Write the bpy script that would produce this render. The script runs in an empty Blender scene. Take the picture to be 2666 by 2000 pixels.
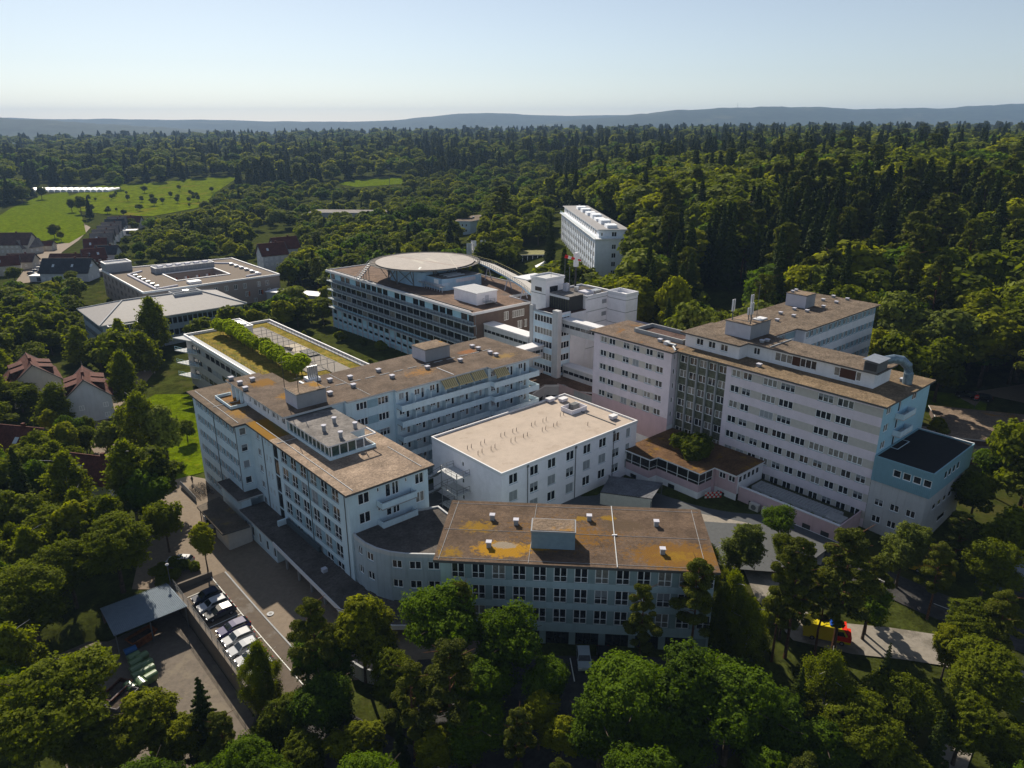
import bpy, math, random
import numpy as np
from math import radians as R, sin, cos, pi
random.seed(7); rng = np.random.default_rng(11)
scene = bpy.context.scene
COL = scene.collection

# ------------------------------------------------------------ camera, sky, sun
CAMH = 72.0
HAZE = 0.000085
FPX = 1900.0                       # focal length in pixels of a 2666 px wide frame
PITCH = math.atan(678 / 1900)
cam_d = bpy.data.cameras.new("camera"); cam = bpy.data.objects.new("camera", cam_d); COL.objects.link(cam)
cam.location = (0, 0, CAMH); cam.rotation_euler = (pi / 2 - PITCH, 0, 0)
cam_d.sensor_width = 36; cam_d.lens = FPX / 2666 * 36; cam_d.clip_start = 1; cam_d.clip_end = 60000
scene.camera = cam
SUN_EL = R(35); SUN_AZ = R(114)   # azimuth measured from +X towards +Y
w = bpy.data.worlds.new("World"); scene.world = w; w.use_nodes = True
nt = w.node_tree; bg = nt.nodes["Background"]
sky = nt.nodes.new("ShaderNodeTexSky"); sky.sky_type = 'NISHITA'; sky.sun_disc = False
sky.sun_elevation = SUN_EL; sky.sun_rotation = pi / 2 - SUN_AZ
sky.air_density = 0.9; sky.dust_density = 0.3; sky.ozone_density = 1.4; sky.altitude = 400
hs0 = nt.nodes.new('ShaderNodeHueSaturation'); hs0.inputs['Saturation'].default_value = .68; nt.links.new(sky.outputs[0], hs0.inputs['Color']); nt.links.new(hs0.outputs[0], bg.inputs[0]); bg.inputs[1].default_value = 0.07
sun_d = bpy.data.lights.new("sun", 'SUN'); sun = bpy.data.objects.new("sun", sun_d); COL.objects.link(sun)
sun_d.energy = 5.0; sun_d.angle = R(0.53); sun_d.color = (1.0, 0.90, 0.75)
sd = (cos(SUN_EL) * cos(SUN_AZ), cos(SUN_EL) * sin(SUN_AZ), sin(SUN_EL))
from mathutils import Vector, Matrix, noise as mnoise
sun.rotation_euler = Vector(sd).to_track_quat('Z', 'Y').to_euler(); sun.location = (0, 0, 300)
scene.view_settings.view_transform = 'Standard'; scene.view_settings.look = 'None'
scene.view_settings.exposure = 0.45; scene.view_settings.gamma = 1.0
scene.render.engine = 'CYCLES'
scene.cycles.max_bounces = 6; scene.cycles.diffuse_bounces = 3; scene.cycles.transmission_bounces = 3
scene.cycles.transparent_max_bounces = 6; scene.cycles.volume_bounces = 0

# ------------------------------------------------------------ frames
TH = R(41.2); CT, ST = cos(TH), sin(TH)      # the campus grid: a runs away to the right, b away to the left
def W2(a, b): return (a * CT - b * ST, a * ST + b * CT)
def AB(x, y): return (x * CT + y * ST, -x * ST + y * CT)
def px(x, y, z):                              # ground position of a photograph point (2666 wide) at height z
    u = (x - 1333) / FPX; v = (y - 1000) / FPX
    fw = cos(PITCH) - v * sin(PITCH); dn = sin(PITCH) + v * cos(PITCH)
    t = (CAMH - z) / dn
    return (u * t, fw * t)
def D(x, y, z): return px(x * 1.2055, y * 1.2055, z)
def proj(X, Y, Z):
    d = CAMH - Z; cz = Y * cos(PITCH) + d * sin(PITCH); cy = -Y * sin(PITCH) + d * cos(PITCH)
    return (1333 + FPX * X / cz) / 1.2055, (1000 + FPX * cy / cz) / 1.2055
CTRL = [(-60,140,0),(-60,115,0),(-40,95,0),(-33,80,0),(-50,80,-.5),(-65,70,-2),(-20,80,1.5),(0,78,2.8),(20,76,2.8),(33,84,3.4),(22,119,6),(45,96,4.4),(40,106,5.6),
 (8,113,5.9),(-6,128,5),(-18,118,3),(0,160,4),(-30,160,0),(-80,190,0),(-100,210,-1),(-60,200,0),(-70,250,0),(-20,210,1),(20,200,6),(62,110,6),(82,104,6),(66,92,4.2),(50,72,2),
 (80,60,0.5),(0,50,0),(-40,50,-2),(30,40,-1),(-90,60,-3),(-90,120,-1),(-110,150,-2),(-130,180,-2),(-110,100,-2),(50,150,6.5),(90,140,8),(110,130,8.5),(120,160,10),(90,190,10),(150,140,10),
 (140,100,6),(100,80,2),(40,290,16.5),(30,370,18),(0,260,6),(0,330,10),(60,230,11),(100,300,24),(160,250,26),(200,300,34),(-60,300,0),(-120,260,-2),(-130,330,-2),
 (-180,400,-4),(-250,430,-4),(-300,500,-5),(-200,520,-4),(-100,400,0),(-100,500,0),(-50,450,4),(0,450,12),(60,450,22),(120,430,32),(200,400,37),(320,400,38),(-170,250,-4),(-200,180,-5),
 (-400,600,-5),(-250,650,-5),(-120,650,-2),(0,620,10),(120,600,28),(260,600,40),(420,600,42),(-500,850,-4),(-300,850,-2),(-100,850,6),(80,850,24),(300,900,40),(650,900,42),
 (-800,1100,6),(-400,1100,8),(-50,1200,22),(300,1300,38),(900,1300,42),(-1300,2000,8),(-600,2000,14),(0,2000,28),(600,2000,40),(1600,2200,42),
 (-2300,3200,10),(-1000,3000,24),(0,3200,34),(1200,3200,38),(2600,3200,36)]
_c = np.array(CTRL, float); _d = np.sqrt(((_c[:, None, :2] - _c[None, :, :2]) ** 2).sum(-1) + 15 ** 2)
_w = np.linalg.solve(_d + np.eye(len(_c)) * -0.5, _c[:, 2] - 5.0)
def gh_np(X, Y):
    X = np.asarray(X, float); Y = np.asarray(Y, float)
    out = np.full(X.shape, 5.0)
    for (cx, cy, _), wi in zip(_c, _w): out += wi * np.sqrt((X - cx) ** 2 + (Y - cy) ** 2 + 225)
    r = np.hypot(X, Y)
    f = np.clip((r - 2900) / 1500, 0, 1)
    out = out * (1 - f) + (-30) * f
    return np.clip(out, -30, 52)
def yard_drop(X, Y, z, hi, lo):
    a = X*CT + Y*ST; b = -X*ST + Y*CT
    return np.where((a > lo) & (a < hi) & (b > 66) & (b < 112.2), np.minimum(z, -3.0), z)
_base = gh_np
def gh_np(X, Y): X = np.asarray(X,float); Y = np.asarray(Y,float); return yard_drop(X, Y, _base(X, Y), 24.9, 3.5)
def gh(x, y): return float(gh_np(np.array([x]), np.array([y]))[0])
def hit(dx, dy, up=0.0):                      # where the sight line through (dx,dy) meets the terrain
    z = 0.0
    for _ in range(14):
        x, y = D(dx, dy, z + up); z = 0.5 * z + 0.5 * gh(x, y)
    x, y = D(dx, dy, z + up)
    return x, y, gh(x, y)

# ------------------------------------------------------------ materials
MATS = {}
def mat(name, col, rough=0.8, metal=0.0, var=0.12, scale=1.5, bump=0.0, bscale=8.0, spec=0.12, col2=None, thr=None, pscale=0.12, obj=True):
    """procedural paint/stone: colour broken by two noises, optional second colour in patches"""
    if name in MATS: return MATS[name]
    m = bpy.data.materials.new(name); m.use_nodes = True; MATS[name] = m
    t = m.node_tree; N = t.nodes; Lk = t.links; b = N["Principled BSDF"]
    b.inputs["Roughness"].default_value = rough; b.inputs["Metallic"].default_value = metal
    b.inputs["Specular IOR Level"].default_value = spec
    tc = N.new("ShaderNodeTexCoord"); src = tc.outputs["Object"]
    n1 = N.new("ShaderNodeTexNoise"); n1.inputs["Scale"].default_value = scale; n1.inputs["Detail"].default_value = 6
    n1.inputs["Roughness"].default_value = 0.65; Lk.new(src, n1.inputs["Vector"])
    mx = N.new("ShaderNodeMix"); mx.data_type = 'RGBA'
    c = np.array(col[:3])
    mx.inputs[6].default_value = (*np.clip(c * (1 - var), 0, 1), 1); mx.inputs[7].default_value = (*np.clip(c * (1 + var), 0, 1), 1)
    rp = N.new("ShaderNodeMapRange"); rp.inputs[1].default_value = 0.3; rp.inputs[2].default_value = 0.7
    Lk.new(n1.outputs["Fac"], rp.inputs[0]); Lk.new(rp.outputs[0], mx.inputs[0])
    outc = mx.outputs[2]
    if var >= .2:                                  # broad mottling of loose and weathered surfaces, plus coarse grain
        n3 = N.new("ShaderNodeTexNoise"); n3.inputs["Scale"].default_value = .33; n3.inputs["Detail"].default_value = 4; Lk.new(src, n3.inputs["Vector"])
        n4 = N.new("ShaderNodeTexVoronoi"); n4.inputs["Scale"].default_value = 3.2; Lk.new(src, n4.inputs["Vector"])
        sp_ = N.new("ShaderNodeSeparateColor"); Lk.new(n4.outputs["Color"], sp_.inputs[0])
        r3 = N.new("ShaderNodeMapRange"); r3.inputs[1].default_value = .32; r3.inputs[2].default_value = .68; r3.inputs[3].default_value = .74; r3.inputs[4].default_value = 1.22; Lk.new(n3.outputs["Fac"], r3.inputs[0])
        r4 = N.new("ShaderNodeMapRange"); r4.inputs[3].default_value = 1-var*.75; r4.inputs[4].default_value = 1+var*.75; Lk.new(sp_.outputs[0], r4.inputs[0])
        mm_ = N.new("ShaderNodeMath"); mm_.operation = 'MULTIPLY'; Lk.new(r3.outputs[0], mm_.inputs[0]); Lk.new(r4.outputs[0], mm_.inputs[1])
        vs_ = N.new("ShaderNodeVectorMath"); vs_.operation = 'SCALE'; Lk.new(outc, vs_.inputs[0]); Lk.new(mm_.outputs[0], vs_.inputs["Scale"]); outc = vs_.outputs[0]
    if col2 is not None:
        n2 = N.new("ShaderNodeTexNoise"); n2.inputs["Scale"].default_value = pscale; n2.inputs["Detail"].default_value = 7; n2.inputs["Roughness"].default_value = 0.7
        Lk.new(src, n2.inputs["Vector"])
        r2 = N.new("ShaderNodeMapRange"); r2.inputs[1].default_value = thr; r2.inputs[2].default_value = thr + 0.07
        Lk.new(n2.outputs["Fac"], r2.inputs[0])
        m2 = N.new("ShaderNodeMix"); m2.data_type = 'RGBA'; m2.inputs[7].default_value = (*col2, 1)
        Lk.new(r2.outputs[0], m2.inputs[0]); Lk.new(outc, m2.inputs[6]); outc = m2.outputs[2]
    Lk.new(outc, b.inputs["Base Color"])
    if bump > 0:
        nb = N.new("ShaderNodeTexNoise"); nb.inputs["Scale"].default_value = bscale; nb.inputs["Detail"].default_value = 3; Lk.new(src, nb.inputs["Vector"])
        bp = N.new("ShaderNodeBump"); bp.inputs["Strength"].default_value = bump; bp.inputs["Distance"].default_value = 0.1
        Lk.new(nb.outputs["Fac"], bp.inputs["Height"]); Lk.new(bp.outputs[0], b.inputs["Normal"])
    return m
def mossmat(name, base, patches, var=.25, scale=12):
    """gravel with moss growing in patches: (cx, cy, rx, ry, colour, strength) in the roof's own coordinates, edges broken by noise"""
    m = mat(name, base, rough=.97, var=var, scale=scale, bump=.8, bscale=9)
    t = m.node_tree; N = t.nodes; Lk = t.links; b = N["Principled BSDF"]; tc = N.new("ShaderNodeTexCoord")
    n = N.new("ShaderNodeTexNoise"); n.inputs["Scale"].default_value = 1.3; n.inputs["Detail"].default_value = 10; n.inputs["Roughness"].default_value = .8; Lk.new(tc.outputs["Object"], n.inputs["Vector"])
    for cx, cy, rx, ry, col, st in patches:
        mp = N.new("ShaderNodeVectorMath"); mp.operation = 'SUBTRACT'; mp.inputs[1].default_value = (cx, cy, 0); Lk.new(tc.outputs["Object"], mp.inputs[0])
        ml = N.new("ShaderNodeVectorMath"); ml.operation = 'MULTIPLY'; ml.inputs[1].default_value = (1/rx, 1/ry, 0); Lk.new(mp.outputs[0], ml.inputs[0])
        ln = N.new("ShaderNodeVectorMath"); ln.operation = 'LENGTH'; Lk.new(ml.outputs[0], ln.inputs[0])
        a = N.new("ShaderNodeMath"); a.operation = 'MULTIPLY_ADD'; a.inputs[1].default_value = -.38; a.inputs[2].default_value = .40*st; Lk.new(ln.outputs["Value"], a.inputs[0])
        c = N.new("ShaderNodeMath"); c.operation = 'ADD'; Lk.new(a.outputs[0], c.inputs[0]); Lk.new(n.outputs["Fac"], c.inputs[1])
        r = N.new("ShaderNodeMapRange"); r.inputs[1].default_value = .53; r.inputs[2].default_value = .63; r.inputs[4].default_value = .92; Lk.new(c.outputs[0], r.inputs[0])
        x = N.new("ShaderNodeMix"); x.data_type = 'RGBA'; x.inputs[7].default_value = (*col, 1); old = b.inputs["Base Color"].links[0].from_socket
        Lk.new(r.outputs[0], x.inputs[0]); Lk.new(old, x.inputs[6]); Lk.new(x.outputs[2], b.inputs["Base Color"])
    return m
def wallmat(name, col, streak=0.25, **k):
    """painted render with vertical rain streaks and faint blotches"""
    if name in MATS: return MATS[name]
    m = mat(name, col, rough=0.85, var=0.07, scale=0.6, **k)
    t = m.node_tree; N = t.nodes; Lk = t.links; b = N["Principled BSDF"]
    old = b.inputs["Base Color"].links[0].from_socket
    tc = N.new("ShaderNodeTexCoord"); mp = N.new("ShaderNodeMapping"); mp.inputs["Scale"].default_value = (2.2, 2.2, 0.18)
    n = N.new("ShaderNodeTexNoise"); n.inputs["Scale"].default_value = 1.0; n.inputs["Detail"].default_value = 5
    Lk.new(tc.outputs["Object"], mp.inputs[0]); Lk.new(mp.outputs[0], n.inputs["Vector"])
    r = N.new("ShaderNodeMapRange"); r.inputs[1].default_value = 0.52; r.inputs[2].default_value = 0.75; r.inputs[4].default_value = streak
    Lk.new(n.outputs["Fac"], r.inputs[0])
    x = N.new("ShaderNodeMix"); x.data_type = 'RGBA'; x.inputs[7].default_value = (*[c * 0.55 for c in col], 1)
    Lk.new(r.outputs[0], x.inputs[0]); Lk.new(old, x.inputs[6]); Lk.new(x.outputs[2], b.inputs["Base Color"])
    return m
def leafmat(name, col, yellow=0.5, trans=0.35):
    m = bpy.data.materials.new(name); m.use_nodes = True; MATS[name] = m
    t = m.node_tree; N = t.nodes; Lk = t.links; b = N["Principled BSDF"]; out = N["Material Output"]
    b.inputs["Roughness"].default_value = 0.8; b.inputs["Specular IOR Level"].default_value = 0.05
    oi = N.new("ShaderNodeObjectInfo"); ge = N.new("ShaderNodeNewGeometry"); tc = N.new("ShaderNodeTexCoord")
    n = N.new("ShaderNodeTexNoise"); n.inputs["Scale"].default_value = 0.55; n.inputs["Detail"].default_value = 2; Lk.new(tc.outputs["Object"], n.inputs["Vector"])
    ad = N.new("ShaderNodeMath"); ad.operation = 'MULTIPLY_ADD'; ad.inputs[1].default_value = 0.45
    Lk.new(oi.outputs["Random"], ad.inputs[0])
    ad2 = N.new("ShaderNodeMath"); ad2.operation = 'MULTIPLY_ADD'; ad2.inputs[1].default_value = 0.35; Lk.new(ge.outputs["Random Per Island"], ad2.inputs[0])
    Lk.new(n.outputs["Fac"], ad2.inputs[2]); Lk.new(ad2.outputs[0], ad.inputs[2])
    cr = N.new("ShaderNodeValToRGB"); e = cr.color_ramp.elements
    c = np.array(col)
    e[0].position = 0.3; e[0].color = (*(c * 0.5), 1); e[1].position = 1.15; e[1].color = (*(c * np.array([1.55 + yellow*.6, 1.7, 1.0])), 1)
    e[1].position = 1.0
    q = cr.color_ramp.elements.new(0.62); q.color = (*c, 1)
    Lk.new(ad.outputs[0], cr.inputs[0]); Lk.new(cr.outputs[0], b.inputs["Base Color"])
    tr = N.new("ShaderNodeBsdfTranslucent"); hs = N.new("ShaderNodeHueSaturation"); hs.inputs["Saturation"].default_value = 1.15; hs.inputs["Value"].default_value = 1.5
    Lk.new(cr.outputs[0], hs.inputs["Color"]); Lk.new(hs.outputs[0], tr.inputs[0])
    mx = N.new("ShaderNodeMixShader"); mx.inputs[0].default_value = trans
    Lk.new(b.outputs[0], mx.inputs[1]); Lk.new(tr.outputs[0], mx.inputs[2]); Lk.new(mx.outputs[0], out.inputs[0])
    return m
M_glass = mat("window_glass", (.018, .022, .028), rough=.06, var=.3, spec=.6)
M_frame = mat("window_frame_white", (.88, .89, .9), rough=.5, var=.03)
M_fdark = mat("frame_dark", (.05, .05, .05), rough=.5, var=.1)
M_blind = mat("roller_shutter_grey", (.36, .38, .4), rough=.6, var=.08, scale=4)
M_curtain = mat("curtain_behind_glass", (.24, .23, .21), rough=.25, var=.3, scale=3, spec=.6)
M_white = wallmat("white_render", (.78, .80, .84))
M_white2 = wallmat("clean_white_render", (.86, .85, .88), streak=.06)
M_lblue = wallmat("pale_blue_render", (.62, .75, .82))
M_lpan = mat("blue_grey_panel", (.30, .43, .50), var=.1)
M_pink = wallmat("lavender_render", (.76, .68, .74), streak=.12)
M_rose = wallmat("rose_render", (.60, .44, .48), streak=.2)
M_beige = mat("beige_panel", (.55, .52, .48), var=.08, bump=.2, bscale=20)
M_grav = mat("gravel_roof", (.155, .12, .09), rough=.95, var=.42, scale=5, bump=.8, bscale=9, col2=(.10, .07, .05), thr=.55, pscale=.16)
M_gravL = mat("light_gravel_roof", (.29, .22, .165), rough=.95, var=.32, scale=6, bump=.7, bscale=9, col2=(.22, .16, .115), thr=.56, pscale=.2)
M_moss = mat("mossy_gravel_roof", (.22, .165, .12), rough=.98, var=.35, scale=9, bump=.9, bscale=7, col2=(.30, .16, .03), thr=.56, pscale=.16)
M_orange = mat("orange_moss", (.34, .19, .02), rough=1, var=.4, scale=6, bump=.9, bscale=9, col2=(.22, .15, .08), thr=.5, pscale=.6)
M_dgrav = mat("dark_gravel_roof", (.10, .088, .08), rough=.95, var=.3, scale=12, bump=.8, bscale=9)
M_felt = mat("roofing_felt", (.20, .185, .175), rough=.9, var=.25, scale=1.2, bump=.2)
M_mod = mat("beige_membrane_roof", (.46, .385, .32), rough=.85, var=.1, scale=.5, col2=(.40, .33, .27), thr=.55, pscale=.25)
M_metal = mat("galvanised_metal", (.42, .44, .46), rough=.4, metal=.7, var=.15)
M_trim = mat("white_metal_trim", (.74, .74, .76), rough=.45, var=.04)
M_fascia = mat("dark_fascia", (.10, .10, .10), rough=.6)
M_conc = wallmat("weathered_concrete", (.36, .37, .38), streak=.5)
M_concL = wallmat("light_concrete", (.52, .53, .54), streak=.4)
M_boxw = wallmat("pale_cladding_and_lit_side", (.55, .55, .62), streak=.1)
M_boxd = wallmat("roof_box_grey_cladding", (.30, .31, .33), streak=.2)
M_brown = mat("brown_panel_cladding", (.14, .105, .09), rough=.8, var=.12, scale=1)
M_bpan = wallmat("light_blue_cladding", (.42, .66, .78), streak=.3)
M_dblue = mat("blue_corrugated_cladding", (.21, .37, .45), rough=.5, var=.06)
M_redt = mat("red_clay_tiles", (.10, .036, .026), rough=.85, var=.3, scale=5, bump=.5)
M_brnt = mat("brown_roof_tiles", (.10, .06, .05), rough=.85, var=.3, scale=5, bump=.5)
M_grass = mat("dry_roof_grass", (.24, .185, .045), spec=0, rough=1, var=.3, scale=2.5, bump=.6, col2=(.13, .14, .03), thr=.52, pscale=.5)
M_lawn = mat("lawn_grass", (.095, .135, .003), rough=1, spec=0, var=.35, scale=.5, bump=.5, col2=(.15, .15, .008), thr=.58, pscale=.25)
M_asph = mat("asphalt", (.125, .10, .078), rough=.9, var=.14, scale=1.1, bump=.2, col2=(.17, .15, .13), thr=.57, pscale=.15)
M_asphd = mat("dark_asphalt", (.06, .058, .056), rough=.9, var=.2, scale=1.1, bump=.2)
M_pave = mat("concrete_paving", (.225, .18, .135), rough=.9, var=.14, scale=1.5, bump=.2)
M_line = mat("white_road_paint", (.7, .7, .66), rough=.7, var=.15, scale=6)
M_bark = mat("bark", (.075, .058, .045), rough=.95, var=.4, scale=6, bump=.6)
M_barkp = mat("pine_bark", (.13, .065, .035), rough=.95, var=.4, scale=4, bump=.6)
M_rubber = mat("black_rubber", (.015, .015, .016), rough=.8)
M_rail = mat("grey_railing", (.15, .155, .16), rough=.7)

# ------------------------------------------------------------ object helpers
def tag(o, label=None, cat=None, group=None, kind=None):
    if label: o["label"] = label
    if cat: o["category"] = cat
    if group: o["group"] = group
    if kind: o["kind"] = kind
    return o
def empty(name, label, cat, loc, rz=0.0, group=None):
    o = bpy.data.objects.new(name, None); COL.objects.link(o); o.location = loc; o.rotation_euler = (0, 0, rz)
    o.empty_display_size = 0.5
    return tag(o, label, cat, group)
def copy_tree(o, parent=None):
    c = o.copy(); COL.objects.link(c); c.parent = parent
    for ch in o.children: copy_tree(ch, c)
    return c
class MB:
    """collects polygons with materials; build() links them as ONE mesh object"""
    def __init__(s): s.v = []; s.f = []; s.m = []; s.mats = []
    def mi(s, m):
        if m not in s.mats: s.mats.append(m)
        return s.mats.index(m)
    def poly(s, pts, m):
        i = len(s.v); s.v += [tuple(p) for p in pts]; s.f.append(tuple(range(i, i + len(pts)))); s.m.append(s.mi(m))
    def box(s, x0, y0, z0, x1, y1, z1, m, top=None):
        i = len(s.v)
        s.v += [(x0,y0,z0),(x1,y0,z0),(x1,y1,z0),(x0,y1,z0),(x0,y0,z1),(x1,y0,z1),(x1,y1,z1),(x0,y1,z1)]
        k = s.mi(m); kt = s.mi(top) if top else k
        for f, mm in (((0,3,2,1),k),((4,5,6,7),kt),((0,1,5,4),k),((1,2,6,5),k),((2,3,7,6),k),((3,0,4,7),k)):
            s.f.append(tuple(i + j for j in f)); s.m.append(mm)
    def prism(s, P, z0, z1, m, top=None, bot=True):
        n = len(P); A = sum(P[i][0]*P[(i+1)%n][1]-P[(i+1)%n][0]*P[i][1] for i in range(n))
        if A < 0: P = P[::-1]
        i = len(s.v); s.v += [(x, y, z0) for x, y in P] + [(x, y, z1) for x, y in P]
        k = s.mi(m); kt = s.mi(top) if top else k
        for j in range(n):
            q = (j + 1) % n; s.f.append((i+j, i+q, i+n+q, i+n+j)); s.m.append(k)
        s.f.append(tuple(range(i+n, i+2*n))); s.m.append(kt)
        if bot: s.f.append(tuple(range(i+n-1, i-1, -1))); s.m.append(k)
    def bar(s, p, q, t, m, t2=None):
        """square bar from p to q, thickness t"""
        p = Vector(p); q = Vector(q); d = (q - p)
        if d.length < 1e-6: return
        d.normalize(); up = Vector((0,0,1)) if abs(d.z) < .95 else Vector((1,0,0))
        a = d.cross(up).normalized() * t / 2; b = d.cross(a).normalized() * (t2 or t) / 2
        i = len(s.v)
        for c in (p, q): s.v += [tuple(c + a + b), tuple(c - a + b), tuple(c - a - b), tuple(c + a - b)]
        k = s.mi(m)
        for f in ((0,1,2,3),(7,6,5,4),(0,4,5,1),(1,5,6,2),(2,6,7,3),(3,7,4,0)): s.f.append(tuple(i+j for j in f)); s.m.append(k)
    def tube(s, pts, rad, m, n=8, cap=True):
        pts = [Vector(p) for p in pts]; rad = rad if isinstance(rad, (list, tuple)) else [rad] * len(pts)
        i = len(s.v); k = s.mi(m)
        for j, p in enumerate(pts):
            d = (pts[min(j+1, len(pts)-1)] - pts[max(j-1, 0)]).normalized()
            up = Vector((0,0,1)) if abs(d.z) < .9 else Vector((1,0,0))
            a = d.cross(up).normalized(); b = a.cross(d).normalized()
            for q in range(n):
                an = 2*pi*q/n; s.v.append(tuple(p + (a*cos(an) + b*sin(an)) * rad[j]))
        for j in range(len(pts)-1):
            for q in range(n):
                r = (q+1) % n; s.f.append((i+j*n+q, i+j*n+r, i+(j+1)*n+r, i+(j+1)*n+q)); s.m.append(k)
        if cap:
            s.f.append(tuple(i+q for q in range(n-1,-1,-1))); s.m.append(k)
            s.f.append(tuple(i+(len(pts)-1)*n+q for q in range(n))); s.m.append(k)
    def cyl(s, x, y, z0, z1, r, m, n=12, r2=None): s.tube([(x,y,z0),(x,y,z1)], [r, r if r2 is None else r2], m, n)
    def mesh(s, name, off=(0,0,0), smooth=False):
        me = bpy.data.meshes.new(name); ox, oy, oz = off
        me.from_pydata([(x-ox, y-oy, z-oz) for x, y, z in s.v], [], s.f)
        for m in s.mats: me.materials.append(m)
        me.polygons.foreach_set("material_index", s.m)
        if smooth: me.polygons.foreach_set("use_smooth", [True]*len(s.f))
        me.update(); return me
    def build(s, name, parent=None, off=(0,0,0), smooth=False, loc=None, rz=0):
        o = bpy.data.objects.new(name, s.mesh(name, off, smooth)); COL.objects.link(o)
        if parent: o.parent = parent
        if loc: o.location = loc
        if rz: o.rotation_euler = (0,0,rz)
        return o

# ------------------------------------------------------------ windows and facades
WM = {}
def win_mesh(w_, h_, n, style, fill):
    key = (round(w_,2), round(h_,2), n, style, fill)
    if key in WM: return WM[key]
    fm = M_fdark if style in ('dark', 'darktall') else M_frame
    f = MB(); t = .13 if style != 'dark' else .07; g = .02
    d0, d1 = .10, .17
    f.box(0, d0, 0, w_, d1, t, fm); f.box(0, d0, h_-t, w_, d1, h_, fm)
    f.box(0, d0, t, t, d1, h_-t, fm); f.box(w_-t, d0, t, w_, d1, h_-t, fm)
    for i in range(1, n): x = w_*i/n; f.box(x-t*.55, d0+.004, t, x+t*.55, d1, h_-t, fm)
    if style in ('tall', 'darktall'):
        f.box(t, d0+.006, h_*.36, w_-t, d1, h_*.36+.08, fm)
        for k in range(3): f.box(.02, .03, .15+k*.22, w_-.02, .05, .18+k*.22, M_rail)
    if style == 'sill': f.box(-.03, -.05, -.06, w_+.03, .10, -.004, M_lpan)
    p = MB(); gm = {'g': M_glass, 'c': M_curtain, 'b': M_blind, 'h': M_glass}[fill]
    p.poly([(t*.5, .14, t*.5), (w_-t*.5, .14, t*.5), (w_-t*.5, .14, h_-t*.5), (t*.5, .14, h_-t*.5)], gm)
    if fill == 'b':
        for k in range(int(h_/.16)): p.box(t, .085, .05+k*.16, w_-t, .115, .15+k*.16, M_blind)
    if fill == 'h':
        for k in range(int(h_*.5/.16)): p.box(t, .085, h_-.2-k*.16, w_-t, .115, h_-.1-k*.16, M_blind)
    WM[key] = (f.mesh("window"), p.mesh("pane"), f, p)
    return WM[key]
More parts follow.
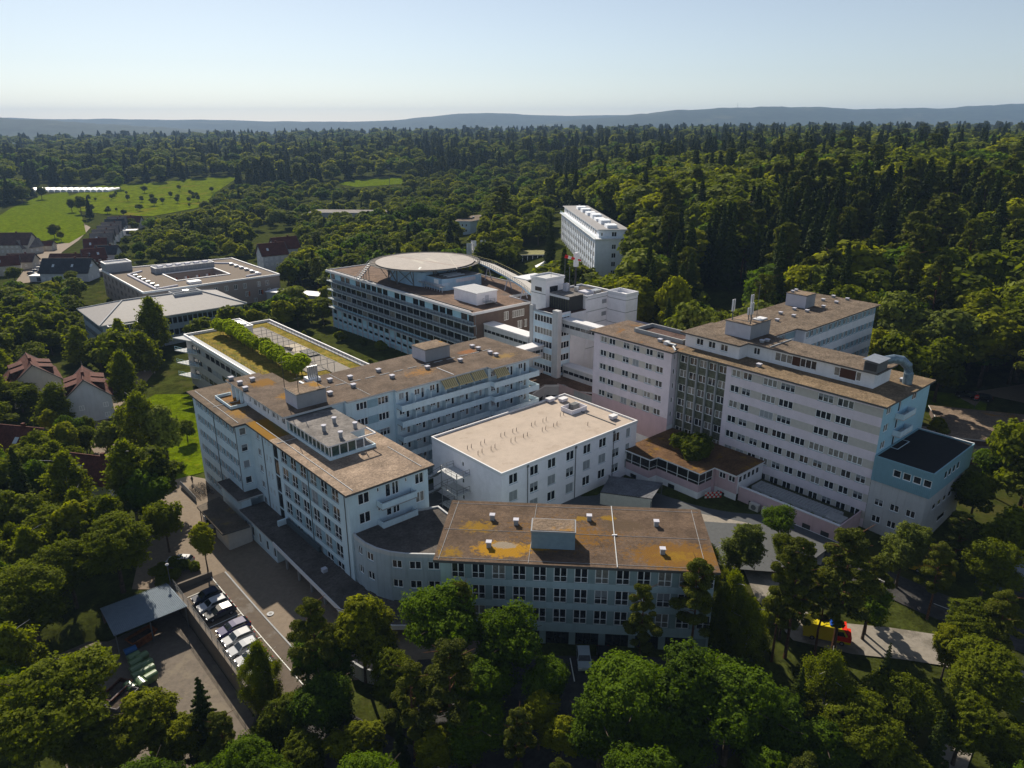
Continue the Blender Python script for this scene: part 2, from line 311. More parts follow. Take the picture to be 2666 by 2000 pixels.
class Bld:
    def __init__(s, name, label, cat, org, z0, ang=None, rz=None, group=None, at=None, k=1.0):
        """org in the campus grid (a,b) unless rz given: then org is world x,y"""
        s.off = (org[0], org[1], z0) if rz is None else (0, 0, z0)
        loc = (*W2(*org), z0) if rz is None else (org[0], org[1], z0)
        s.rz = TH if rz is None else rz
        if at: loc = (*W2(*at[:2]), at[2])          # first-estimate corner and size scaled toward the camera by k, to fit roof shadows
        s.root = empty(name, label, cat, loc, s.rz, group)
        if k != 1.0: s.root.scale = (k, k, k)
        s.wall = MB(); s.roof = MB(); s.wins = []; s.z0 = z0
    def facade(s, o, ang, L, z0, z1, holes, mf):
        """wall plane from o along angle ang; outward is to the right of the direction; holes (x0,x1,za,zb) are cut and given reveals"""
        u = (cos(ang), sin(ang)); inn = (-sin(ang), cos(ang))
        P = lambda x, z, d=0.0: (o[0]+u[0]*x+inn[0]*d, o[1]+u[1]*x+inn[1]*d, z)
        xs = sorted({0.0, L, *[round(h[0],3) for h in holes], *[round(h[1],3) for h in holes]})
        zs = sorted({z0, z1, *[round(h[2],3) for h in holes], *[round(h[3],3) for h in holes]})
        mfn = mf if callable(mf) else (lambda x, z: mf)
        for j in range(len(zs)-1):
            run = None
            for i in range(len(xs)-1):
                xc, zc = (xs[i]+xs[i+1])/2, (zs[j]+zs[j+1])/2
                ish = any(h[0] < xc < h[1] and h[2] < zc < h[3] for h in holes)
                m = None if ish else mfn(xc, zc)
                if run and run[2] is m and m is not None: run[1] = xs[i+1]
                else:
                    if run and run[2] is not None: s.wall.poly([P(run[0],zs[j]),P(run[1],zs[j]),P(run[1],zs[j+1]),P(run[0],zs[j+1])], run[2])
                    run = [xs[i], xs[i+1], m]
            if run and run[2] is not None: s.wall.poly([P(run[0],zs[j]),P(run[1],zs[j]),P(run[1],zs[j+1]),P(run[0],zs[j+1])], run[2])
        for h in holes:
            x0,x1,a,b = h[:4]; dd = .25; m = mfn(x0-.01, (a+b)/2)
            m = m or M_conc
            s.wall.poly([P(x0,a),P(x1,a),P(x1,a,dd),P(x0,a,dd)], m); s.wall.poly([P(x0,b,dd),P(x1,b,dd),P(x1,b),P(x0,b)], m)
            s.wall.poly([P(x0,a),P(x0,a,dd),P(x0,b,dd),P(x0,b)], m); s.wall.poly([P(x1,a,dd),P(x1,a),P(x1,b),P(x1,b,dd)], m)
            s.wall.poly([P(x0,a,dd),P(x1,a,dd),P(x1,b,dd),P(x0,b,dd)], M_fdark)
            n = h[4] if len(h) > 4 else 2; st = h[5] if len(h) > 5 else 'n'
            fill = h[6] if len(h) > 6 else random.choices('gcbh', (62, 16, 8, 14))[0]
            s.wins.append((P(x0,a), ang, x1-x0, b-a, n, st, fill))
    def finish(s, maxwin=100):
        ox, oy, oz = s.off
        if s.wall.f: s.wall.build("wall", s.root, s.off)
        if s.roof.f: s.roof.build("roof", s.root, s.off)
        rot = Matrix.Rotation(s.rz, 3, 'Z'); base = Vector(s.root.location)
        def dist(wn):
            p = base + rot @ Vector((wn[0][0]-ox, wn[0][1]-oy, wn[0][2]-oz)); return (p - Vector((0,0,CAMH))).length / math.sqrt(wn[2]*wn[3])
        ws = sorted(s.wins, key=dist)
        rest = MB()
        for k, (p, ang, w_, h_, n, st, fill) in enumerate(ws):
            mf_, mp_, f, g = win_mesh(w_, h_, n, st, fill)
            if k < maxwin:
                o = bpy.data.objects.new("window", mf_); COL.objects.link(o); o.parent = s.root
                o.location = (p[0]-ox, p[1]-oy, p[2]-oz); o.rotation_euler = (0,0,ang)
                q = bpy.data.objects.new("roller_shutter" if fill == 'b' else "pane", mp_); COL.objects.link(q); q.parent = o
            else:
                c_, s_ = cos(ang), sin(ang)
                for src in (f, g):
                    i0 = len(rest.v)
                    rest.v += [(p[0]+x*c_-y*s_, p[1]+x*s_+y*c_, p[2]+z) for x, y, z in src.v]
                    for fc, mi in zip(src.f, src.m): rest.f.append(tuple(i0+j for j in fc)); rest.m.append(rest.mi(src.mats[mi]))
        if rest.f: tag(rest.build("windows", s.root, s.off), kind="stuff")
        return s.root
    def part(s, mb, name, **k): return mb.build(name, s.root, s.off, **k)
SO, WE, EA, NO = 0.0, -pi/2, pi/2, pi
def shell(B, P, z0, z1, m, skip=()):
    """plain outer walls of a footprint (counter-clockwise), leaving out the edges that get a facade"""
    n = len(P)
    for i in range(n):
        if i in skip: continue
        a, b = P[i], P[(i+1)%n]; B.wall.poly([(*a,z0),(*b,z0),(*b,z1),(*a,z1)], m)
def slab(B, P, z0, z1, top=None, edge=None):
    B.roof.prism(P, z0, z1, edge or M_fascia, top or M_grav)
def parapet(mb, P, z0, z1, t, m, closed=True):
    n = len(P)
    A = sum(P[i][0]*P[(i+1)%n][1]-P[(i+1)%n][0]*P[i][1] for i in range(n))
    if A < 0: P = P[::-1]
    ins = []
    for i in range(n):
        a, b, c = Vector(P[i-1]), Vector(P[i]), Vector(P[(i+1)%n])
        d1 = (b-a).normalized(); d2 = (c-b).normalized(); n1 = Vector((-d1.y,d1.x)); n2 = Vector((-d2.y,d2.x))
        k = (n1+n2); k = k / max(.3, k.dot(n1)); ins.append(b + k*t)
    for i in range(n):
        j = (i+1)%n; o0, o1, i0, i1 = P[i], P[j], ins[i], ins[j]
        mb.poly([(*o0,z0),(*o1,z0),(*o1,z1),(*o0,z1)], m); mb.poly([(*o0,z1),(*o1,z1),(i1.x,i1.y,z1),(i0.x,i0.y,z1)], m)
        mb.poly([(i1.x,i1.y,z0),(i0.x,i0.y,z0),(i0.x,i0.y,z1),(i1.x,i1.y,z1)], m)
VENT = None
def vents(B, pts, z, sc=1.0, name="roof_vent", tall=0.0):
    for a, b in pts:
        v = MB(); w_ = .42*sc; h = .55*sc + tall
        v.box(a-w_, b-w_, z, a+w_, b+w_, z+h, M_boxd); v.box(a-w_*1.3, b-w_*1.3, z+h+.003, a+w_*1.25, b+w_*1.25, z+h+.18*sc, M_boxw)
        B.part(v, name)
def roofbox(B, a0, b0, a1, b1, z0, z1, top=M_moss, name="roof_plant_room"):
    """lift overrun: west face coloured lighter, partly for the brighter sky there, grey other faces, gravel top with a thin metal edge"""
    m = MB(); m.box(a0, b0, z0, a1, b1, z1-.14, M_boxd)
    m.poly([(a0-.01,b1,z0),(a0-.01,b0,z0),(a0-.01,b0,z1-.14),(a0-.01,b1,z1-.14)], M_boxw)  # paler cladding colour also carries the brighter sky on the west side
    m.box(a0-.15, b0-.15, z1-.14, a1+.15, b1+.15, z1-.02, M_fascia)
    o = B.part(m, name); t = MB(); t.box(a0, b0, z1-.015, a1, b1, z1+.04, top)
    t.build("box_roof", o, B.off); return o
def railing(mb, pts, z, h=1.0, m=None, step=1.5, bars=2):
    m = m or M_rail
    for (x0,y0), (x1,y1) in zip(pts[:-1], pts[1:]):
        L = math.hypot(x1-x0, y1-y0); n = max(1, int(L/step))
        for k in range(bars): zz = z+h*(k+1)/bars; mb.bar((x0,y0,zz),(x1,y1,zz),.05,m)
        for k in range(n+1): t = k/n; mb.bar((x0+(x1-x0)*t, y0+(y1-y0)*t, z),(x0+(x1-x0)*t, y0+(y1-y0)*t, z+h),.05,m)
# ============================================================ SETTING: ground, roads
def grid_axis(lo, hi, fine_lo, fine_hi, step, grow=1.12):
    xs = list(np.arange(fine_lo, fine_hi + .01, step)); s = step; x = xs[-1]
    while x < hi: s = min(s*grow, 900); x += s; xs.append(x)
    s = step; x = xs[0]; pre = []
    while x > lo: s = min(s*grow, 900); x -= s; pre.append(x)
    return np.array(pre[::-1] + xs)
def build_ground():
    X = grid_axis(-11000, 11000, -200, 200, 3.0); Y = grid_axis(-300, 12500, 20, 420, 3.0)
    gx, gy = np.meshgrid(X, Y); gz = yard_drop(gx, gy, _base(gx, gy), 28.5, .5)
    n, m = gx.shape; v = np.stack([gx, gy, gz], -1).reshape(-1, 3)
    idx = np.arange(n*m).reshape(n, m); q = np.stack([idx[:-1,:-1], idx[:-1,1:], idx[1:,1:], idx[1:,:-1]], -1).reshape(-1, 4)
    me = bpy.data.meshes.new("ground"); me.vertices.add(len(v)); me.vertices.foreach_set("co", v.ravel())
    me.loops.add(q.size); me.loops.foreach_set("vertex_index", q.ravel()); me.polygons.add(len(q))
    me.polygons.foreach_set("loop_start", np.arange(0, q.size, 4)); me.update(); me.validate()
    me.polygons.foreach_set("use_smooth", [True]*len(q))
    me.materials.append(mat("forest_floor_and_grass", (.045, .055, .012), spec=0, rough=1, var=.35, scale=.35, bump=.4, bscale=2, col2=(.06, .062, .018), thr=.55, pscale=.08))
    o = bpy.data.objects.new("ground", me); COL.objects.link(o); tag(o, kind="structure")
build_ground()
def in_poly(x, y, P):
    c = False; n = len(P); j = n-1
    for i in range(n):
        if (P[i][1] > y) != (P[j][1] > y) and x < (P[j][0]-P[i][0])*(y-P[i][1])/(P[j][1]-P[i][1]) + P[i][0]: c = not c
        j = i
    return c
def sheet(name, P, up, m, step=3.0, flat=None, kind="structure"):
    """thin sheet laid over the terrain inside the world polygon P"""
    import bmesh
    bm = bmesh.new(); vs = [bm.verts.new((x, y, 0)) for x, y in P]; bm.faces.new(vs)
    xs = [p[0] for p in P]; ys = [p[1] for p in P]
    for ax, lo, hi in ((0, min(xs), max(xs)), (1, min(ys), max(ys))):
        k = lo + step
        while k < hi:
            co = (k, 0, 0) if ax == 0 else (0, k, 0); no = (1,0,0) if ax == 0 else (0,1,0)
            bmesh.ops.bisect_plane(bm, geom=bm.verts[:]+bm.edges[:]+bm.faces[:], plane_co=co, plane_no=no); k += step
    for v in bm.verts: v.co.z = (flat if flat is not None else gh(v.co.x, v.co.y)) + up
    bmesh.ops.recalc_face_normals(bm, faces=bm.faces[:])
    for f in bm.faces:
        if f.normal.z < 0: f.normal_flip()
    me = bpy.data.meshes.new(name); bm.to_mesh(me); bm.free(); me.materials.append(m)
    o = bpy.data.objects.new(name, me); COL.objects.link(o)
    if kind: tag(o, kind=kind)
    return o
def G(pts): return [W2(*p) for p in pts]
def strip(C, wd):
    out = []; rev = []
    for i, (x, y) in enumerate(C):
        x0, y0 = C[max(0,i-1)]; x1, y1 = C[min(len(C)-1,i+1)]; d = math.hypot(x1-x0, y1-y0); nx, ny = -(y1-y0)/d, (x1-x0)/d
        out.append((x+nx*wd/2, y+ny*wd/2)); rev.append((x-nx*wd/2, y-ny*wd/2))
    return out + rev[::-1]
# service yard in front of the left wing, and the path that runs behind it
sheet("service_road", G([(25.2,113),(25.2,84),(40,70),(62,60),(62,84),(46,96),(46,126),(43.2,150),(38,160),(31,150),(29,136),(24,128),(20,118)]), .10, M_pave)
sheet("car_park", G([(25.4,112.2),(25.4,76),(33,76),(33,112.2)]), .15, M_asph)
sheet("footpath", G([(31,150),(38,160),(36,185),(37,205),(50,222),(60,240),(56,243),(44,226),(30,210),(29,180),(25,160)]), .09, M_pave)
sheet("lawn", G([(38.5,154),(60,152),(60,205),(52,214),(40,205),(37.5,185)]), .12, M_lawn)
# courtyard between the wings
sheet("courtyard", G([(60.5,83),(87,55.6),(97,44),(111,44),(111,62),(104,84),(107,106),(70,106),(64.5,99),(62,92)]), 6.1, mat("grey_courtyard_asphalt", (.10,.105,.11), var=.12, bump=.15), flat=0)
def dpx(L): return [hit(x,y)[:2] for x, y in L]
ST1 = dpx([(1500,1128),(1560,1140),(1650,1160),(1780,1200),(1880,1245),(2000,1300),(2130,1350),(2260,1400)])
ST2 = dpx([(1650,1165),(1640,1220),(1672,1290),(1735,1362),(1830,1380),(1930,1390),(2030,1405),(2120,1440),(2240,1500)])
ST3 = dpx([(2040,1660),(2075,1560),(2110,1500),(2160,1460)])
M_drive = mat("worn_sunlit_drive", (.30,.27,.23), var=.15, bump=.2, col2=(.2,.18,.15), thr=.55, pscale=.2)
sheet("driveway", strip(ST2,6.0), .14, M_drive); sheet("driveway", strip(ST1[:4],6.0), .16, M_drive)  # near stretch of the asphalt street coloured pale as its sunlit part
sheet("street", strip(ST1[3:],6.2), .15, M_asphd); sheet("lower_path", strip(ST3,4.0), .12, M_drive)
_m = MB()
for (x0,y0),(x1,y1) in zip(ST1[3:-1],ST1[4:]):
    L_ = math.hypot(x1-x0,y1-y0); n_ = int(L_/5); ux,uy = (x1-x0)/L_,(y1-y0)/L_
    for k_ in range(n_): a_ = 5*k_+1; p0 = (x0+ux*a_,y0+uy*a_); p1 = (p0[0]+ux*2.2,p0[1]+uy*2.2); _m.poly([(p0[0]-uy*.07,p0[1]+ux*.07,gh(*p0)+.21),(p0[0]+uy*.07,p0[1]-ux*.07,gh(*p0)+.21),(p1[0]+uy*.07,p1[1]-ux*.07,gh(*p1)+.21),(p1[0]-uy*.07,p1[1]+ux*.07,gh(*p1)+.21)],M_line)
tag(_m.build("road_marking"), kind="structure")
sheet("front_car_park", [(-13,82),(-14,70),(-2,64),(20,62),(31,70),(29,81)], .10, M_asphd)
sheet("lower_street", [(-36,76),(-30,70),(-14,62),(0,56),(20,56),(20,61.5),(-2,63.5),(-14.5,69.5),(-24,76),(-30,80)], .08, M_asphd)
sheet("east_street", [D(2075,880,6.5), D(2211,870,6.5), D(2211,905,6.5), D(2120,885,6.5), D(2100,905,6.5), D(2060,885,6.5)], .4, M_pave)
sheet("east_lawn", [D(1990,870,6.5), D(2060,880,6.5), D(2125,900,6.5), D(2120,930,6.5), D(2040,915,6.5), D(1985,900,6.5)], .3, M_lawn)
# far meadows, orchard paths and the village road
def DP(L, z): return [D(x, y, z) for x, y in L]
def HP(L): return [hit(x, y)[:2] for x, y in L]
MD0 = [(-10,472),(25,450),(85,424),(145,414),(160,440),(178,470),(186,505),(150,526),(80,528),(-10,522)]; MD1 = [(150,424),(210,402),(330,396),(420,386),(520,381),(490,400),(460,420),(445,446),(330,468),(230,464),(170,456)]; MD2 = [(720,396),(800,386),(872,383),(880,397),(770,405)]
sheet("meadow", HP(MD0), .35, M_lawn, step=12)
sheet("orchard_meadow", HP(MD1), .35, mat("meadow_grass", (.105,.14,.003), rough=1, spec=0, var=.4, scale=.12, bump=.4, col2=(.16,.145,.015), thr=.56, pscale=.03), step=14)
sheet("small_meadow", HP(MD2), .35, M_lawn, step=12)
sheet("village_road", HP([(30,615),(60,575),(85,545),(120,530),(165,505),(178,495),(165,480),(150,468),(160,466),(178,482),(196,492),(170,520),(135,545),(110,575),(80,610)]), .3, M_pave, step=6)
# painted lines in the car parks
def linebox(name, pts, wd, z, label, mm=None):
    m = MB()
    for (x0,y0),(x1,y1) in pts:
        d = math.hypot(x1-x0,y1-y0); nx, ny = -(y1-y0)/d*wd/2, (x1-x0)/d*wd/2; n = max(1,int(d/3))
        for k in range(n):
            a, b = k/n, (k+1)/n; xa, ya, xb, yb = x0+(x1-x0)*a, y0+(y1-y0)*a, x0+(x1-x0)*b, y0+(y1-y0)*b
            m.poly([(xa+nx,ya+ny,gh(xa,ya)+z),(xa-nx,ya-ny,gh(xa,ya)+z),(xb-nx,yb-ny,gh(xb,yb)+z),(xb+nx,yb+ny,gh(xb,yb)+z)], mm or M_line)
    tag(m.build(name), kind="structure")
linebox("parking_lines", [(W2(30.9,112),W2(30.9,78)), (W2(26,109.2),W2(30.9,109.2)), *[(W2(26,b),W2(30.9,b)) for b in (106.6,104.2,101.8,99.3,96.9,94.4,91.8)], *[((x,77),(x-.3,81)) for x in (8.2,10.9,13.6,5.5)]], .14, .22, "")
linebox("kerb_line", [(W2(33.2,112),W2(33.2,78))], .22, .2, "", M_conc)

# ============================================================ LEFT WING
B = Bld("hospital_wing", "pale blue five storey wing with tan gravel roof beside the service yard", "hospital building", (45.4, 89), 0)
ZT = 19.95; rows = [19.3-3.3*k for k in range(6)]
holes = []
for k, zt in enumerate(rows):
    for i in range(6):
        x = 1.6+3.5*i; holes += [(x, x+1.35, zt-1.5, zt, 2), (x+1.75, x+2.75, zt-1.5, zt, 1)]
mf = lambda x, z: M_lpan if 1.4 < x < 21.6 and any(zt-1.5 < z < zt for zt in rows) else M_lblue
B.facade((43,148.7), WE, 22.9, 0, ZT, holes, mf)
B.facade((43,125.8), SO, 2.4, 0, ZT, [(.5,1.8,zt-1.5,zt,1,'sill') for zt in rows[:5]], M_lblue)
h = []
for k, zt in enumerate(rows[:5]):
    h += [(2.9,4.4,zt-1.5,zt,2,'sill'), (6.6,7.2,zt-1.4,zt,1), (8.1,8.7,zt-1.4,zt,1)]
    for i in range(6): x = 13.3+3.6*i; h.append((x, x+2.3, zt-(2.45 if k < 4 else 1.9), zt, 2, 'tall'))
M_gstair = mat("green_stair_glass", (.05,.085,.075), rough=.15, var=.3, scale=2, spec=.5)
for k in range(5): h.append((10.1, 12.0, 16.7-3.3*k, 19.8-3.3*k, 2, 'dark', 'g'))
mf = lambda x, z: M_lpan if 13.1 < x < 34.0 and any(zt-(2.45 if zt > 8 else 1.9) < z < zt for zt in rows[:5]) else M_lblue
B.facade((45.4,125.8), WE, 36.8, 0, ZT, h, mf)
h = []
for k, zt in enumerate(rows[:3]): h += [(1.6,3.6,zt-1.9,zt,2,'n','g'), (11.9,13.6,zt-1.9,zt,2,'n','c' if k==1 else 'g'), (6.4,7.4,zt-2.2,zt+.1,1,'n','g'), (7.6,8.9,zt-2.2,zt+.1,2,'n','g'), (4.9,5.4,zt-.8,zt,1), (10.0,10.5,zt-.8,zt,1)]
B.facade((45.4,89), SO, 14.4, 0, ZT, h, M_lblue)
shell(B, [(45.4,89),(59.8,89),(59.8,115),(56,115),(56,148.7),(43,148.7),(43,125.8),(45.4,125.8)], 0, ZT, M_lblue, skip=(0,5,6,7))
RP = [(44.6,88.2),(60.6,88.2),(60.6,149.5),(42.2,149.5),(42.2,125.1),(44.6,125.1)]
B.roof.prism([(44.6,88.2),(60.6,88.2),(60.6,115),(44.6,115)], ZT, 20.3, M_fascia, M_gravL)
B.roof.prism([(44.6,115.004),(60.6,115.004),(60.6,125.1),(44.6,125.1)], ZT, 20.3, M_fascia, mossmat("wing_moss_roof",(.13,.095,.065),[(.6,30,3,9,(.25,.13,.012),1.0),(1.6,34,4,3,(.25,.13,.012),.8),(4,30,3,8,(.15,.13,.03),.7)]))
B.roof.prism([(42.2,125.104),(60.6,125.104),(60.6,149.5),(42.2,149.5)], ZT, 20.3, M_fascia, mossmat("wing_north_roof",(.145,.11,.08),[(4,50,5,8,(.27,.13,.03),.75),(0,42,3,6,(.27,.15,.03),.6)]))
for k, zt in enumerate((16.35, 13.05)):
    m = MB(); m.box(50.1,87.3,zt-.2,56.5,88.95,zt, M_conc); m.box(50.1,87.3,zt,56.5,87.45,zt+.95, M_lblue); m.box(50.1,87.45,zt,50.25,88.95,zt+.95, M_lblue); m.box(56.35,87.45,zt,56.5,88.95,zt+.95, M_lblue)
    m.bar((50.2,87.37,zt+1.15),(56.4,87.37,zt+1.15),.05,M_rail); B.part(m, "balcony")
for x0, x1 in (((46.2,88.9,20.36),(46.2,124,20.36)), ((58.6,89,20.36),(58.6,99,20.36)), ((45,112.6,20.36),(48.6,112.6,20.36)), ((43,137,20.36),(48,137,20.36)), ((43.6,126,20.36),(43.6,148.5,20.36))):
    m = MB(); m.bar(x0, x1, .09, M_concL); B.part(m, "roof_conductor")
for (a_,b_) in ((42.93,137.3),(42.93,126.2),(45.33,119.9),(45.33,102.3),(45.33,90.2)): m = MB(); m.tube([(a_,b_,.2),(a_,b_,19.9)],.07,M_rail,6); B.part(m,"downpipe")
# glazed penthouse box on this roof
m = MB(); m.box(48.6,100.4,20.31,57.2,115.9,20.85, M_lblue); m.box(48.9,100.7,20.85,53.6,115.9,22.7, M_gstair)
m.box(53.8,103.6,20.85,57.0,115.9,22.7, M_lblue); m.box(53.6,100.8,20.85,57.0,103.6,20.95, M_felt)
for i in range(11): b = 101.0+1.45*i; m.box(48.8,b,20.85,48.9,b+.12,22.7, M_frame)
for i in range(5): a = 49.0+1.5*i; m.box(a,100.55,20.85,a+.14,100.7,22.7, M_frame)
o = B.part(m, "glazed_penthouse")
m = MB(); m.box(48.4,103.3,22.7,57.3,115.95,22.95, M_trim, M_felt); m.box(48.4,100.3,22.7,54.0,103.3,22.95, M_trim, M_felt); m.box(54.0,100.3,22.7,57.3,100.45,22.95,M_trim); m.box(57.15,100.45,22.7,57.3,103.3,22.95,M_trim)
m.build("roof", o, B.off)
for a, b in ((51.0,106.6),(54.0,108.6),(55.6,104.2),(51.8,102.3)):
    m = MB(); m.cyl(a,b,22.95,23.9,.32,M_boxd,10); m.cyl(a,b,23.9,24.05,.45,M_boxw,10); m.build("roof_vent", o, B.off)
B.finish(100)

# ============================================================ WARD WING with balconies
B = Bld("ward_wing", "long ward wing with stacked pale balconies behind the white modular block, striped awnings on top", "hospital building", (60, 114), 0)
h = [(2.0,3.4,21.3,22.9,2),(4.6,5.4,21.3,22.9,1)] + [(8.6+2.05*i, 8.6+2.05*i+(1.5 if i%2 else .8), 21.3, 22.8, 2 if i%2 else 1) for i in range(8)]
B.facade((48.6,141.2), WE, 25.2, 20.3, 23.3, h, M_white)
rows = [22.6-3.3*k for k in range(6)]
h = []
for zt in rows: h += [(2.2,4.6,zt-1.6,zt,3), (6.9,9.3,zt-1.6,zt,3)]
mf = lambda x, z: M_lpan if 1.9 < x < 9.6 and any(zt-1.6 < z < zt for zt in rows) else M_lblue
B.facade((59.8,115.2), SO, 10.4, 0, 23.3, h, mf)
for (a0,a1,bw,bp) in ((70.2,92.3,114.4,112.5),(92.3,104.0,113.0,111.1)):
    n = round((a1-a0)/3.7); pw = (a1-a0)/n; h = []
    for zt in rows:
        for i in range(n):
            x = i*pw; h += [(x+.7,x+2.0,zt-1.3,zt,2,'sill'), (x+2.25,x+3.05,zt-2.2,zt,1)]
    B.facade((a0,bw), SO, a1-a0, 0, 23.3, h, M_lblue)
    for k in range(6):
        z = 19.75-3.3*k; m = MB(); e = a1 + (1.2 if a1 > 100 else 0)
        m.box(a0,bp,z-.15,e,bw-.01,z, M_conc); m.box(a0,bp-.14,z-.25,e,bp-.003,z+1.0, M_lblue); m.box(a0,bp,z+.002,a0+.12,bw-.01,z+1.0, M_lblue)
        if a1 > 100: m.box(e-.12,bp,z+.002,e,bw+4,z+1.0,M_lblue); m.box(a1+.05,bw,z-.15,e-.12,bw+4,z,M_conc)
        B.part(m, "balcony")
        m = MB()
        for i in range(1, n, 1): m.box(a0+i*pw-.06,bp+.5,z+.003,a0+i*pw+.06,bw-.012,z+2.2, M_lblue)
        B.part(m, "balcony_divider")
shell(B, [(48.6,141.2),(48.6,116),(59.8,116),(59.8,115.2),(70.2,115.2),(70.2,114.4),(92.3,114.4),(92.3,113),(104,113),(104,131),(54,131),(54,141.2)], 0, 23.3, M_lblue, skip=(0,3,5,7))
RP = [(47.7,115.35),(59.9,115.35),(59.9,114.5),(70,114.5),(70,113.6),(92.5,113.6),(92.5,112.0),(106.7,112.0),(106.7,131.7),(54.6,131.7),(54.6,141.8),(47.7,141.8)]
B.roof.prism(RP, 23.3, 23.62, M_concL, mossmat("ward_roof",(.140,.105,.08),[(-7,21,4,3,(.22,.11,.015),.9),(-6,11,3,2.0,(.26,.13,.012),1.0),(36,11,3,1.6,(.26,.11,.04),.9),(20,6,8,5,(.28,.15,.05),.5),(40,3,6,3,(.26,.17,.06),.6)],scale=14))
m = MB()
for i in range(14): a = 56+i*3.3; m.bar((a,124.3-.1*i,23.66),(a+2.2,124.2-.1*i,23.66),.12,M_concL)
m.bar((84,114,23.68),(84,120,23.68),.12,M_trim); m.bar((65,115,23.66),(65,131,23.66),.07,M_concL); B.part(m, "roof_conductor")
m = MB(); M_awn = mat("striped_awning_cloth", (.55,.47,.26), var=.1)
M_awn2 = mat("awning_stripe_dark", (.32,.25,.12), var=.1)
for a0, b0 in ((80.5,113.4),(84.3,113.4),(88.1,113.4),(93.0,111.9)):
    m = MB()
    for i in range(14): x = a0+i*.25; m.poly([(x,b0+.3,23.2),(x+.25,b0+.3,23.2),(x+.25,b0-1.0,21.9),(x,b0-1.0,21.9)][::-1], M_awn if i%2 else M_awn2)
    m.box(a0,b0-1.05,21.7,a0+3.5,b0-.98,21.9,M_awn); B.part(m, "awning")
roofbox(B, 51.4,117.2,57.2,122.0,23.62,26.4); roofbox(B, 84.4,124.6,90.9,129.7,23.62,26.4)
vents(B, [(63.0,127.0),(66.9,125.9),(64.9,121.1),(73.5,125.9),(73.5,120.7),(82.2,120.8),(59.4,120.2),(98.8,126.7),(98.8,124.5),(98.8,120.3),(98.8,118.2),(90.4,120.2),(48.6,141.0),(48.9,137.2),(51.6,137.6),(48.4,133.3)], 23.63, .9)
m = MB(); m.box(59.5,128.8,23.63,62.0,131.3,24.3,M_trim)
for i in range(5): m.cyl(60.0+.45*i,130.0,24.2,26.6,.2,M_metal,10)
B.part(m, "flue_stack")
m = MB(); m.tube([(57.6,129,24.2),(58.0,126,24.0),(59,124,23.7)],.3,M_metal); B.part(m,"roof_duct")
for a,b,hh in ((51.6,122.4,6.0),(52.4,118.4,3.2),(56.8,119.5,2.2)):
    m = MB(); m.cyl(a,b,26.4,26.4+hh,.06,M_fdark,6); m.bar((a-.7,b,26.4+hh*.8),(a+.7,b,26.4+hh*.8),.05,M_fdark); B.part(m,"aerial")
m = MB()   # open loggia frames at the north corner
m.box(45.2,133.5,20.31,48.4,133.7,20.9,M_lblue); m.box(45.2,133.7,20.31,45.35,141.5,20.9,M_lblue); m.box(45.2,141.5,20.31,48.4,141.7,20.9,M_lblue)
for b in (135.5,137.5,139.5): m.box(48.0,b,20.31,48.45,b+.3,23.29,M_lblue)
B.part(m,"roof_terrace_wall")
B.finish(100)

# ============================================================ SERVICE WING and loading canopy at the foot of the left wing
B = Bld("loading_dock", "low flat dark roofed loading dock along the foot of the pale blue wing", "loading dock", (40.4, 108), 0)
shell(B, [(41.2,123),(41.2,133),(42.98,133),(42.98,123)], 0, 6.2, M_lblue, skip=())
B.roof.prism([(40.6,122.9),(45.38,122.9),(45.38,125.7),(42.98,125.7),(42.98,133.3),(40.6,133.3)], 6.2, 6.5, M_concL, M_dgrav)
h = [(1.0+3.1*i, 2.2+3.1*i, 1.2, 3.2, 1) for i in range(5)]
B.facade((40.9,122.9), WE, 14.9, 0, 4.6, h, M_lblue)
B.wall.poly([(40.9,108,0),(45.38,108,0),(45.38,108,4.6),(40.9,108,4.6)], M_lblue)
RP = [(40.2,84),(40.5,108),(40.5,122.88),(45.38,122.88),(45.38,88.9),(47,84),(49.5,80),(53.5,75.6),(58.5,73.6),(58.5,69),(50,70.5),(44,76)]
B.roof.prism(RP, 4.6, 4.85, M_concL, M_dgrav)
m = MB()
for (x0,y0),(x1,y1) in zip([(40.45,108),(40.15,84),(43.9,75.9),(50,70.4)],[(40.15,84),(43.9,75.9),(50,70.4),(58.5,68.9)]): m.bar((x0,y0,4.62),(x1,y1,4.62),.16,M_trim,.75)
B.part(m, "fascia")
for b in (105,100.5,96,91.5,87): m = MB(); m.box(41.2,b,0,41.5,b+.3,4.6,M_conc); B.part(m,"column")
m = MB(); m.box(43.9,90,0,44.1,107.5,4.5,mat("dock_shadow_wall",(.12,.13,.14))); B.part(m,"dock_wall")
m = MB(); m.box(42.6,94,4.86,43.4,94.8,5.5,M_boxw); B.part(m,"roof_fan")
m = MB(); m.box(43.4,112.2,4.86,45.3,112.6,5.9,M_lblue); m.box(44.9,100,4.86,45.3,112.2,5.9,mat("clerestory_panels",(.08,.10,.11))); B.part(m,"clerestory")
B.finish(60)
B = Bld("entrance_canopy", "flat mossy roofed vehicle canopy on steel posts in front of the loading dock", "canopy", (35.3, 117.5), 0)
B.roof.prism([(35.3,117.4),(40.1,117.0),(40.1,131.5),(35.4,130.4)], 3.9, 4.2, M_fascia, mat("canopy_roof_moss",(.10,.08,.06),var=.3,scale=8,col2=(.17,.12,.05),thr=.56,pscale=.4,bump=.6))
m = MB(); m.box(36.4,117.9,0,40.6,118.1,3.9,M_beige); m.box(36.3,118.1,0,36.5,124,3.9,M_beige); B.part(m,"side_wall")
for b in (130,): m = MB(); m.cyl(35.8,b,0,3.9,.1,M_rail,8); B.part(m,"post")
B.finish()

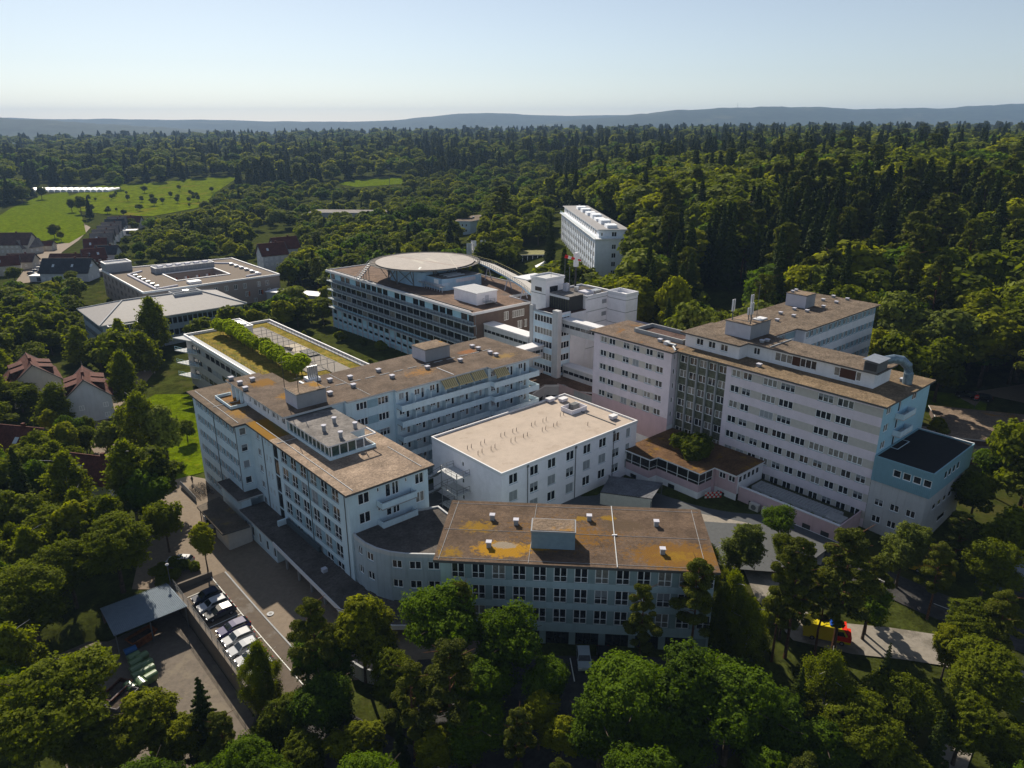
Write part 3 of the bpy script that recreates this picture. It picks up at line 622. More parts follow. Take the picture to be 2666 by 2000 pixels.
# ============================================================ FRONT BLOCK (own direction) and the curved link
FR = R(-4.5)
B = Bld("front_wing", "grey blue three storey wing across the front with wide brown mossy roof", "hospital building", (-10.62, 84.38), 0, rz=FR)
rows = [15.95, 12.65, 9.35]; h = []
for zt in rows:
    for i in range(13):
        x = 1.5+2.78*i; h.append((x, x+1.85, zt-2.3, zt, 2, 'tall', random.choices('gch',(75,17,8))[0]))
h += [(2.2+4.1*i,5.4+4.1*i,3.0,5.6,3,'dark','g') for i in range(8)]
M_fgrey = wallmat("blue_grey_render", (.28,.37,.39)); M_fband = wallmat("pale_band_render", (.44,.56,.60))
mf = lambda x, z: M_fband if x < .9 or x > 35.8 else (M_fgrey if any(zt-2.3 < z < zt+.3 for zt in rows) or z < 5.8 else M_fband)
B.facade((.8,.8), SO, 36.4, 1.5, 16.4, h, mf)
shell(B, [(.8,.8),(37.2,.8),(37.2,15.8),(.8,15.8)], 1.5, 16.4, M_fgrey, skip=(0,))
OR_ = (.36,.19,.012); YE_ = (.24,.14,.015); DK_ = (.10,.07,.045); BR_ = (.19,.095,.018)
B.roof.prism([(0,0),(38,0),(38,16.6),(0,16.6)], 16.4, 16.8, M_fascia, mossmat("front_moss_roof",(.120,.083,.058),[(18,8,22,12,BR_,.40),(33,3.5,8,4.2,BR_,.9),(33,3.5,7,3.5,YE_,.45),(5,9,5,3,YE_,.62),(26,11,4,2,DK_,.9),(9.0,3.3,4.0,2.1,OR_,1.1),(14.0,4.2,2.4,1.0,OR_,.95),(9.3,4.4,1.7,.9,(.27,.23,.18),1.1),(24,13,1.8,1,YE_,.85),(20,12.5,1.5,.8,YE_,.85),(2,2,4,3,YE_,.5)]))
m = MB(); m.bar((24.6,.1,16.86),(24.6,16.5,16.86),.12,M_concL); m.bar((24.3,8,16.9),(25.0,8.1,16.9),.2,M_trim); B.part(m,"roof_joint")
for x in (0.7,12.8,36.2): m = MB(); m.bar((x,.2,16.84),(x+.4,16.2,16.84),.05,M_conc); B.part(m,"roof_conductor")
m = MB(); m.bar((.3,8.0,16.84),(37.5,8.0,16.84),.04,M_boxd); m.bar((.3,15.6,16.84),(37.5,15.6,16.84),.04,M_boxd); m.bar((.3,.7,16.84),(37.5,.7,16.84),.04,M_boxd); B.part(m,"roof_conductor")
m = MB(); m.box(13.0,3.9,16.8,19.0,7.2,19.4,mat("blue_grey_metal_cladding",(.20,.28,.33),rough=.55,var=.12)); m.box(12.9,3.8,19.4,19.1,7.3,19.6,M_boxd); o = B.part(m,"roof_plant_room")
m = MB(); m.box(13.1,4.0,19.604,18.9,7.1,19.66,M_moss); m.build("box_roof",o,B.off)
def L2(x, y): dx, dy = x+10.62, y-84.38; return (dx*cos(-FR)-dy*sin(-FR), dx*sin(-FR)+dy*cos(-FR))
vents(B, [L2(-2.9,95.0),L2(.6,93.6),L2(11.4,94.8),L2(-3.2,87.6),L2(21,93.2),L2(20.5,85.9)], 16.81, .75, tall=.35)
m = MB()
for i in range(4): m.box(21+2.2*i,1.0,2.6,21.25+2.2*i,1.2,5.9,M_fband)
B.part(m,"column")
B.finish(100)

M_curv = wallmat('blue_grey_concrete', (.40,.47,.52), streak=.45)
CUR = [AB(*p) for p in [(-24.4,98),(-23.2,96),(-21.6,94.6),(-19.8,93.4),(-17.8,92.6),(-15.7,92.1),(-13.2,91.6),(-10.6,91.3)]]
def c2(x, y): return (x, y)
B = Bld("curved_link", "curved grey concrete link with dark gravel roof between the left wing and the front block", "hospital building", AB(-20,95), 0)
CP = [(-25.6,100.6),(-24.9,98.2),(-23.7,96.2),(-22.1,94.4),(-20.1,92.9),(-17.9,91.9),(-15.5,91.4),(-9.9,91.2)]
CPg = [AB(*p) for p in CP]
B.roof.prism(CPg + [AB(-9.0,101.5), AB(-12.0,105.6)], 12.6, 13.0, M_concL, M_dgrav)
for i in range(len(CPg)-1):
    a, b = CPg[i], CPg[i+1]; L = math.hypot(b[0]-a[0], b[1]-a[1]); ang = math.atan2(b[1]-a[1], b[0]-a[0]); hs = []
    ws = {1:[(.5,1.5)],2:[(.55,1.75)],3:[(.5,1.9)],5:[(.3,1.9)],6:[(.5,2.3),(3.2,5.0)]}.get(i, [])
    for x0, x1 in ws:
        for zt in (12.0, 8.7): hs.append((x0, min(x1, L-.1), zt-1.4, zt, 2, 'sill', 'g'))
        hs.append((x0, min(x1, L-.1), 3.6, 5.0, 2, 'dark', 'g'))
    B.facade(a, ang, L, 0, 12.6, hs, M_curv)
parapet(B.roof, CPg + [AB(-9.0,101.5), AB(-12.0,105.6)], 13.0, 13.25, .3, M_concL)
B.finish()
m = MB(); C = [(-22,80.5),(-20,79),(-17.5,78),(-14.5,77.6),(-12.5,77.8)]
for (x0,y0),(x1,y1) in zip(C[:-1],C[1:]): m.bar((x0,y0,2.2),(x1,y1,2.2),.3,M_conc,3.0)
tag(m.build("retaining_wall"), "curved white retaining wall below the curved link, half hidden by trees", "wall")

# ============================================================ MODULAR BLOCK
B = Bld("modular_block", "white three storey modular block with beige membrane roof in the middle of the courtyard", "hospital building", (74.8, 88.2), 2.2, at=(70.91, 83.61, 5.83), k=.948)
h = []
cols = [(1.7,1),(6.8,1),(11.3,1),(16.2,1),(20.9,1),(25.4,1),(29.5,1),(33.6,.62)]
for k in range(3):
    for i, (x, s_) in enumerate(cols):
        zt = 13.1-3.45*k; f_ = [['g','g','g','g','g','g','g','b'],['b','h','b','h','b','b','h','b'],['b','b','g','b','g','g','h','b']][k][i]
        h.append((x, x+2.15*s_, zt-2.0, zt, 2, 'sill', f_))
M_modw = wallmat("modular_white", (.86,.84,.90), streak=.05)
B.facade((74.8,88.2), SO, 36.9, 2.2, 13.75, h, M_modw)
B.facade((74.8,109.4), WE, 21.2, 2.2, 13.75, [(9.5,10.2,11.2,12.2,1,'n','g'),(9.5,10.2,7.7,8.7,1,'n','g'),(9.5,10.2,4.2,5.2,1,'n','g')], M_modw)
shell(B, [(74.8,88.2),(111.7,88.2),(111.7,109.4),(74.8,109.4)], 2.2, 13.75, M_modw, skip=(0,3))
B.roof.prism([(74.95,88.35),(111.55,88.35),(111.55,109.25),(74.95,109.25)], 13.5, 13.74, M_trim, M_mod)
parapet(B.roof, [(74.7,88.1),(111.8,88.1),(111.8,109.5),(74.7,109.5)], 13.5, 14.1, .28, M_trim)
for x in (80.9,93.4,104.4): m = MB(); m.tube([(x,88.05,2.3),(x,88.05,13.7)],.08,M_rail,6); m.box(x-.2,87.9,13.3,x+.2,88.15,13.75,M_rail); B.part(m,"downpipe")
def rr(x, y): return AB(*D((.3616*x+1050)/1.2055, (.3616*y+750)/1.2055, 13.8))
for x, y in ((462,1160),(490,1150),(538,1200),(567,1185),(558,1130),(585,1115),(632,1165),(660,1150),(702,1070),(730,1060),(788,1040),(815,1030),(775,1110),(805,1100),(865,1075),(893,1065),(923,993),(948,983),(1005,965),(1028,955),(1000,1030),(1025,1020),(1082,998),(1106,988),(1130,922),(1153,915),(1328,990)):
    a, b = rr(x, y); m = MB(); m.tube([(a,b,13.74),(a,b,14.45),(a+.12,b,14.6)],.055,M_fdark,6); B.part(m,"vent_pipe")
m = MB(); a, b = rr(1228,880); parapet(m, [(a-2.2,b-1.6),(a+2.4,b-1.6),(a+2.4,b+1.8),(a-2.2,b+1.8)], 13.74,14.7,.12,M_modw); m.box(a-.2,b,13.75,a+1.6,b+1.3,15.0,M_rail); B.part(m,"rooftop_cooler")
for x, y, s_ in ((1510,940,.8),(1150,815,.9),(1058,815,.9)):
    a, b = rr(x, y); m = MB(); m.box(a-s_,b-s_*.7,13.9,a+s_,b+s_*.7,14.5,M_boxw); m.box(a-s_*1.1,b-s_*.8,14.503,a+s_*1.1,b+s_*.8,14.6,M_trim); B.part(m,"air_conditioner")
m = MB(); m.bar((107,90,13.8),(107,100,13.8),.2,M_rail); B.part(m,"cable_tray")
B.finish()
# outside escape stair at its west end
S = empty("escape_stair", "galvanised steel escape stair with landings against the white modular block", "staircase", (*W2(68.73,94.33),3.74), TH); S.scale = (.948,.948,.948)
off = (72.5,99.5,0)
for z in (10.4, 6.95, 3.5):
    m = MB(); m.box(71.6,97.2,z-.2,74.7,102.2,z,M_concL); railing(m,[(74.6,97.2),(71.6,97.2),(71.6,102.2),(74.6,102.2)],z,1.1); m.build("landing",S,off)
for k,z in enumerate((10.4,6.95,3.5)):
    m = MB(); b0,b1 = (102.2,106.6)
    for i in range(12): t = i/12; m.box(72.0,b0+(b1-b0)*t,z-3.3*t-.06,73.0,b0+(b1-b0)*(t+.075),z-3.3*t,M_metal)
    m.bar((72.0,b0,z+1),(72.0,b1,z-2.3),.06,M_rail); m.bar((72.0,b0,z-.1),(72.0,b1,z-3.4),.2,M_rail); m.bar((73.0,b0,z-.1),(73.0,b1,z-3.4),.2,M_rail); m.build("stair_flight",S,off)
    m = MB(); m.box(72.0,106.6,z-3.5,74.2,107.6,z-3.35,M_metal); m.build("landing",S,off)
for a,b in ((71.7,97.3),(71.7,102.1),(71.9,107.5)): m = MB(); m.bar((a,b,0),(a,b,11.5),.14,M_metal); m.build("post",S,off)

# ============================================================ PINK BLOCK
B = Bld("main_block", "tall lavender hospital block on the right with long rows of windows and stepped gravel roofs", "hospital building", (124, 60), 0, at=(117.55, 56.88, 3.74), k=.948)
def mfp(rows, h_, x0, x1):
    return lambda x, z: M_beige if x0 < x < x1 and any(zt-h_ < z < zt for zt in rows) else M_pink
r5 = [25.5-3.3*k for k in range(7)]
h = []
for k, zt in enumerate(r5[:5]):
    for i, x in enumerate((2.0,4.6,8.8,11.7,15.4,18.4)): h.append((x, x+1.95, zt-1.5, zt, 2, 'sill'))
mf = lambda x, z: (M_beige if 1.8 < x < 20.4 and any(zt-1.5 < z < zt for zt in r5[:5]) else (M_rose if z < 9.6 and z > 6.2 else (M_white2 if z <= 6.2 else M_pink)))
B.facade((123.6,111.8), WE, 22.4, 0, 26.05, h + [(17.5,19.2,3.6,4.8,2,'n','g')], mf)
B.facade((123.6,89.4), SO, 2.4, 9, 26.05, [(.9,1.5,zt-1.3,zt,1,'n','g') for zt in r5[:5]], M_pink)
B.wall.poly([(123.6,89.4,0),(126,89.4,0),(126,89.4,9),(123.6,89.4,9)], M_white2)
# glazed stairwell front between the two wall parts
h = []; M_olive = mat("olive_glass_panel", (.11,.12,.085), rough=.3, var=.35, scale=2)
for k in range(6):
    for i in range(5): h.append((.55+2.4*i, 2.65+2.4*i, 23.6-3.3*k, 25.3-3.3*k, 2, 'n', random.choice('ggcg')))
B.facade((126,89.4), WE, 12.4, 0, 25.95, h, M_olive)
for i in range(6): m = MB(); m.box(125.55,88.9-2.4*i,0,126.02,89.2-2.4*i,25.9,M_conc); B.part(m,"mullion")
h = []
for k, zt in enumerate(r5):
    if k < 4:
        xs = [(1.2,1.7,2),(3.8,1.7,2),(8.2,2.7,3),(11.9,2.7,3),(19.4,2.7,3),(23.1,2.7,3),(29.0,2.0,3)] if k != 3 else [(1.2,1.7,2),(3.8,1.7,2),(7.6,2.7,3),(11.3,2.7,3),(15.2,2.7,3),(19.0,2.7,3),(22.8,2.7,3),(26.4,2.5,3),(29.2,2.0,3)]
    else: xs = [(1.2+2.72*i, 1.6, 2) for i in range(11 if k == 4 else (15 if k == 5 else 14))]
    for x, w_, n in xs:
        w_ += .3
        if x+w_ < (31.3 if k < 5 else 99): h.append((x, x+w_, zt-1.55, zt, n, 'sill'))
mf = lambda x, z: (M_beige if .9 < x < (31.0 if z > 13 else 40.8) and any(zt-1.55 < z < zt for zt in r5) else (M_pink if z > 9.0 else M_concL if x > 31.2 else M_pink))
h = [q for q in h if not (q[1] > 31.2 and q[3] > 10)]
B.facade((125.3,77), WE, 31.2, 0, 26.05, [q for q in h if q[1] < 31.0], mf)
B.facade((125.3,45.8), SO, 20.2, 13, 26.05, [q for zt in r5[:4] for q in ((1.4,3.4,zt-1.5,zt,2,'n','c'),(6.4,7.6,zt-2.2,zt,1,'n','g'),(12.2,14.4,zt-1.4,zt,2,'n','g'))], mat("pale_blue_end_render",(.38,.62,.75),var=.06))
for zt in (22.6,19.3,16.0): m = MB(); m.box(131.0,44.3,zt-.3,136.2,45.78,zt-.12,M_concL); m.box(131.0,44.3,zt-.12,136.2,44.42,zt+.85,M_lblue); m.box(131.0,44.42,zt-.12,131.12,45.78,zt+.85,M_lblue); m.box(136.08,44.42,zt-.12,136.2,45.78,zt+.85,M_lblue); B.part(m,"balcony")
shell(B, [(123.6,111.8),(123.6,89.4),(126,89.4),(126,77),(125.3,77),(125.3,45.8),(145.5,45.8),(145.5,90),(139,90),(139,111.8)], 0, 26.05, M_pink, skip=(0,1,2,4,5))
B.roof.prism([(122.7,88.6),(136.6,88.6),(136.6,112.6),(122.7,112.6)], 26.05, 26.4, M_fascia, mat("orange_flecked_gravel",(.16,.118,.088),rough=.95,var=.35,scale=6,bump=.8,col2=(.24,.115,.03),thr=.56,pscale=.22))
B.roof.prism([(124.5,45.1),(146.0,45.1),(146.0,88.596),(124.5,88.596)], 26.05, 26.39, M_fascia, mat("warm_gravel_roof",(.185,.135,.085),rough=.95,var=.4,scale=5,bump=.8,col2=(.16,.115,.075),thr=.55,pscale=.2))
m = MB(); parapet(m, [(129.4,91),(136.0,91),(136.0,104.7),(129.4,104.7)], 26.4, 27.3, .35, M_conc); m.box(129.8,91.4,26.41,135.6,104.3,26.5,M_brnt); B.part(m,"roof_light_well")
# set-back top storey
h = [(8.0,10.0,27.3,28.9,3,'n','g'),(4.9,6.9,27.3,28.9,3,'n','g'),(1.8,3.8,27.3,28.9,3,'n','g')]
B.facade((129.0,90.1), WE, 13.3, 26.4, 29.35, [(x, x1, a, b, n, st, f_) for x, x1, a, b, n, st, f_ in [(2.8,4.6,27.3,28.8,2,'sill','g'),(5.8,7.6,27.3,28.8,2,'sill','g'),(8.8,10.6,27.3,28.8,2,'sill','g')]], M_white2)
B.facade((129.0,76.8), SO, 3.0, 26.4, 29.35, [], M_white)
B.facade((132.0,76.8), WE, 26.0, 26.4, 29.35, [(1.4,2.9,27.3,28.8,2,'n','g'),(6.2,10.0,27.1,28.9,3,'n','c'),(11.6,15.0,27.1,28.9,3,'n','g'),(18.4,19.6,27.1,28.9,1,'n','c'),(22.6,23.6,27.1,28.9,1,'n','c')], lambda x, z: mat("brown_shutter",(.09,.045,.03)) if (10.0 < x < 11.6 or 15.0 < x < 16.6 or 19.6 < x < 21.3 or 23.6 < x < 24.8) and 27.1 < z < 28.9 else M_white)
B.facade((132.0,50.8), SO, 7.0, 26.4, 29.35, [], M_white)
B.wall.poly([(139,50.8,26.4),(139,76,26.4),(139,76,29.35),(139,50.8,29.35)], M_white)
B.roof.prism([(127.9,76.2),(131.2,76.2),(131.2,50),(139.6,50),(139.6,90.8),(127.9,90.8)], 29.35, 29.65, M_fascia, M_grav)
roofbox(B, 133.2,77.2,140.8,83.2,29.68,32.8)
m = MB(); m.bar((131.6,71.6,29.75),(140,71.6,29.75),.2,M_conc); B.part(m,"roof_joint")
for a,b in ((125.6,85.5),(124.9,88.4)): pass
m = MB(); m.tube([(126.2,92.8,26.9),(126.2,90.4,26.9),(125.0,90.2,26.9),(124.3,89.0,26.4)],.28,M_metal,8); m.box(126.0,92.6,26.41,127.2,93.6,27.2,M_trim); B.part(m,"roof_duct")
vents(B, [(127.8,72.0),(127.6,95.4),(133.8,73.6),(134.8,73.4),(139.4,47.9)], 26.41, .9) if False else None
vents(B, [(128.0,71.5),(127.4,95.6),(140.2,48.9)], 26.41, .9); vents(B, [(133.6,74.6),(134.9,74.2)], 29.66, .8)
# antennas on the lift room
for a,b,hh in ((133.9,82.2,5.0),(134.2,78.0,5.0),(139.0,81.0,5.5),(136.5,80.0,3.0)):
    m = MB(); m.cyl(a,b,32.8,32.8+hh*.9,.12,M_rail,6)
    for k in (-1,1): m.box(a+k*.32-.13,b-.1,32.8+hh*.4,a+k*.32+.13,b+.14,32.8+hh*.9,M_trim)
    B.part(m,"mobile_antenna")
m = MB(); m.bar((133.6,78.2,33.2),(139,81,33.2),.1,M_rail); m.bar((133.8,82,33.2),(134.2,78,33.2),.1,M_rail); m.cyl(138,79,32.8,40.5,.05,M_rail,5); B.part(m,"aerial")
m = MB(); m.box(137.5,77.8,32.82,140.4,79.6,33.1,M_trim); B.part(m,"solar_panel")
m = MB(); m.box(130.9,50.2,29.66,135.2,52.6,31.6,M_rail); m.box(130.85,50.3,30.0,130.89,52.4,31.4,M_fdark); m.poly([(130.6,49.9,31.75),(135.5,49.9,31.75),(135.5,52.9,31.95),(130.6,52.9,31.95)],M_metal); m.poly([(130.6,52.9,31.93),(135.5,52.9,31.93),(135.5,49.9,31.73),(130.6,49.9,31.73)],M_metal)
o = B.part(m,"ventilation_unit")
m = MB(); m.tube([(135.2,51.4,30.9),(137.6,50.2,31.1),(138.9,49.2,30.8),(139.6,48.3,29.8),(139.7,47.9,28.4),(139.7,47.9,26.4)],.85,mat("blue_grey_duct",(.20,.27,.33),rough=.45,metal=.4,var=.2),14); m.build("duct",o,B.off)
B.finish(100)

# blue clad annex at its east end
B = Bld("blue_annex", "blue corrugated box annex with black flat roof at the end of the lavender block", "annex", (126.2, 36.2), 0, at=(119.64, 34.32, 3.74), k=.948)
h = [(3.4+1.65*i, 4.75+1.65*i, 14.2, 15.6, 1, 'n', 'g') for i in range(4)]
M_cor = M_dblue
B.facade((125.0,45.75), WE, 9.75, 12.3, 17.0, h, M_cor)
B.facade((125.0,36.0), SO, 18.6, 12.3, 17.0, [(5.6+1.9*i,7.2+1.9*i,14.0,15.5,1,'n','g') for i in range(4)], M_cor)
B.wall.poly([(143.6,36,12.3),(143.6,45.75,12.3),(143.6,45.75,17),(143.6,36,17)], M_cor)
for i in range(32):
    bb = 36.1+.302*i
    for z0_,z1_ in (((12.3,14.1),(15.7,16.9)) if bb < 42.6 else ((12.3,16.9),)): B.wall.box(124.93,bb,z0_,124.995,bb+.1,z1_,M_dblue)
h = [(1.1+2.7*i, 2.7+2.7*i, zt-1.4, zt, 2, 'sill') for zt in (r5[4]-.0,r5[5]) for i in range(3)]
h = [(q[0],q[1],q[2]-0.0,q[3],q[4],q[5]) for q in h if q[3] < 12]
h += [(1.1+2.7*i, 2.7+2.7*i, 4.3, 5.7, 2, 'sill') for i in range(3)]
B.facade((125.3,45.75), WE, 9.3, 0, 12.3, h, M_concL)
B.facade((125.3,36.45), SO, 18.0, 0, 12.3, [(4+2.4*i,5.8+2.4*i,8.2,9.4,1,'n','g') for i in range(4)] + [(8,12,4.3,5.5,1,'n','g')], M_concL)
B.wall.poly([(143.3,36.45,0),(143.3,45.7,0),(143.3,45.7,12.3),(143.3,36.45,12.3)], M_concL)
B.roof.prism([(125.02,36.02),(143.55,36.02),(143.55,45.74),(125.02,45.74)], 16.6, 16.8, M_dblue, mat("black_roof_felt",(.022,.022,.024),rough=.95,bump=.3))
parapet(B.roof, [(124.9,35.9),(143.7,35.9),(143.7,45.745),(124.9,45.745)], 16.8, 17.05, .2, M_dblue)
m = MB(); m.box(143.45,36,17.052,143.72,45.74,17.12,M_trim); B.part(m,"roof_edge")
B.finish()

# north-east wing
B = Bld("east_wing", "white four storey wing with brown gravel roof behind the lavender block, near the forest", "hospital building", (150, 74), 2, at=(142.2, 70.15, 5.64), k=.948)
rows = [28.8-3.3*k for k in range(6)]; h = []
for zt in rows:
    for i in range(8): x = .8+4.35*i; h += [(x,x+1.35,zt-1.45,zt,2,'sill'),(x+1.9,x+3.25,zt-1.45,zt,2,'sill')]
mf = lambda x, z: M_lpan if .5 < x < 34.9 and any(zt-1.45 < z < zt for zt in rows) else M_white
B.facade((150,73.9), SO, 35.2, 2, 29.35, h, mf)
B.facade((141.0,76.1), SO, 9.0, 2, 29.35, [q for zt in rows for q in ((1.0,2.4,zt-1.45,zt,2,'sill'),(3.4,4.8,zt-1.45,zt,2,'sill'))], mf)
B.wall.poly([(150,76.1,2),(150,73.9,2),(150,73.9,29.35),(150,76.1,29.35)][::-1], M_white)
shell(B, [(141,76.1),(150,76.1),(150,73.9),(185.2,73.9),(185.2,89.4),(141,89.4)], 2, 29.35, M_white, skip=(0,1,2))
B.roof.prism([(139.604,75.4),(149.3,75.4),(149.3,73.1),(186,73.1),(186,90.2),(139.604,90.2)], 29.35, 29.64, M_fascia, M_grav)
roofbox(B, 167.6,83.4,172.2,88.6,29.65,32.8)
vents(B, [(158.2,84.5),(164.4,84.4),(158.0,81.1),(164.8,81.4),(151.6,81.6),(178.8,84.5),(178.8,81.1),(172.0,81.0),(184.6,84.7),(184.3,80.9)], 29.65, .8); vents(B, [(168.6,87.6),(170.6,87.8)], 32.85, .7)
B.finish(100)
# ============================================================ LOW PINK PAVILION, terrace
B = Bld("pink_pavilion", "low rose pavilion with glazed veranda and mossy roof in front of the tall lavender block", "pavilion", (116.4, 66.2), 0, at=(110.35, 62.76, 3.74), k=.948)
PV = [(108.4,89.0),(108.5,81.7),(110.7,81.5),(110.8,71.4),(115.2,71.2)]
P2_ = [(116.4,66.2),(125.25,66.2),(125.25,88.9)]
B.roof.prism(PV + [(115.2,66.3)] + P2_[1:], 8.1, 8.4, M_trim, mat("red_brown_moss_roof",(.12,.068,.035),rough=1,var=.35,scale=5,bump=.8,col2=(.20,.11,.02),thr=.55,pscale=.3))
M_dk = mat("veranda_glass", (.02,.018,.018), rough=.12, spec=.5)
ins = [(108.9,89),(108.9,82.2),(111.1,82.0),(111.2,71.9),(115.4,71.7)]
for a, b in zip(ins[:-1], ins[1:]):
    L = math.hypot(b[0]-a[0], b[1]-a[1]); ang = math.atan2(b[1]-a[1], b[0]-a[0]); n = max(1, round(L/2.3))
    for z0, z1, m_ in ((1.5,4.0,M_white2),(4.0,5.6,M_rose)): B.facade(a, ang, L, z0, z1, [(L*.3,L*.3+1.6,2.5,3.4,2,'dark','g')] if z0 < 2 and L > 5 else [], m_)
    B.wall.poly([(*a,5.6),(*b,5.6),(*b,8.1),(*a,8.1)], M_dk)
    m = MB()
    for i in range(n+1): t = i/n; m.bar((a[0]+(b[0]-a[0])*t,a[1]+(b[1]-a[1])*t,5.6),(a[0]+(b[0]-a[0])*t,a[1]+(b[1]-a[1])*t,8.1),.11,M_frame)
    m.bar((*a,6.2),(*b,6.2),.08,M_frame); B.part(m, "veranda_frame")
B.wall.box(115.42,71.4,1.5,116.15,71.75,8.1,M_rose)
B.facade((116.2,71.5), WE, 5.0, 4.0, 8.1, [(.8,2.3,6.2,7.5,2,'n','g'),(2.9,4.4,6.2,7.5,2,'n','g')], M_rose)
B.facade((116.2,71.5), WE, 5.0, 1.5, 4.0, [(.8,2.4,2.4,3.3,2,'dark','g')], M_white2)
B.facade((116.2,66.5), SO, 9.05, 4.0, 8.1, [(.5+1.5*i,1.7+1.5*i,6.2,7.6,1,'n','g') for i in range(5)], M_white2)
B.finish()
B = Bld("roof_terrace", "long low terrace with rose parapet and ribbed skylight roof below the lavender block", "terrace", (116.9, 46.6), 0, at=(110.82, 44.18, 3.74), k=.948)
B.wall.box(116.8,46.6,0,117.2,66.4,5.6,M_rose); B.wall.box(116.8,46.4,0,125.2,46.6,5.6,M_rose); B.wall.box(116.7,46.4,5.603,117.3,66.4,5.72,M_trim)
for b0 in (64,61,57.5,53,49.5): B.wall.box(116.75,b0-1.5,2.2,116.79,b0,3.5,M_fdark)
B.wall.box(116.74,46.4,0,116.798,66.4,2.6,M_white2)
B.roof.box(117.2,46.6,4.2,125.2,66.4,4.5,M_asphd, mat("terrace_planting",(.05,.055,.025),var=.4,scale=2,bump=.8))
B.roof.box(119.4,48.5,4.5,122.8,65.2,5.3,M_concL, mat("ribbed_skylight",(.36,.37,.38),rough=.5,var=.1))
for i in range(27): B.roof.box(119.5,48.7+.6*i,5.303,122.7,48.85+.6*i,5.42,M_metal)
B.roof.box(118.3,46.9,4.5,121.0,49.8,5.6,M_concL,M_metal)
B.finish()
for k,(b) in enumerate((62.2,59.6)):
    c = empty("heat_pump", ("left" if k==0 else "right")+" beige heat pump unit at the foot of the terrace wall", "heat pump", (*W2(115.9*.948,b*.948),6.15), TH-pi/2, "heat pumps by the terrace wall")
    m = MB(); m.box(-.9,-.4,0,.9,.4,1.3,M_beige); m.build("casing",c); m = MB(); m.tube([(0,-.41,.65),(0,-.46,.65)],.5,M_rail,14); m.build("fan_grille",c)
c = empty("road_barrier", "red and white striped barrier boards leaning by the pavilion corner", "barrier", (*W2(107.9,66.4),6.1), TH-.6)
m = MB(); red = mat("barrier_red",(.6,.03,.03),var=.05)
for r in range(3):
    for i in range(8): m.box(-1.6+.4*i,-.05-.02*r,.2+.45*r,-1.2+.4*i,0-.02*r,.55+.45*r, red if (i+r)%2 else M_line)
m.build("striped_board",c); m = MB(); m.bar((-1.4,.1,0),(-1.4,.1,1.5),.08,M_rail); m.bar((1.4,.1,0),(1.4,.1,1.5),.08,M_rail); m.build("leg",c)
# carport with grey tiled mono-pitch roof
c = empty("carport", "grey tiled shed with cream walls standing in the courtyard beside the modular block", "shed", (*W2(90.53,78.87),6.02), TH); c.scale = (.948,.948,.948)
o_ = (95.5,83.2,2.4); m = MB()
Q = [(95.5,83.2),(100.1,74.4),(107.4,77.5),(102.5,87.0)]
m.poly([(*Q[0],2.4),(*Q[1],2.4),(*Q[1],5.6),(*Q[0],5.1)],M_beige); m.poly([(*Q[3],2.4),(*Q[0],2.4),(*Q[0],5.1),(*Q[3],4.6)],M_beige)
m.build("wall",c,o_)
tl = mat("grey_metal_tiles",(.13,.135,.15),rough=.55,var=.25,scale=3,bump=.4)
m = MB(); e = lambda q,k: (q[0],q[1],k)
T = [e(Q[0],5.12),e(Q[1],5.62),e(Q[2],5.3),e(Q[3],4.8)]; m.poly(T,tl); m.poly([(x,y,z-.2) for x,y,z in T][::-1],tl)
for i in range(4): a,b = T[i],T[(i+1)%4]; m.poly([(a[0],a[1],a[2]-.2),(b[0],b[1],b[2]-.2),b,a],M_fdark)
m.build("roof",c,o_)
for q in (Q[1],Q[2],Q[3]): m = MB(); m.cyl(q[0]-.1,q[1]+.1,2.4,5,.1,M_rail,6); m.build("post",c,o_)

# ============================================================ LOW LINK and lift tower
B = Bld("low_link", "low concrete link with garage doors between the ward wing and the lavender block", "hospital building", (110, 121), 0)
B.roof.prism([(104.2,119),(110,121),(116.4,124.7),(122,126.6),(126,123.5),(124.9,118.6),(128.5,113),(139,113),(139,136),(128,138),(104.2,131)], 8.6, 9.0, M_concL, mat("rust_brown_roof",(.12,.075,.05),rough=1,var=.3,scale=6,bump=.8))
pts = [(104.2,119.3),(110,121.3),(116.4,125),(122,126.9),(125.8,123.7),(124.8,118.6),(124.8,112)]
for i,(a,b) in enumerate(zip(pts[:-1],pts[1:])):
    L = math.hypot(b[0]-a[0],b[1]-a[1]); B.facade(a, math.atan2(b[1]-a[1],b[0]-a[0]), L, 0, 9.1, [(.6,L-.6,2,6.2,2,'dark','g')] if i < 4 else [], M_conc)
B.facade((124.9,125), WE, 12.5, 2, 9.3, [], mat("rose_concrete",(.52,.38,.37),var=.1)); B.finish()

B = Bld("lift_tower", "white lift tower with blue tinted window bands and small lookout block on top", "tower", (133, 130), 2)
# glazed shaft
M_wp = wallmat("pale_blue_white_panels", (.62,.76,.86), streak=.3)
rows = [24.9-3.35*k for k in range(5)]
B.facade((128.2,138.0), WE, 8.6, 2, 26.0, [(.5,8.3,zt-1.9,zt,7,'n','c' if k%2 else 'g') for k,zt in enumerate(rows)], M_wp)
B.facade((128.2,129.4), SO, 5.4, 2, 26.0, [(2.0,5.2,zt-1.9,zt,3,'n','g') for zt in rows], M_wp)
B.wall.box(128.4,129.6,25.2,139.6,138.0,25.5,M_brnt); B.wall.box(128.2,129.35,25.5,128.45,138,26.0,M_trim); B.wall.box(128.45,129.35,25.5,133.6,129.6,26.0,M_trim)
B.wall.box(127.9,128.3,2,129.3,130.3,27.0,M_concL); B.wall.box(127.8,137.8,2,129.0,138.9,27.0,M_concL)
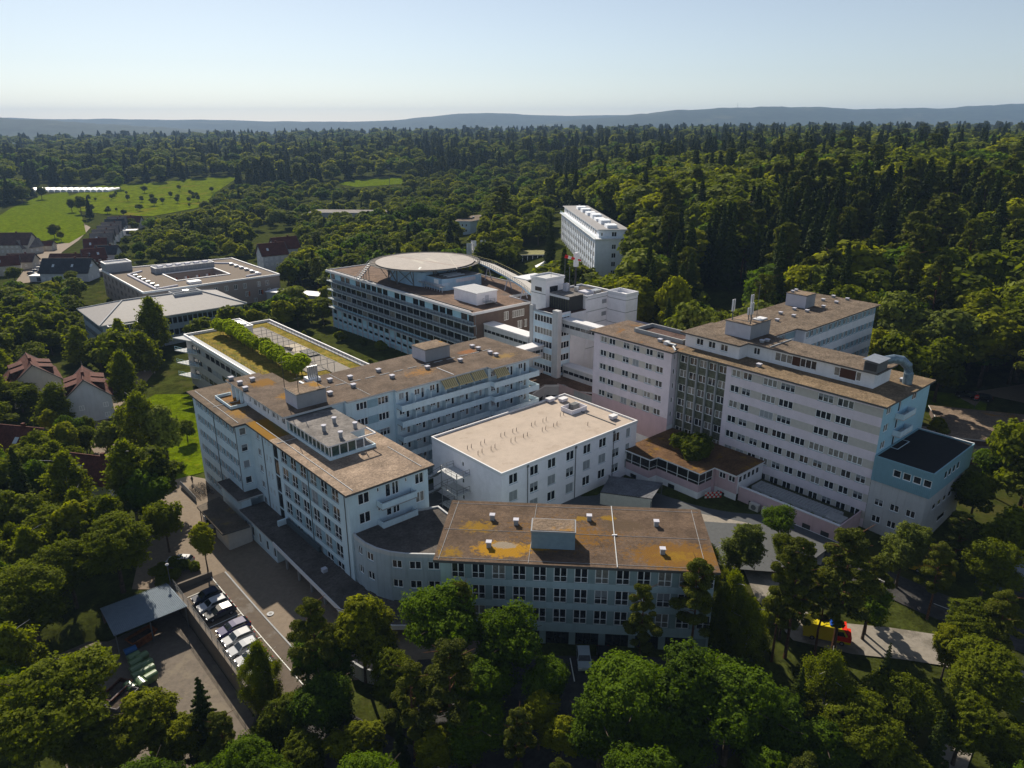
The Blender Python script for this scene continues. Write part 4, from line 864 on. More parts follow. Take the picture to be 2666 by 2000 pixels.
# lookout block with flat wing roof
B.wall.box(132.8,138.0,2,139.5,143.8,32.6,M_white2)
B.roof.box(132.6,137.8,32.6,139.7,144.0,33.0,M_trim,M_concL); B.roof.box(130.6,143.0,32.3,138.5,148.5,32.58,M_trim)
m = MB(); parapet(m,[(132.6,137.8),(139.7,137.8),(139.7,144),(132.6,144)],33.0,33.4,.25,M_trim); B.part(m,"parapet")
B.wall.box(132.77,139.6,29.6,132.795,142.2,30.7,M_glass); B.wall.box(134.2,137.96,29.0,137.2,137.995,31.0,M_glass); B.wall.box(132.76,137.98,28.9,132.795,143.8,29.05,M_rail)
# dark recess with glazing
B.wall.box(134.2,130.6,25.5,139.4,138.0,29.4,M_fdark)
for i in range(8): B.wall.box(134.1,130.9+.9*i,25.5,134.19,131.0+.9*i,28.7,M_olive)
B.wall.box(134.0,130.6,28.7,134.25,138.0,29.3,M_trim); B.wall.box(134.2,130.3,29.4,139.5,138,29.55,M_felt)
# right plant block
B.wall.prism([(139.5,129.8),(140.4,129.3),(149.5,129.3),(149.5,133),(152,133),(152,141),(139.5,141)][::-1], 2, 28.6, M_white2)
B.wall.prism([(147.6,122.8),(152.5,122.8),(152.5,129.25),(147.6,129.25)], 2, 28.6, M_white2)
B.wall.prism([(133.8,129.4),(139.4,129.4),(139.4,138),(133.8,138)], 2, 25.3, M_white2)
B.roof.box(139.5,129.4,28.62,149.4,140.8,28.75,M_dgrav); parapet(B.roof,[(139.4,129.7),(140.3,129.2),(149.6,129.2),(149.6,141.1),(139.4,141.1)],28.6,29.2,.3,M_trim)
parapet(B.roof,[(147.5,122.7),(152.6,122.7),(152.6,129.3),(147.5,129.3)],28.6,29.6,.3,M_trim)
for z in (28.0,24.7,21.3,17.9,14.5): B.wall.box(139.44,129.24,z,149.45,129.295,z+.14,M_boxd); B.wall.box(147.54,122.74,z-.3,152.5,122.795,z-.16,M_boxd); B.wall.box(147.54,122.8,z-.3,147.595,129.2,z-.16,M_boxd)
for b in (132.6,133.9): B.wall.box(139.43,b,24.4,139.49,b+.7,28.0,M_lpan)
B.wall.box(145.5,129.22,26.2,147.2,129.29,27.3,M_boxd); B.wall.box(145.5,129.22,22.8,147.2,129.29,23.9,M_boxd)
m = MB(); m.box(141,131,28.75,144,134,29.6,M_boxw); m.box(145,131.5,28.75,147.5,133.5,29.4,M_metal); m.cyl(143,136.5,28.8,30,.7,M_metal); B.part(m,"rooftop_plant")
m = MB(); m.box(138.0,135.6,29.55,139.4,136.9,31.5,M_boxw); B.part(m,"cabinet")
m = MB(); m.cyl(137.5,134,29.5,36.5,.09,M_rail,6); m.cyl(135.2,138.6,33,36.0,.06,M_rail,6); B.part(m,"aerial")
B.finish()
c = empty("windsock", "red and white windsock on a mast beside the lift tower", "windsock", (*W2(141.0,139.2),29.2), TH)
m = MB(); m.cyl(0,0,0,9.2,.07,M_rail,6); m.build("mast",c)
m = MB()
for i in range(5): m.tube([(-.1-.62*(i+1)*-1-.62,-.62*(i),9.0-.22*i),(-.1+.62*(i+1)-.62*0,-.62*(i+1),9.0-.22*(i+1))],[.45-.05*i,.4-.05*i],red if i%2==0 else M_line,10,cap=False)
m.build("sock",c)
c = empty("light_mast", "dark steel mast with white box on top behind the lift tower", "mast", (*W2(145.6,139.5),29.2), TH)
m = MB(); m.cyl(0,0,-.4,5.6,.28,M_fdark,8); m.build("mast",c); m = MB(); m.box(-.5,-.5,5.6,.5,.5,9.4,M_trim); m.build("antenna_cover",c)
# enclosed bridges
def bridge(label, a0,b0,a1,b1, z0,z1, m_=None, side='W'):
    m_ = m_ or M_concL
    B = Bld("link_bridge", label, "bridge", (a0,b0), z0)
    B.wall.box(a0,b0,z0,a1,b1,z1-.3,m_)
    if side == 'W': B.wall.box(a0-.03,b0+.3,z0+1.5,a0-.004,b1-.3,z0+2.3,M_glass)
    else: B.wall.box(a0+.3,b0-.03,z0+1.5,a1-.3,b0-.004,z0+2.3,M_glass)
    n = int(max(a1-a0,b1-b0)/1.9)
    for i in range(n+1):
        if side == 'W': B.wall.box(a0-.06,b0+i*1.9,z0+1.45,a0-.031,b0+i*1.9+.14,z0+2.35,m_)
        else: B.wall.box(a0+i*1.9,b0-.06,z0+1.45,a0+i*1.9+.14,b0-.031,z0+2.35,m_)
    B.roof.box(a0-.15,b0-.15 if side=='S' else b0,z1-.3,a1+.15,b1,z1,M_trim if z1 > 12 else M_concL)
    B.finish()
bridge("upper enclosed concrete bridge with white roof from the lift tower to the lavender block",130.4,105.5,133.0,129.3,21.0,24.6)
bridge("lower enclosed concrete bridge from the lift tower to the lavender block",130.4,105.5,133.0,128.6,8.6,12.3)
bridge("enclosed concrete bridge with half white roof between the brown gable and the lift tower",127.4,139.1,131.0,157.8,14.2,18.2)
bridge("short enclosed bridge with white roof from the ward wing to the lift tower",104.1,133.7,128.1,137.2,13.6,17.0,side='S')
bridge("lower short enclosed bridge from the ward wing to the lift tower",104.1,133.7,128.1,137.2,7.0,10.4,side='S')

# ============================================================ HELIPORT BUILDING
B = Bld("heliport_building", "long seven storey block with balcony bands, blue panels and a brown gable carrying the helipad", "hospital building", (123.8, 158), 0)
h = []; M_w = wallmat("grey_white_balcony_wall",(.40,.45,.48),streak=.4)
pat = [1,0,1,1,0,1,1,1,1,1,1,0,1,1,0,1,1,0,1,1,1,0,1,1]
for i in range(24):
    x = .5+3.56*i
    if pat[i]: h.append((x,x+3.0,18.5,20.7,2,'dark','g'))
for k in range(3):
    for i in range(24): x = .5+3.56*i; h.append((x,x+3.3,15.1-3.3*k,17.4-3.3*k,2,'dark',random.choices('gc',(88,12))[0]))
rb = [q for q in h]
for i in range(24):
    x = .4+3.56*i
    if i % 5 != 1: h.append((x,x+2.9,5.4,7.0,2,'dark','g'))
    h.append((x,x+2.9,3.0,3.9,2,'dark','g'))
mf = lambda x, z: (M_bpan if z < 8.2 or (z > 18.4 and z < 20.8) else M_fdark if 14.9 < z < 15.2 else M_w)
B.facade((124.9,244.0), WE, 85.6, 0, 21.0, h, mf)
h = [(11.4,13.2,17.4,20.0,2,'n','c'),(14.6,19.4,17.6,19.8,6,'n','c'),(16.6,18.6,14.0,16.4,3,'n','c'),(19.3,20.6,14.0,16.4,2,'n','c')]
B.facade((124.2,158.4), SO, 21.3, 0, 21.0, h, M_brown)
shell(B, [(124.9,158.4),(145.5,158.4),(145.5,168),(160,168),(160,243.6),(124.9,243.6)], 0, 21.0, M_brown, skip=(0,5))
B.roof.prism([(123.5,158.0),(145.6,158.0),(145.6,167.5),(160.5,167.5),(160.5,244.5),(123.5,244.5)], 21.0, 21.45, M_fascia, mat("red_brown_gravel",(.17,.115,.085),rough=.95,var=.25,scale=10,bump=.8,col2=(.12,.10,.09),thr=.6,pscale=.15))
parapet(B.roof, [(123.4,157.9),(145.7,157.9),(145.7,167.4),(160.6,167.4),(160.6,244.6),(123.4,244.6)], 21.0, 21.75, .22, M_trim)
m = MB()
for i in range(40): pass
m.box(124.3,160,21.46,124.6,243,21.7,M_trim); m.box(125.2,160,21.46,125.4,243,21.75,M_fdark); B.part(m,"roof_gutter")
for k in range(4):
    z = 17.95-3.3*k; m = MB(); m.box(123.3,158.2,z-.3,124.88,244.4,z,M_w); B.part(m,"balcony_slab")
    m = MB(); railing(m,[(123.35,244.4),(123.35,158.3)],z,1.05,M_fdark,1.78,3); B.part(m,"balcony_railing")
for k,z in enumerate((4.5,2.2)): m = MB(); m.box(124.6,158.5,z-.08,124.89,244,z,M_boxw); B.part(m,"maintenance_rail")
for i in range(25): m = MB(); m.box(124.55,158.6+3.56*i,0,124.88,158.78+3.56*i,8,M_boxw); B.part(m,"facade_post")
B.finish(100)
# helipad on trussed legs
HC = W2(142.8,208.6); H = empty("helipad", "large round concrete helipad raised on a steel truss above the roof of the balcony block", "helipad", (*HC,21.45), TH)
m = MB(); n = 72; ring = lambda r: [(r*cos(2*pi*i/n), r*sin(2*pi*i/n)) for i in range(n)]
m.prism(ring(16.9), 5.4, 6.0, M_rail, mat("helipad_concrete",(.42,.385,.355),rough=.9,var=.1,scale=.7,col2=(.37,.34,.315),thr=.55,pscale=.12)); m.build("landing_deck",H)
m = MB(); P = ring(17.0); Q = ring(18.9)
netm = mat("safety_net_mesh",(.13,.115,.10),var=.3,scale=20)
for i in range(n):
    j = (i+1)%n; m.poly([(*P[i],5.6),(*P[j],5.6),(*Q[j],5.95),(*Q[i],5.95)],netm); m.poly([(*P[j],5.58),(*P[i],5.58),(*Q[i],5.93),(*Q[j],5.93)],netm)
    m.bar((*Q[i],5.97),(*Q[j],5.97),.12,M_rail)
    if i%3==0: m.bar((*P[i],5.6),(*Q[i],5.98),.12,M_rail)
m.build("safety_net",H)
m = MB(); z = 6.015
paint = mat("faded_white_marking",(.47,.44,.39),var=.1,scale=3); rp_ = mat("faded_red_marking",(.36,.20,.17),var=.2,scale=3)
def mark(x0,y0,x1,y1,mm,zz,ang=0):
    c_,s_ = cos(ang),sin(ang); m.poly([(x*c_-y*s_,x*s_+y*c_,zz) for x,y in ((x0,y0),(x1,y0),(x1,y1),(x0,y1))],mm)
hA = R(-10)
mark(-3.4,-4.5,-1.9,4.5,paint,z,hA); mark(1.9,-4.5,3.4,4.5,paint,z,hA); mark(-1.9,-.8,1.9,.8,paint,z,hA)
mark(-16.2,-.12,16.2,.12,rp_,z+.004,R(100)-0); mark(-16.4,-.12,16.4,.12,paint,z+.008,R(10)); mark(-16.2,-9.2,12,-8.9,paint,z+.012,R(60))
mark(-15.8,-.35,-11.4,.35,M_line,z+.016,R(48)); m.build("deck_marking",H)
m = MB()
for i in range(12):
    a = 2*pi*i/12+.13; x, y = 12.8*cos(a), 12.8*sin(a); m.bar((x,y,0),(x,y,5.4),.32,M_rail)
m.build("leg",H)
m = MB()
for i in range(12):
    a, b = 2*pi*i/12+.13, 2*pi*(i+1)/12+.13; p_, q_ = (12.8*cos(a),12.8*sin(a)), (12.8*cos(b),12.8*sin(b))
    m.bar((*p_,.2),(*q_,5.2),.2,M_rail); m.bar((*q_,.2),(*p_,5.2),.2,M_rail); m.bar((*p_,5.1),(16.6*cos(a),16.6*sin(a),5.5),.25,M_rail); m.bar((*p_,5.2),(*q_,5.2),.3,M_rail)
    m.bar((*p_,5.3),(0,0,5.3),.3,M_rail)
    m.bar((*p_,.3),(16*cos(a),16*sin(a),5.3),.2,M_rail)
m.build("truss",H)
m = MB()
for i in range(9): t = i/9; m.box(-15.5-5.5*t,10.0,5.4-5.2*t-.1,-15.0-5.5*t,12,5.4-5.2*t,M_metal)
for y in (10.0,12.0):
    m.bar((-15,y,5.4),(-21,y,.1),.18,M_metal); m.bar((-15,y,6.4),(-21,y,1.1),.08,M_metal)
    for q in (-16.5,-18.5): m.bar((q,y,0),(q,y,5.4-(-15-q)*.87),.15,M_rail)
m.build("access_stair",H)
Pn = Bld("plant_building", "pale blue metal plant building under the helipad deck", "plant building", (134.9,188), 21.46)
m_bl = wallmat("pale_blue_metal_sheet",(.32,.48,.64),streak=.15)
Pn.wall.prism([(135,188.3),(136.6,187.4),(150.5,187.4),(150.5,200),(135,200)],21.46,25.2,m_bl,M_felt); Pn.wall.prism([(133.6,197),(147,197),(150,205),(149,216),(143,222),(136,221),(132,214),(132,203)],21.46,26.2,m_bl)
Pn.wall.box(140,187.36,23.6,148,187.39,24.7,M_boxw); Pn.wall.poly([(134.95,192.5,23.4),(134.95,190.0,23.4),(134.95,190.0,24.8),(134.95,192.5,24.8)],M_frame)
m = MB()
for y in (189.5,191.5,193.5): m.tube([(138,y,25.4),(145,y,25.4)],.3,M_metal)
Pn.part(m,"roof_pipe")
m = MB()
for i in range(9): m.bar((133.4,186+1.4*i,21.46),(133.4,186+1.4*i,23.2),.12,M_boxw)
m.box(132.4,185.6,23.2,134.4,198,23.35,M_metal); railing(m,[(132.4,198),(132.4,185.6),(136,185.6)],23.35,.9,M_boxw,1.4)
Pn.part(m,"walkway"); Pn.finish()
Pn = Bld("roof_cabin", "white rectangular plant cabin with steps on the balcony block roof", "plant cabin", (130.8,165.2), 21.46)
Pn.wall.box(130.8,165.2,21.46,138.6,176.2,24.9,M_modw); Pn.roof.box(130.5,164.9,24.9,138.9,176.5,25.1,M_trim,M_concL)
m = MB()
for i in range(9): m.box(130.6+.9*i,165,25.103,130.68+.9*i,176.4,25.16,M_trim)
Pn.part(m,"roof_seam")
m = MB(); m.box(134,165.14,21.5,135.4,165.19,24.0,M_boxw); Pn.part(m,"door")
m = MB(); m.box(133,163.2,22.1,136,165.1,22.3,M_metal); railing(m,[(133,165),(133,163.2),(136,163.2)],22.3,1.0)
for i in range(5): m.box(136+.3*i,163.3,21.9-.16*i,136.3+.3*i,164.4,22.0-.16*i,M_metal)
Pn.part(m,"steps"); Pn.finish()
# sloping access ramp from the pad to the tower
Rm = empty("helipad_ramp", "long sloping access ramp with railings from the helipad down to the lift tower", "ramp", (*W2(150,176),21.46), TH)
m = MB(); ro = (150,176,21.46)
L_ = [((156.5,199.0),(159.5,205.0),27.3),((153.8,188),(158.4,190),27.0),((149.6,174),(154.0,174.5),26.5),((144.8,161),(149.2,161),26.0),((138.6,148.4),(143.0,148.2),25.6),((137.5,144.2),(141.5,144.2),25.6)]
rs = mat("ramp_concrete",(.50,.48,.45),rough=.9,var=.1)
for (p0,q0,z0),(p1,q1,z1) in zip(L_[:-1],L_[1:]):
    m.poly([(*p0,z0),(*p1,z1),(*q1,z1),(*q0,z0)],rs); m.poly([(*q0,z0-.5),(*q1,z1-.5),(*p1,z1-.5),(*p0,z0-.5)],M_conc)
    m.poly([(*p1,z1-.5),(*p1,z1),(*p0,z0),(*p0,z0-.5)],m_bl); m.poly([(*q0,z0-.5),(*q0,z0),(*q1,z1),(*q1,z1-.5)],m_bl)
m.build("ramp_deck",Rm,ro)
m = MB(); yr = mat("yellow_handrail",(.45,.40,.16),var=.1)
for side in (0,1):
    for s0,s1 in zip(L_[:-1],L_[1:]):
        p0,p1 = s0[side],s1[side]; d = math.hypot(p1[0]-p0[0],p1[1]-p0[1]); nn = max(1,int(d/1.5))
        m.bar((*p0,s0[2]+1.1),(*p1,s1[2]+1.1),.08,yr if side else M_rail); m.bar((*p0,s0[2]+.55),(*p1,s1[2]+.55),.05,M_rail)
        for k in range(nn): t = k/nn; x,y,z = p0[0]+(p1[0]-p0[0])*t,p0[1]+(p1[1]-p0[1])*t,s0[2]+(s1[2]-s0[2])*t; m.bar((x,y,z),(x,y,z+1.1),.07,M_rail)
m.build("railing",Rm,ro)
for p_,z in (((152,175.5),26.3),((147,162.5),25.8),((157.2,192),26.8)):
    m = MB(); m.bar((p_[0]-1.5,p_[1],21.46),(p_[0],p_[1],z-.5),.25,M_boxw); m.bar((p_[0]+1.5,p_[1],21.46),(p_[0],p_[1],z-.5),.25,M_boxw); m.build("leg",Rm,ro)

# ============================================================ GREEN ROOF BUILDING
B = Bld("green_roof_building", "three storey office block with a grass roof terrace, central path and pergola", "office building", (62.5, 131.9), 0)
M_tau = wallmat("taupe_panels",(.38,.37,.36),streak=.1)
h = []
for k in range(3):
    zt = 12.9-3.7*k
    for i in range(20): x = 4.5+3.6*i; h.append((x,x+3.3,zt-1.5,zt,2,'dark',random.choices('gbc',(60,25,15))[0]))
B.facade((62.6,214.4), WE, 82.4, 0, 14.2, h, M_tau)
shell(B, [(62.6,132),(88,132),(88,214.4),(62.6,214.4)], 0, 14.2, M_tau, skip=(3,))
B.roof.prism([(62.7,131.95),(87.9,131.95),(87.9,214.3),(62.7,214.3)], 14.0, 14.3, M_concL, M_grass)
parapet(B.roof, [(62.3,131.9),(88.2,131.9),(88.2,214.7),(62.3,214.7)], 14.0, 15.0, .34, M_trim)
m = MB(); m.box(62.8,132,14.3,64.4,214,14.42,M_concL); m.box(86.8,132,14.3,87.7,214,14.42,M_boxd); B.part(m,"gravel_margin")
m = MB(); m.box(78.6,142,14.31,83.6,209,14.44,mat('roof_path_slabs',(.23,.205,.18),var=.15)); m.box(74,160,14.31,78.6,200,14.43,mat("roof_terrace_paving",(.24,.22,.2),var=.15)); m.box(79,176,14.45,83.5,186,14.52,mat("beige_deck",(.44,.38,.30),var=.1))
for i in range(7): m.box(80.2,172+.9*i,14.46,83.2,172.5+.9*i,14.8,M_fdark)
m.poly([(76,186,14.5),(79,180,14.5),(79.8,180.4,15.2),(76.8,186.4,15.2)],M_fdark); m.poly([(74.6,176,14.5),(78,171,14.5),(78.8,171.4,15.2),(75.4,176.4,15.2)],M_fdark)
B.part(m,"roof_path")
m = MB(); railing(m,[(64.8,213),(64.8,133)],14.3,1.1,mat("rusty_fence",(.14,.10,.06)),2.0,2); B.part(m,"fence")
m = MB(); railing(m,[(87.0,213),(87.0,133)],14.3,1.1,mat("dark_red_fence",(.10,.06,.05)),2.0,2); B.part(m,"fence")
m = MB(); m.box(73.6,202.2,14.3,77.8,212,17.2,M_white2); parapet(m,[(73.4,202),(78,202),(78,212.2),(73.4,212.2)],17.2,17.5,.3,M_trim); m.box(74.6,204,17.2,76.8,207,17.8,M_metal); B.part(m,"roof_house")
m = MB()
for i in range(13):
    b = 157+3.6*i; m.bar((74.4,b,16.9),(80.2,b,16.9),.09,M_rail); m.bar((79.4,b,14.3),(79.4,b,16.9),.09,M_rail); m.bar((74.6,b,14.3),(74.6,b,16.9),.09,M_rail)
m.bar((75,157,16.95),(75,201,16.95),.08,M_rail); m.bar((79.6,157,16.95),(79.6,201,16.95),.08,M_rail); B.part(m,"pergola")
for k in range(4): m = MB(); z = 14.5-3.7*k; m.prism([(59.2,214.6),(62.6,206),(62.6,214.6)],z-.25,z,M_concL); railing(m,[(62.5,206),(59.3,214.5)],z,1.1,M_bpan,1.2) if k else None; B.part(m,"corner_balcony")
B.finish(100)
# outside ramp stair near its corner
c = empty("garden_stair", "long pale outside stair with handrails by the lawn", "staircase", (*W2(52,162),0), TH)
m = MB()
for i in range(20): m.box(52,162+.75*i,0,55,162+.75*(i+1),.15+.13*i,M_concL)
m.build("steps",c,(52,162,0)); m = MB(); railing(m,[(52,162),(52,177)],1.2,1.0,M_boxw); railing(m,[(55,162),(55,177)],1.2,1.0,M_boxw); m.build("handrail",c,(52,162,0))

# ============================================================ BRICK COURT BUILDING, HIP ROOF BUILDING
B = Bld("courtyard_building", "flat roofed beige brick building with square inner court and white roof edging at left", "building", (77.2, 309.5), -3)
M_brk = mat("beige_brick",(.31,.255,.225),rough=.9,var=.12,scale=3,bump=.2); M_bgr = mat("brown_gravel",(.19,.155,.125),rough=.95,var=.18,scale=6,bump=.5)
h = []
for zt in (7.6,4.2,.8):
    for i in range(9): x = 3+6.2*i; h.append((x,x+1.0,zt-2.0,zt,1,'dark','g')); h.append((x+1.5,x+2.3,zt-2.0,zt,1,'dark','c'))
B.facade((77.2,372), WE, 62.5, -3, 9.0, h, M_brk)
h = []
for zt,XS in ((7.2,(27.5,32,36,40,46.2,50.0)),(3.6,(14,18,40.5,46.5,50.5)),(.2,(5,12,20,30,36,44,50))):
    for x in XS: h.append((x,x+1.5,zt-2.2,zt,2,'n',random.choice('gc')))
B.facade((77.2,309.5), SO, 56.6, -3, 9.0, h, M_brk)
shell(B, [(77.2,309.5),(133.8,309.5),(133.8,364),(77.2,372)], -3, 9.0, M_brk, skip=(0,3))
C_ = (95.5,325,117,343.5)
for P_ in ([(77.3,309.6),(133.7,309.6),(133.7,C_[1]),(77.3,C_[1])],[(77.3,C_[1]),(C_[0],C_[1]),(C_[0],C_[3]),(77.3,C_[3])],[(C_[2],C_[1]),(133.7,C_[1]),(133.7,C_[3]),(C_[2],C_[3])],[(77.3,C_[3]),(133.7,C_[3]),(133.7,364),(77.3,371.9)]):
    B.roof.prism(P_, 8.6, 8.9, M_bgr)
for q in (((C_[0],C_[1]),(C_[0],C_[3])),((C_[0],C_[3]),(C_[2],C_[3])),((C_[2],C_[3]),(C_[2],C_[1])),((C_[2],C_[1]),(C_[0],C_[1]))): B.wall.poly([(*q[0],-3),(*q[1],-3),(*q[1],8.6),(*q[0],8.6)],M_brk)
rust = mat("rust_red_shutter",(.38,.12,.06)); 
for x in (99,104,109,113.5): B.wall.box(x,C_[3]-.06,4.4,x+1.0,C_[3]-.02,6.9,M_frame); B.wall.box(x+1.05,C_[3]-.07,4.4,x+1.8,C_[3]-.021,6.9,rust)
for b in (328,334,339): B.wall.box(C_[2]-.06,b,4.4,C_[2]-.02,b+1.6,6.9,M_frame); B.wall.box(C_[2]-.07,b-.9,4.4,C_[2]-.021,b-.05,6.9,rust)
for x,z in ((14.9,3.5),(19.5,6.9),(47.8,3.4),(41.9,3.4)): B.wall.box(77.2+x,309.44,z-2,77.9+x,309.49,z,rust)
parapet(B.roof,[(77,309.3),(134,309.3),(134,364.2),(77,372.2)],8.6,9.35,.5,M_trim)
parapet(B.roof,[(C_[0]-.8,C_[1]-.8),(C_[2]+.8,C_[1]-.8),(C_[2]+.8,C_[3]+.8),(C_[0]-.8,C_[3]+.8)],8.9,9.3,.55,M_trim)
m = MB(); m.box(77.2,363.5,8.9,88,371.8,12.6,M_boxd); parapet(m,[(77.1,363.4),(88.1,363.4),(88.1,371.9),(77.1,371.9)],12.6,13.1,.5,M_trim); B.part(m,"roof_house")
m = MB(); m.box(93,346.5,8.9,119,353.5,11.2,M_boxd)
for i in range(13): m.box(93+2*i,346.42,9.2,93.15+2*i,346.49,11.2,M_metal)
parapet(m,[(93,346.4),(119,346.4),(119,353.6),(93,353.6)],11.2,11.5,.3,M_trim)
for i in range(6): m.box(95+4*i,348.5,11.2,97+4*i,351.5,11.9,M_boxw)
B.part(m,"roof_plant_room")
m = MB()
for p_,q_ in (((83,312.5),(83,352)),((83,352),(90,357)),((83,312.5),(92,314.5)),((128,316),(128,350)),((121,314.5),(128,316)),((128,350),(120,358))): m.bar((*p_,9.2),(*q_,9.2),.9,M_boxw,.6)
for b in (316,322,328,334,340,346): m.box(83.8,b,8.92,85.4,b+1.2,9.9,M_metal); m.box(126,b,8.92,127.4,b+1.2,9.9,M_metal)
m.box(96.5,313.5,8.92,101.5,317.5,10.0,M_trim); B.part(m,"air_duct")
B.finish(100)
B = Bld("hip_roof_building", "two storey office building with wide grey metal hip roof and ribbon windows", "office building", (52.5, 267), -2.5)
h = [(1.2+1.75*i,2.6+1.75*i,5.4,7.6,1,'dark','g') for i in range(26)]; M_hw = wallmat("blue_grey_wall",(.36,.44,.52))
B.facade((52.6,267.2), SO, 47.4, -2.5, 8.6, h+[(1.2+1.75*i,2.6+1.75*i,1.4,3.4,1,'dark','g') for i in range(26)], M_hw)
B.facade((52.6,296), WE, 28.8, -2.5, 8.6, [(1.2+1.9*i,2.7+1.9*i,5.4,7.6,1,'dark','g') for i in range(14)]+[(1.2+1.9*i,2.7+1.9*i,1.4,3.4,1,'dark','c') for i in range(14)], M_hw)
shell(B, [(52.6,267.2),(100,267.2),(100,296),(52.6,296)], -2.5, 8.6, M_hw, skip=(0,3))
E_ = [(51.3,265.8),(101.2,265.8),(101.2,297.3),(51.3,297.3)]; r0, r1 = (63.0,281.5), (89,281.5); z0, z1 = 8.9, 13.0
M_mr = mat("grey_metal_roofing",(.30,.285,.28),rough=.65,metal=0,var=.08,scale=.8); 
B.roof.poly([(*E_[0],z0),(*E_[1],z0),(*r1,z1),(*r0,z1)],M_mr); B.roof.poly([(*E_[1],z0),(*E_[2],z0),(*r1,z1)],M_mr); B.roof.poly([(*E_[2],z0),(*E_[3],z0),(*r0,z1),(*r1,z1)],M_mr); B.roof.poly([(*E_[3],z0),(*E_[0],z0),(*r0,z1)],M_mr)
for p_ in (E_[0],E_[3]): B.roof.bar((*p_,z0+.1),(*r0,z1+.1),.35,M_concL)
for p_ in (E_[1],E_[2]): B.roof.bar((*p_,z0+.1),(*r1,z1+.1),.35,M_concL)
B.roof.bar((*r0,z1+.1),(*r1,z1+.1),.35,M_concL); B.roof.prism(E_,8.55,8.88,M_concL)
m = MB(); parapet(m,[(80,279),(90,279),(90,286),(80,286)],11.5,13.1,.3,M_concL); m.box(84,281,12,86,283,13.6,M_metal); B.part(m,"roof_plant_well")
m = MB(); m.box(53.5,263.5,2.2,63,267.1,2.5,M_trim); m.box(53.5,263.5,5.6,63,267.1,5.8,M_trim)
for a in (53.6,58.2,62.8): m.bar((a,263.6,-2.5),(a,263.6,8.6),.25,M_trim)
m.bar((53.6,263.6,8.6),(62.8,263.6,8.6),.3,M_trim); m.bar((53.6,267,8.6),(53.6,263.6,8.6),.3,M_trim); m.bar((58.2,267,8.6),(58.2,263.6,8.6),.3,M_trim); m.bar((62.8,267,8.6),(62.8,263.6,8.6),.3,M_trim); railing(m,[(53.6,263.6),(62.8,263.6)],2.5,1.1); B.part(m,"balcony_frame")
B.finish(100)

# ============================================================ FAR WHITE SLAB BLOCK
FA = math.atan2(381-283, 24.5-32.6+0)   # long axis heading away
B = Bld("white_slab_block", "long white six storey slab with set-back roof storey standing before the forest", "apartment building", (32.4, 283.2), 12, rz=R(5))
Lb, Wb = 88.0, 13.6; M_fw = wallmat("bright_white_render",(.82,.86,.93),streak=.08)
h = []
for k in range(6): h.append((6.2,7.9,28.0-3.35*k-1.9,28.0-3.35*k,2,'n','g'))
B.facade((0,0), SO, Wb, 10, 30.0, h, M_fw)
h = []
for k in range(6):
    for i in range(18): x = 2+4.7*i; h.append((x,x+2.9,28.0-3.35*k-1.9,28.0-3.35*k,2,'n',random.choice('gcb')))
B.facade((0,Lb), WE, Lb, 10, 30.0, h, lambda x, z: M_fw)
shell(B, [(0,0),(Wb,0),(Wb,Lb),(0,Lb)], 10, 30.0, M_fw, skip=(0,3))
for i in range(19): B.wall.box(-.3,.6+4.7*i,12,-.01,1.0+4.7*i,29.9,M_fw)
B.roof.box(-.9,-.9,30.0,Wb+.9,Lb+.5,30.25,M_trim)
B.facade((1.3,Lb-1), WE, Lb-2.5, 30.26, 33.3, [(2+4.7*i,5.4+4.7*i,30.7,32.6,2,'n','g') for i in range(17)], M_fw); B.facade((1.3,1.5), SO, Wb-2.6, 30.26, 33.3, [(5,7,30.7,32.6,2,'n','g'),(.8,1.6,31,32.4,1,'n','c')], M_fw)
B.roof.box(.6,.8,33.3,Wb-.6,Lb,33.6,M_trim,mat("grey_sheet_roof",(.30,.29,.29),rough=.6,var=.15))
m = MB(); railing(m,[(-.6,Lb),(-.6,-.6),(Wb+.6,-.6),(Wb+.6,Lb)],30.25,1.0,M_bpan,2.3,3); B.part(m,"balcony_railing")
for y0,hh in ((4,1.2),(16,1.6),(26,1.0),(34,1.8),(46,1.3),(58,1.5),(70,1.2)): m = MB(); m.box(5,y0,33.6,9,y0+5.5,33.6+hh,M_fw); m.cyl(7,y0+7.5,33.6,35,.5,M_metal,8); B.part(m,"roof_plant")
B.finish(100)
B = Bld("entrance_pavilion", "low canopied pavilion with grass roof at the foot of the white slab block", "pavilion", (*D(1200,548,14.5),), 11, rz=R(8))
B.wall.box(-14,0,9,12,9,14.2,M_fdark); B.roof.prism([(-18,-2),(13,-2),(14,11),(-16,10)],14.2,14.6,M_concL,mat("sedum_roof",(.20,.19,.07),var=.3,scale=1,bump=.5))
for i in range(12): B.wall.bar((-16+2.4*i,-1.6,10),(-16+2.4*i,-1.6,14.2),.25,M_frame)
B.roof.prism([(13,-6),(24,-8),(26,8),(14,12)],16,16.5,M_trim,mat("sedum_green",(.17,.22,.06),var=.3)); B.wall.prism([(13.5,-5.5),(23.5,-7.5),(25.5,7.5),(14,11)],9,16,M_fw)
B.finish()
c = empty("entrance_tent", "white tented canopy in front of the low pavilion", "canopy", (*D(1215,567,14),12.2), .1)
m = MB()
for i in range(3): x = -12+8*i; m.poly([(x,-3,0),(x+8,-3,0),(x+4,0,2.6)],M_trim); m.poly([(x+8,-3,0),(x+8,3,0),(x+4,0,2.6)],M_trim); m.poly([(x+8,3,0),(x,3,0),(x+4,0,2.6)],M_trim); m.poly([(x,3,0),(x,-3,0),(x+4,0,2.6)],M_trim)
m.build("canvas",c); m = MB()
for x in (-12,-4,4,12):
    for y in (-3,3): m.bar((x,y,-2.5),(x,y,0),.15,M_rail)
m.build("pole",c)
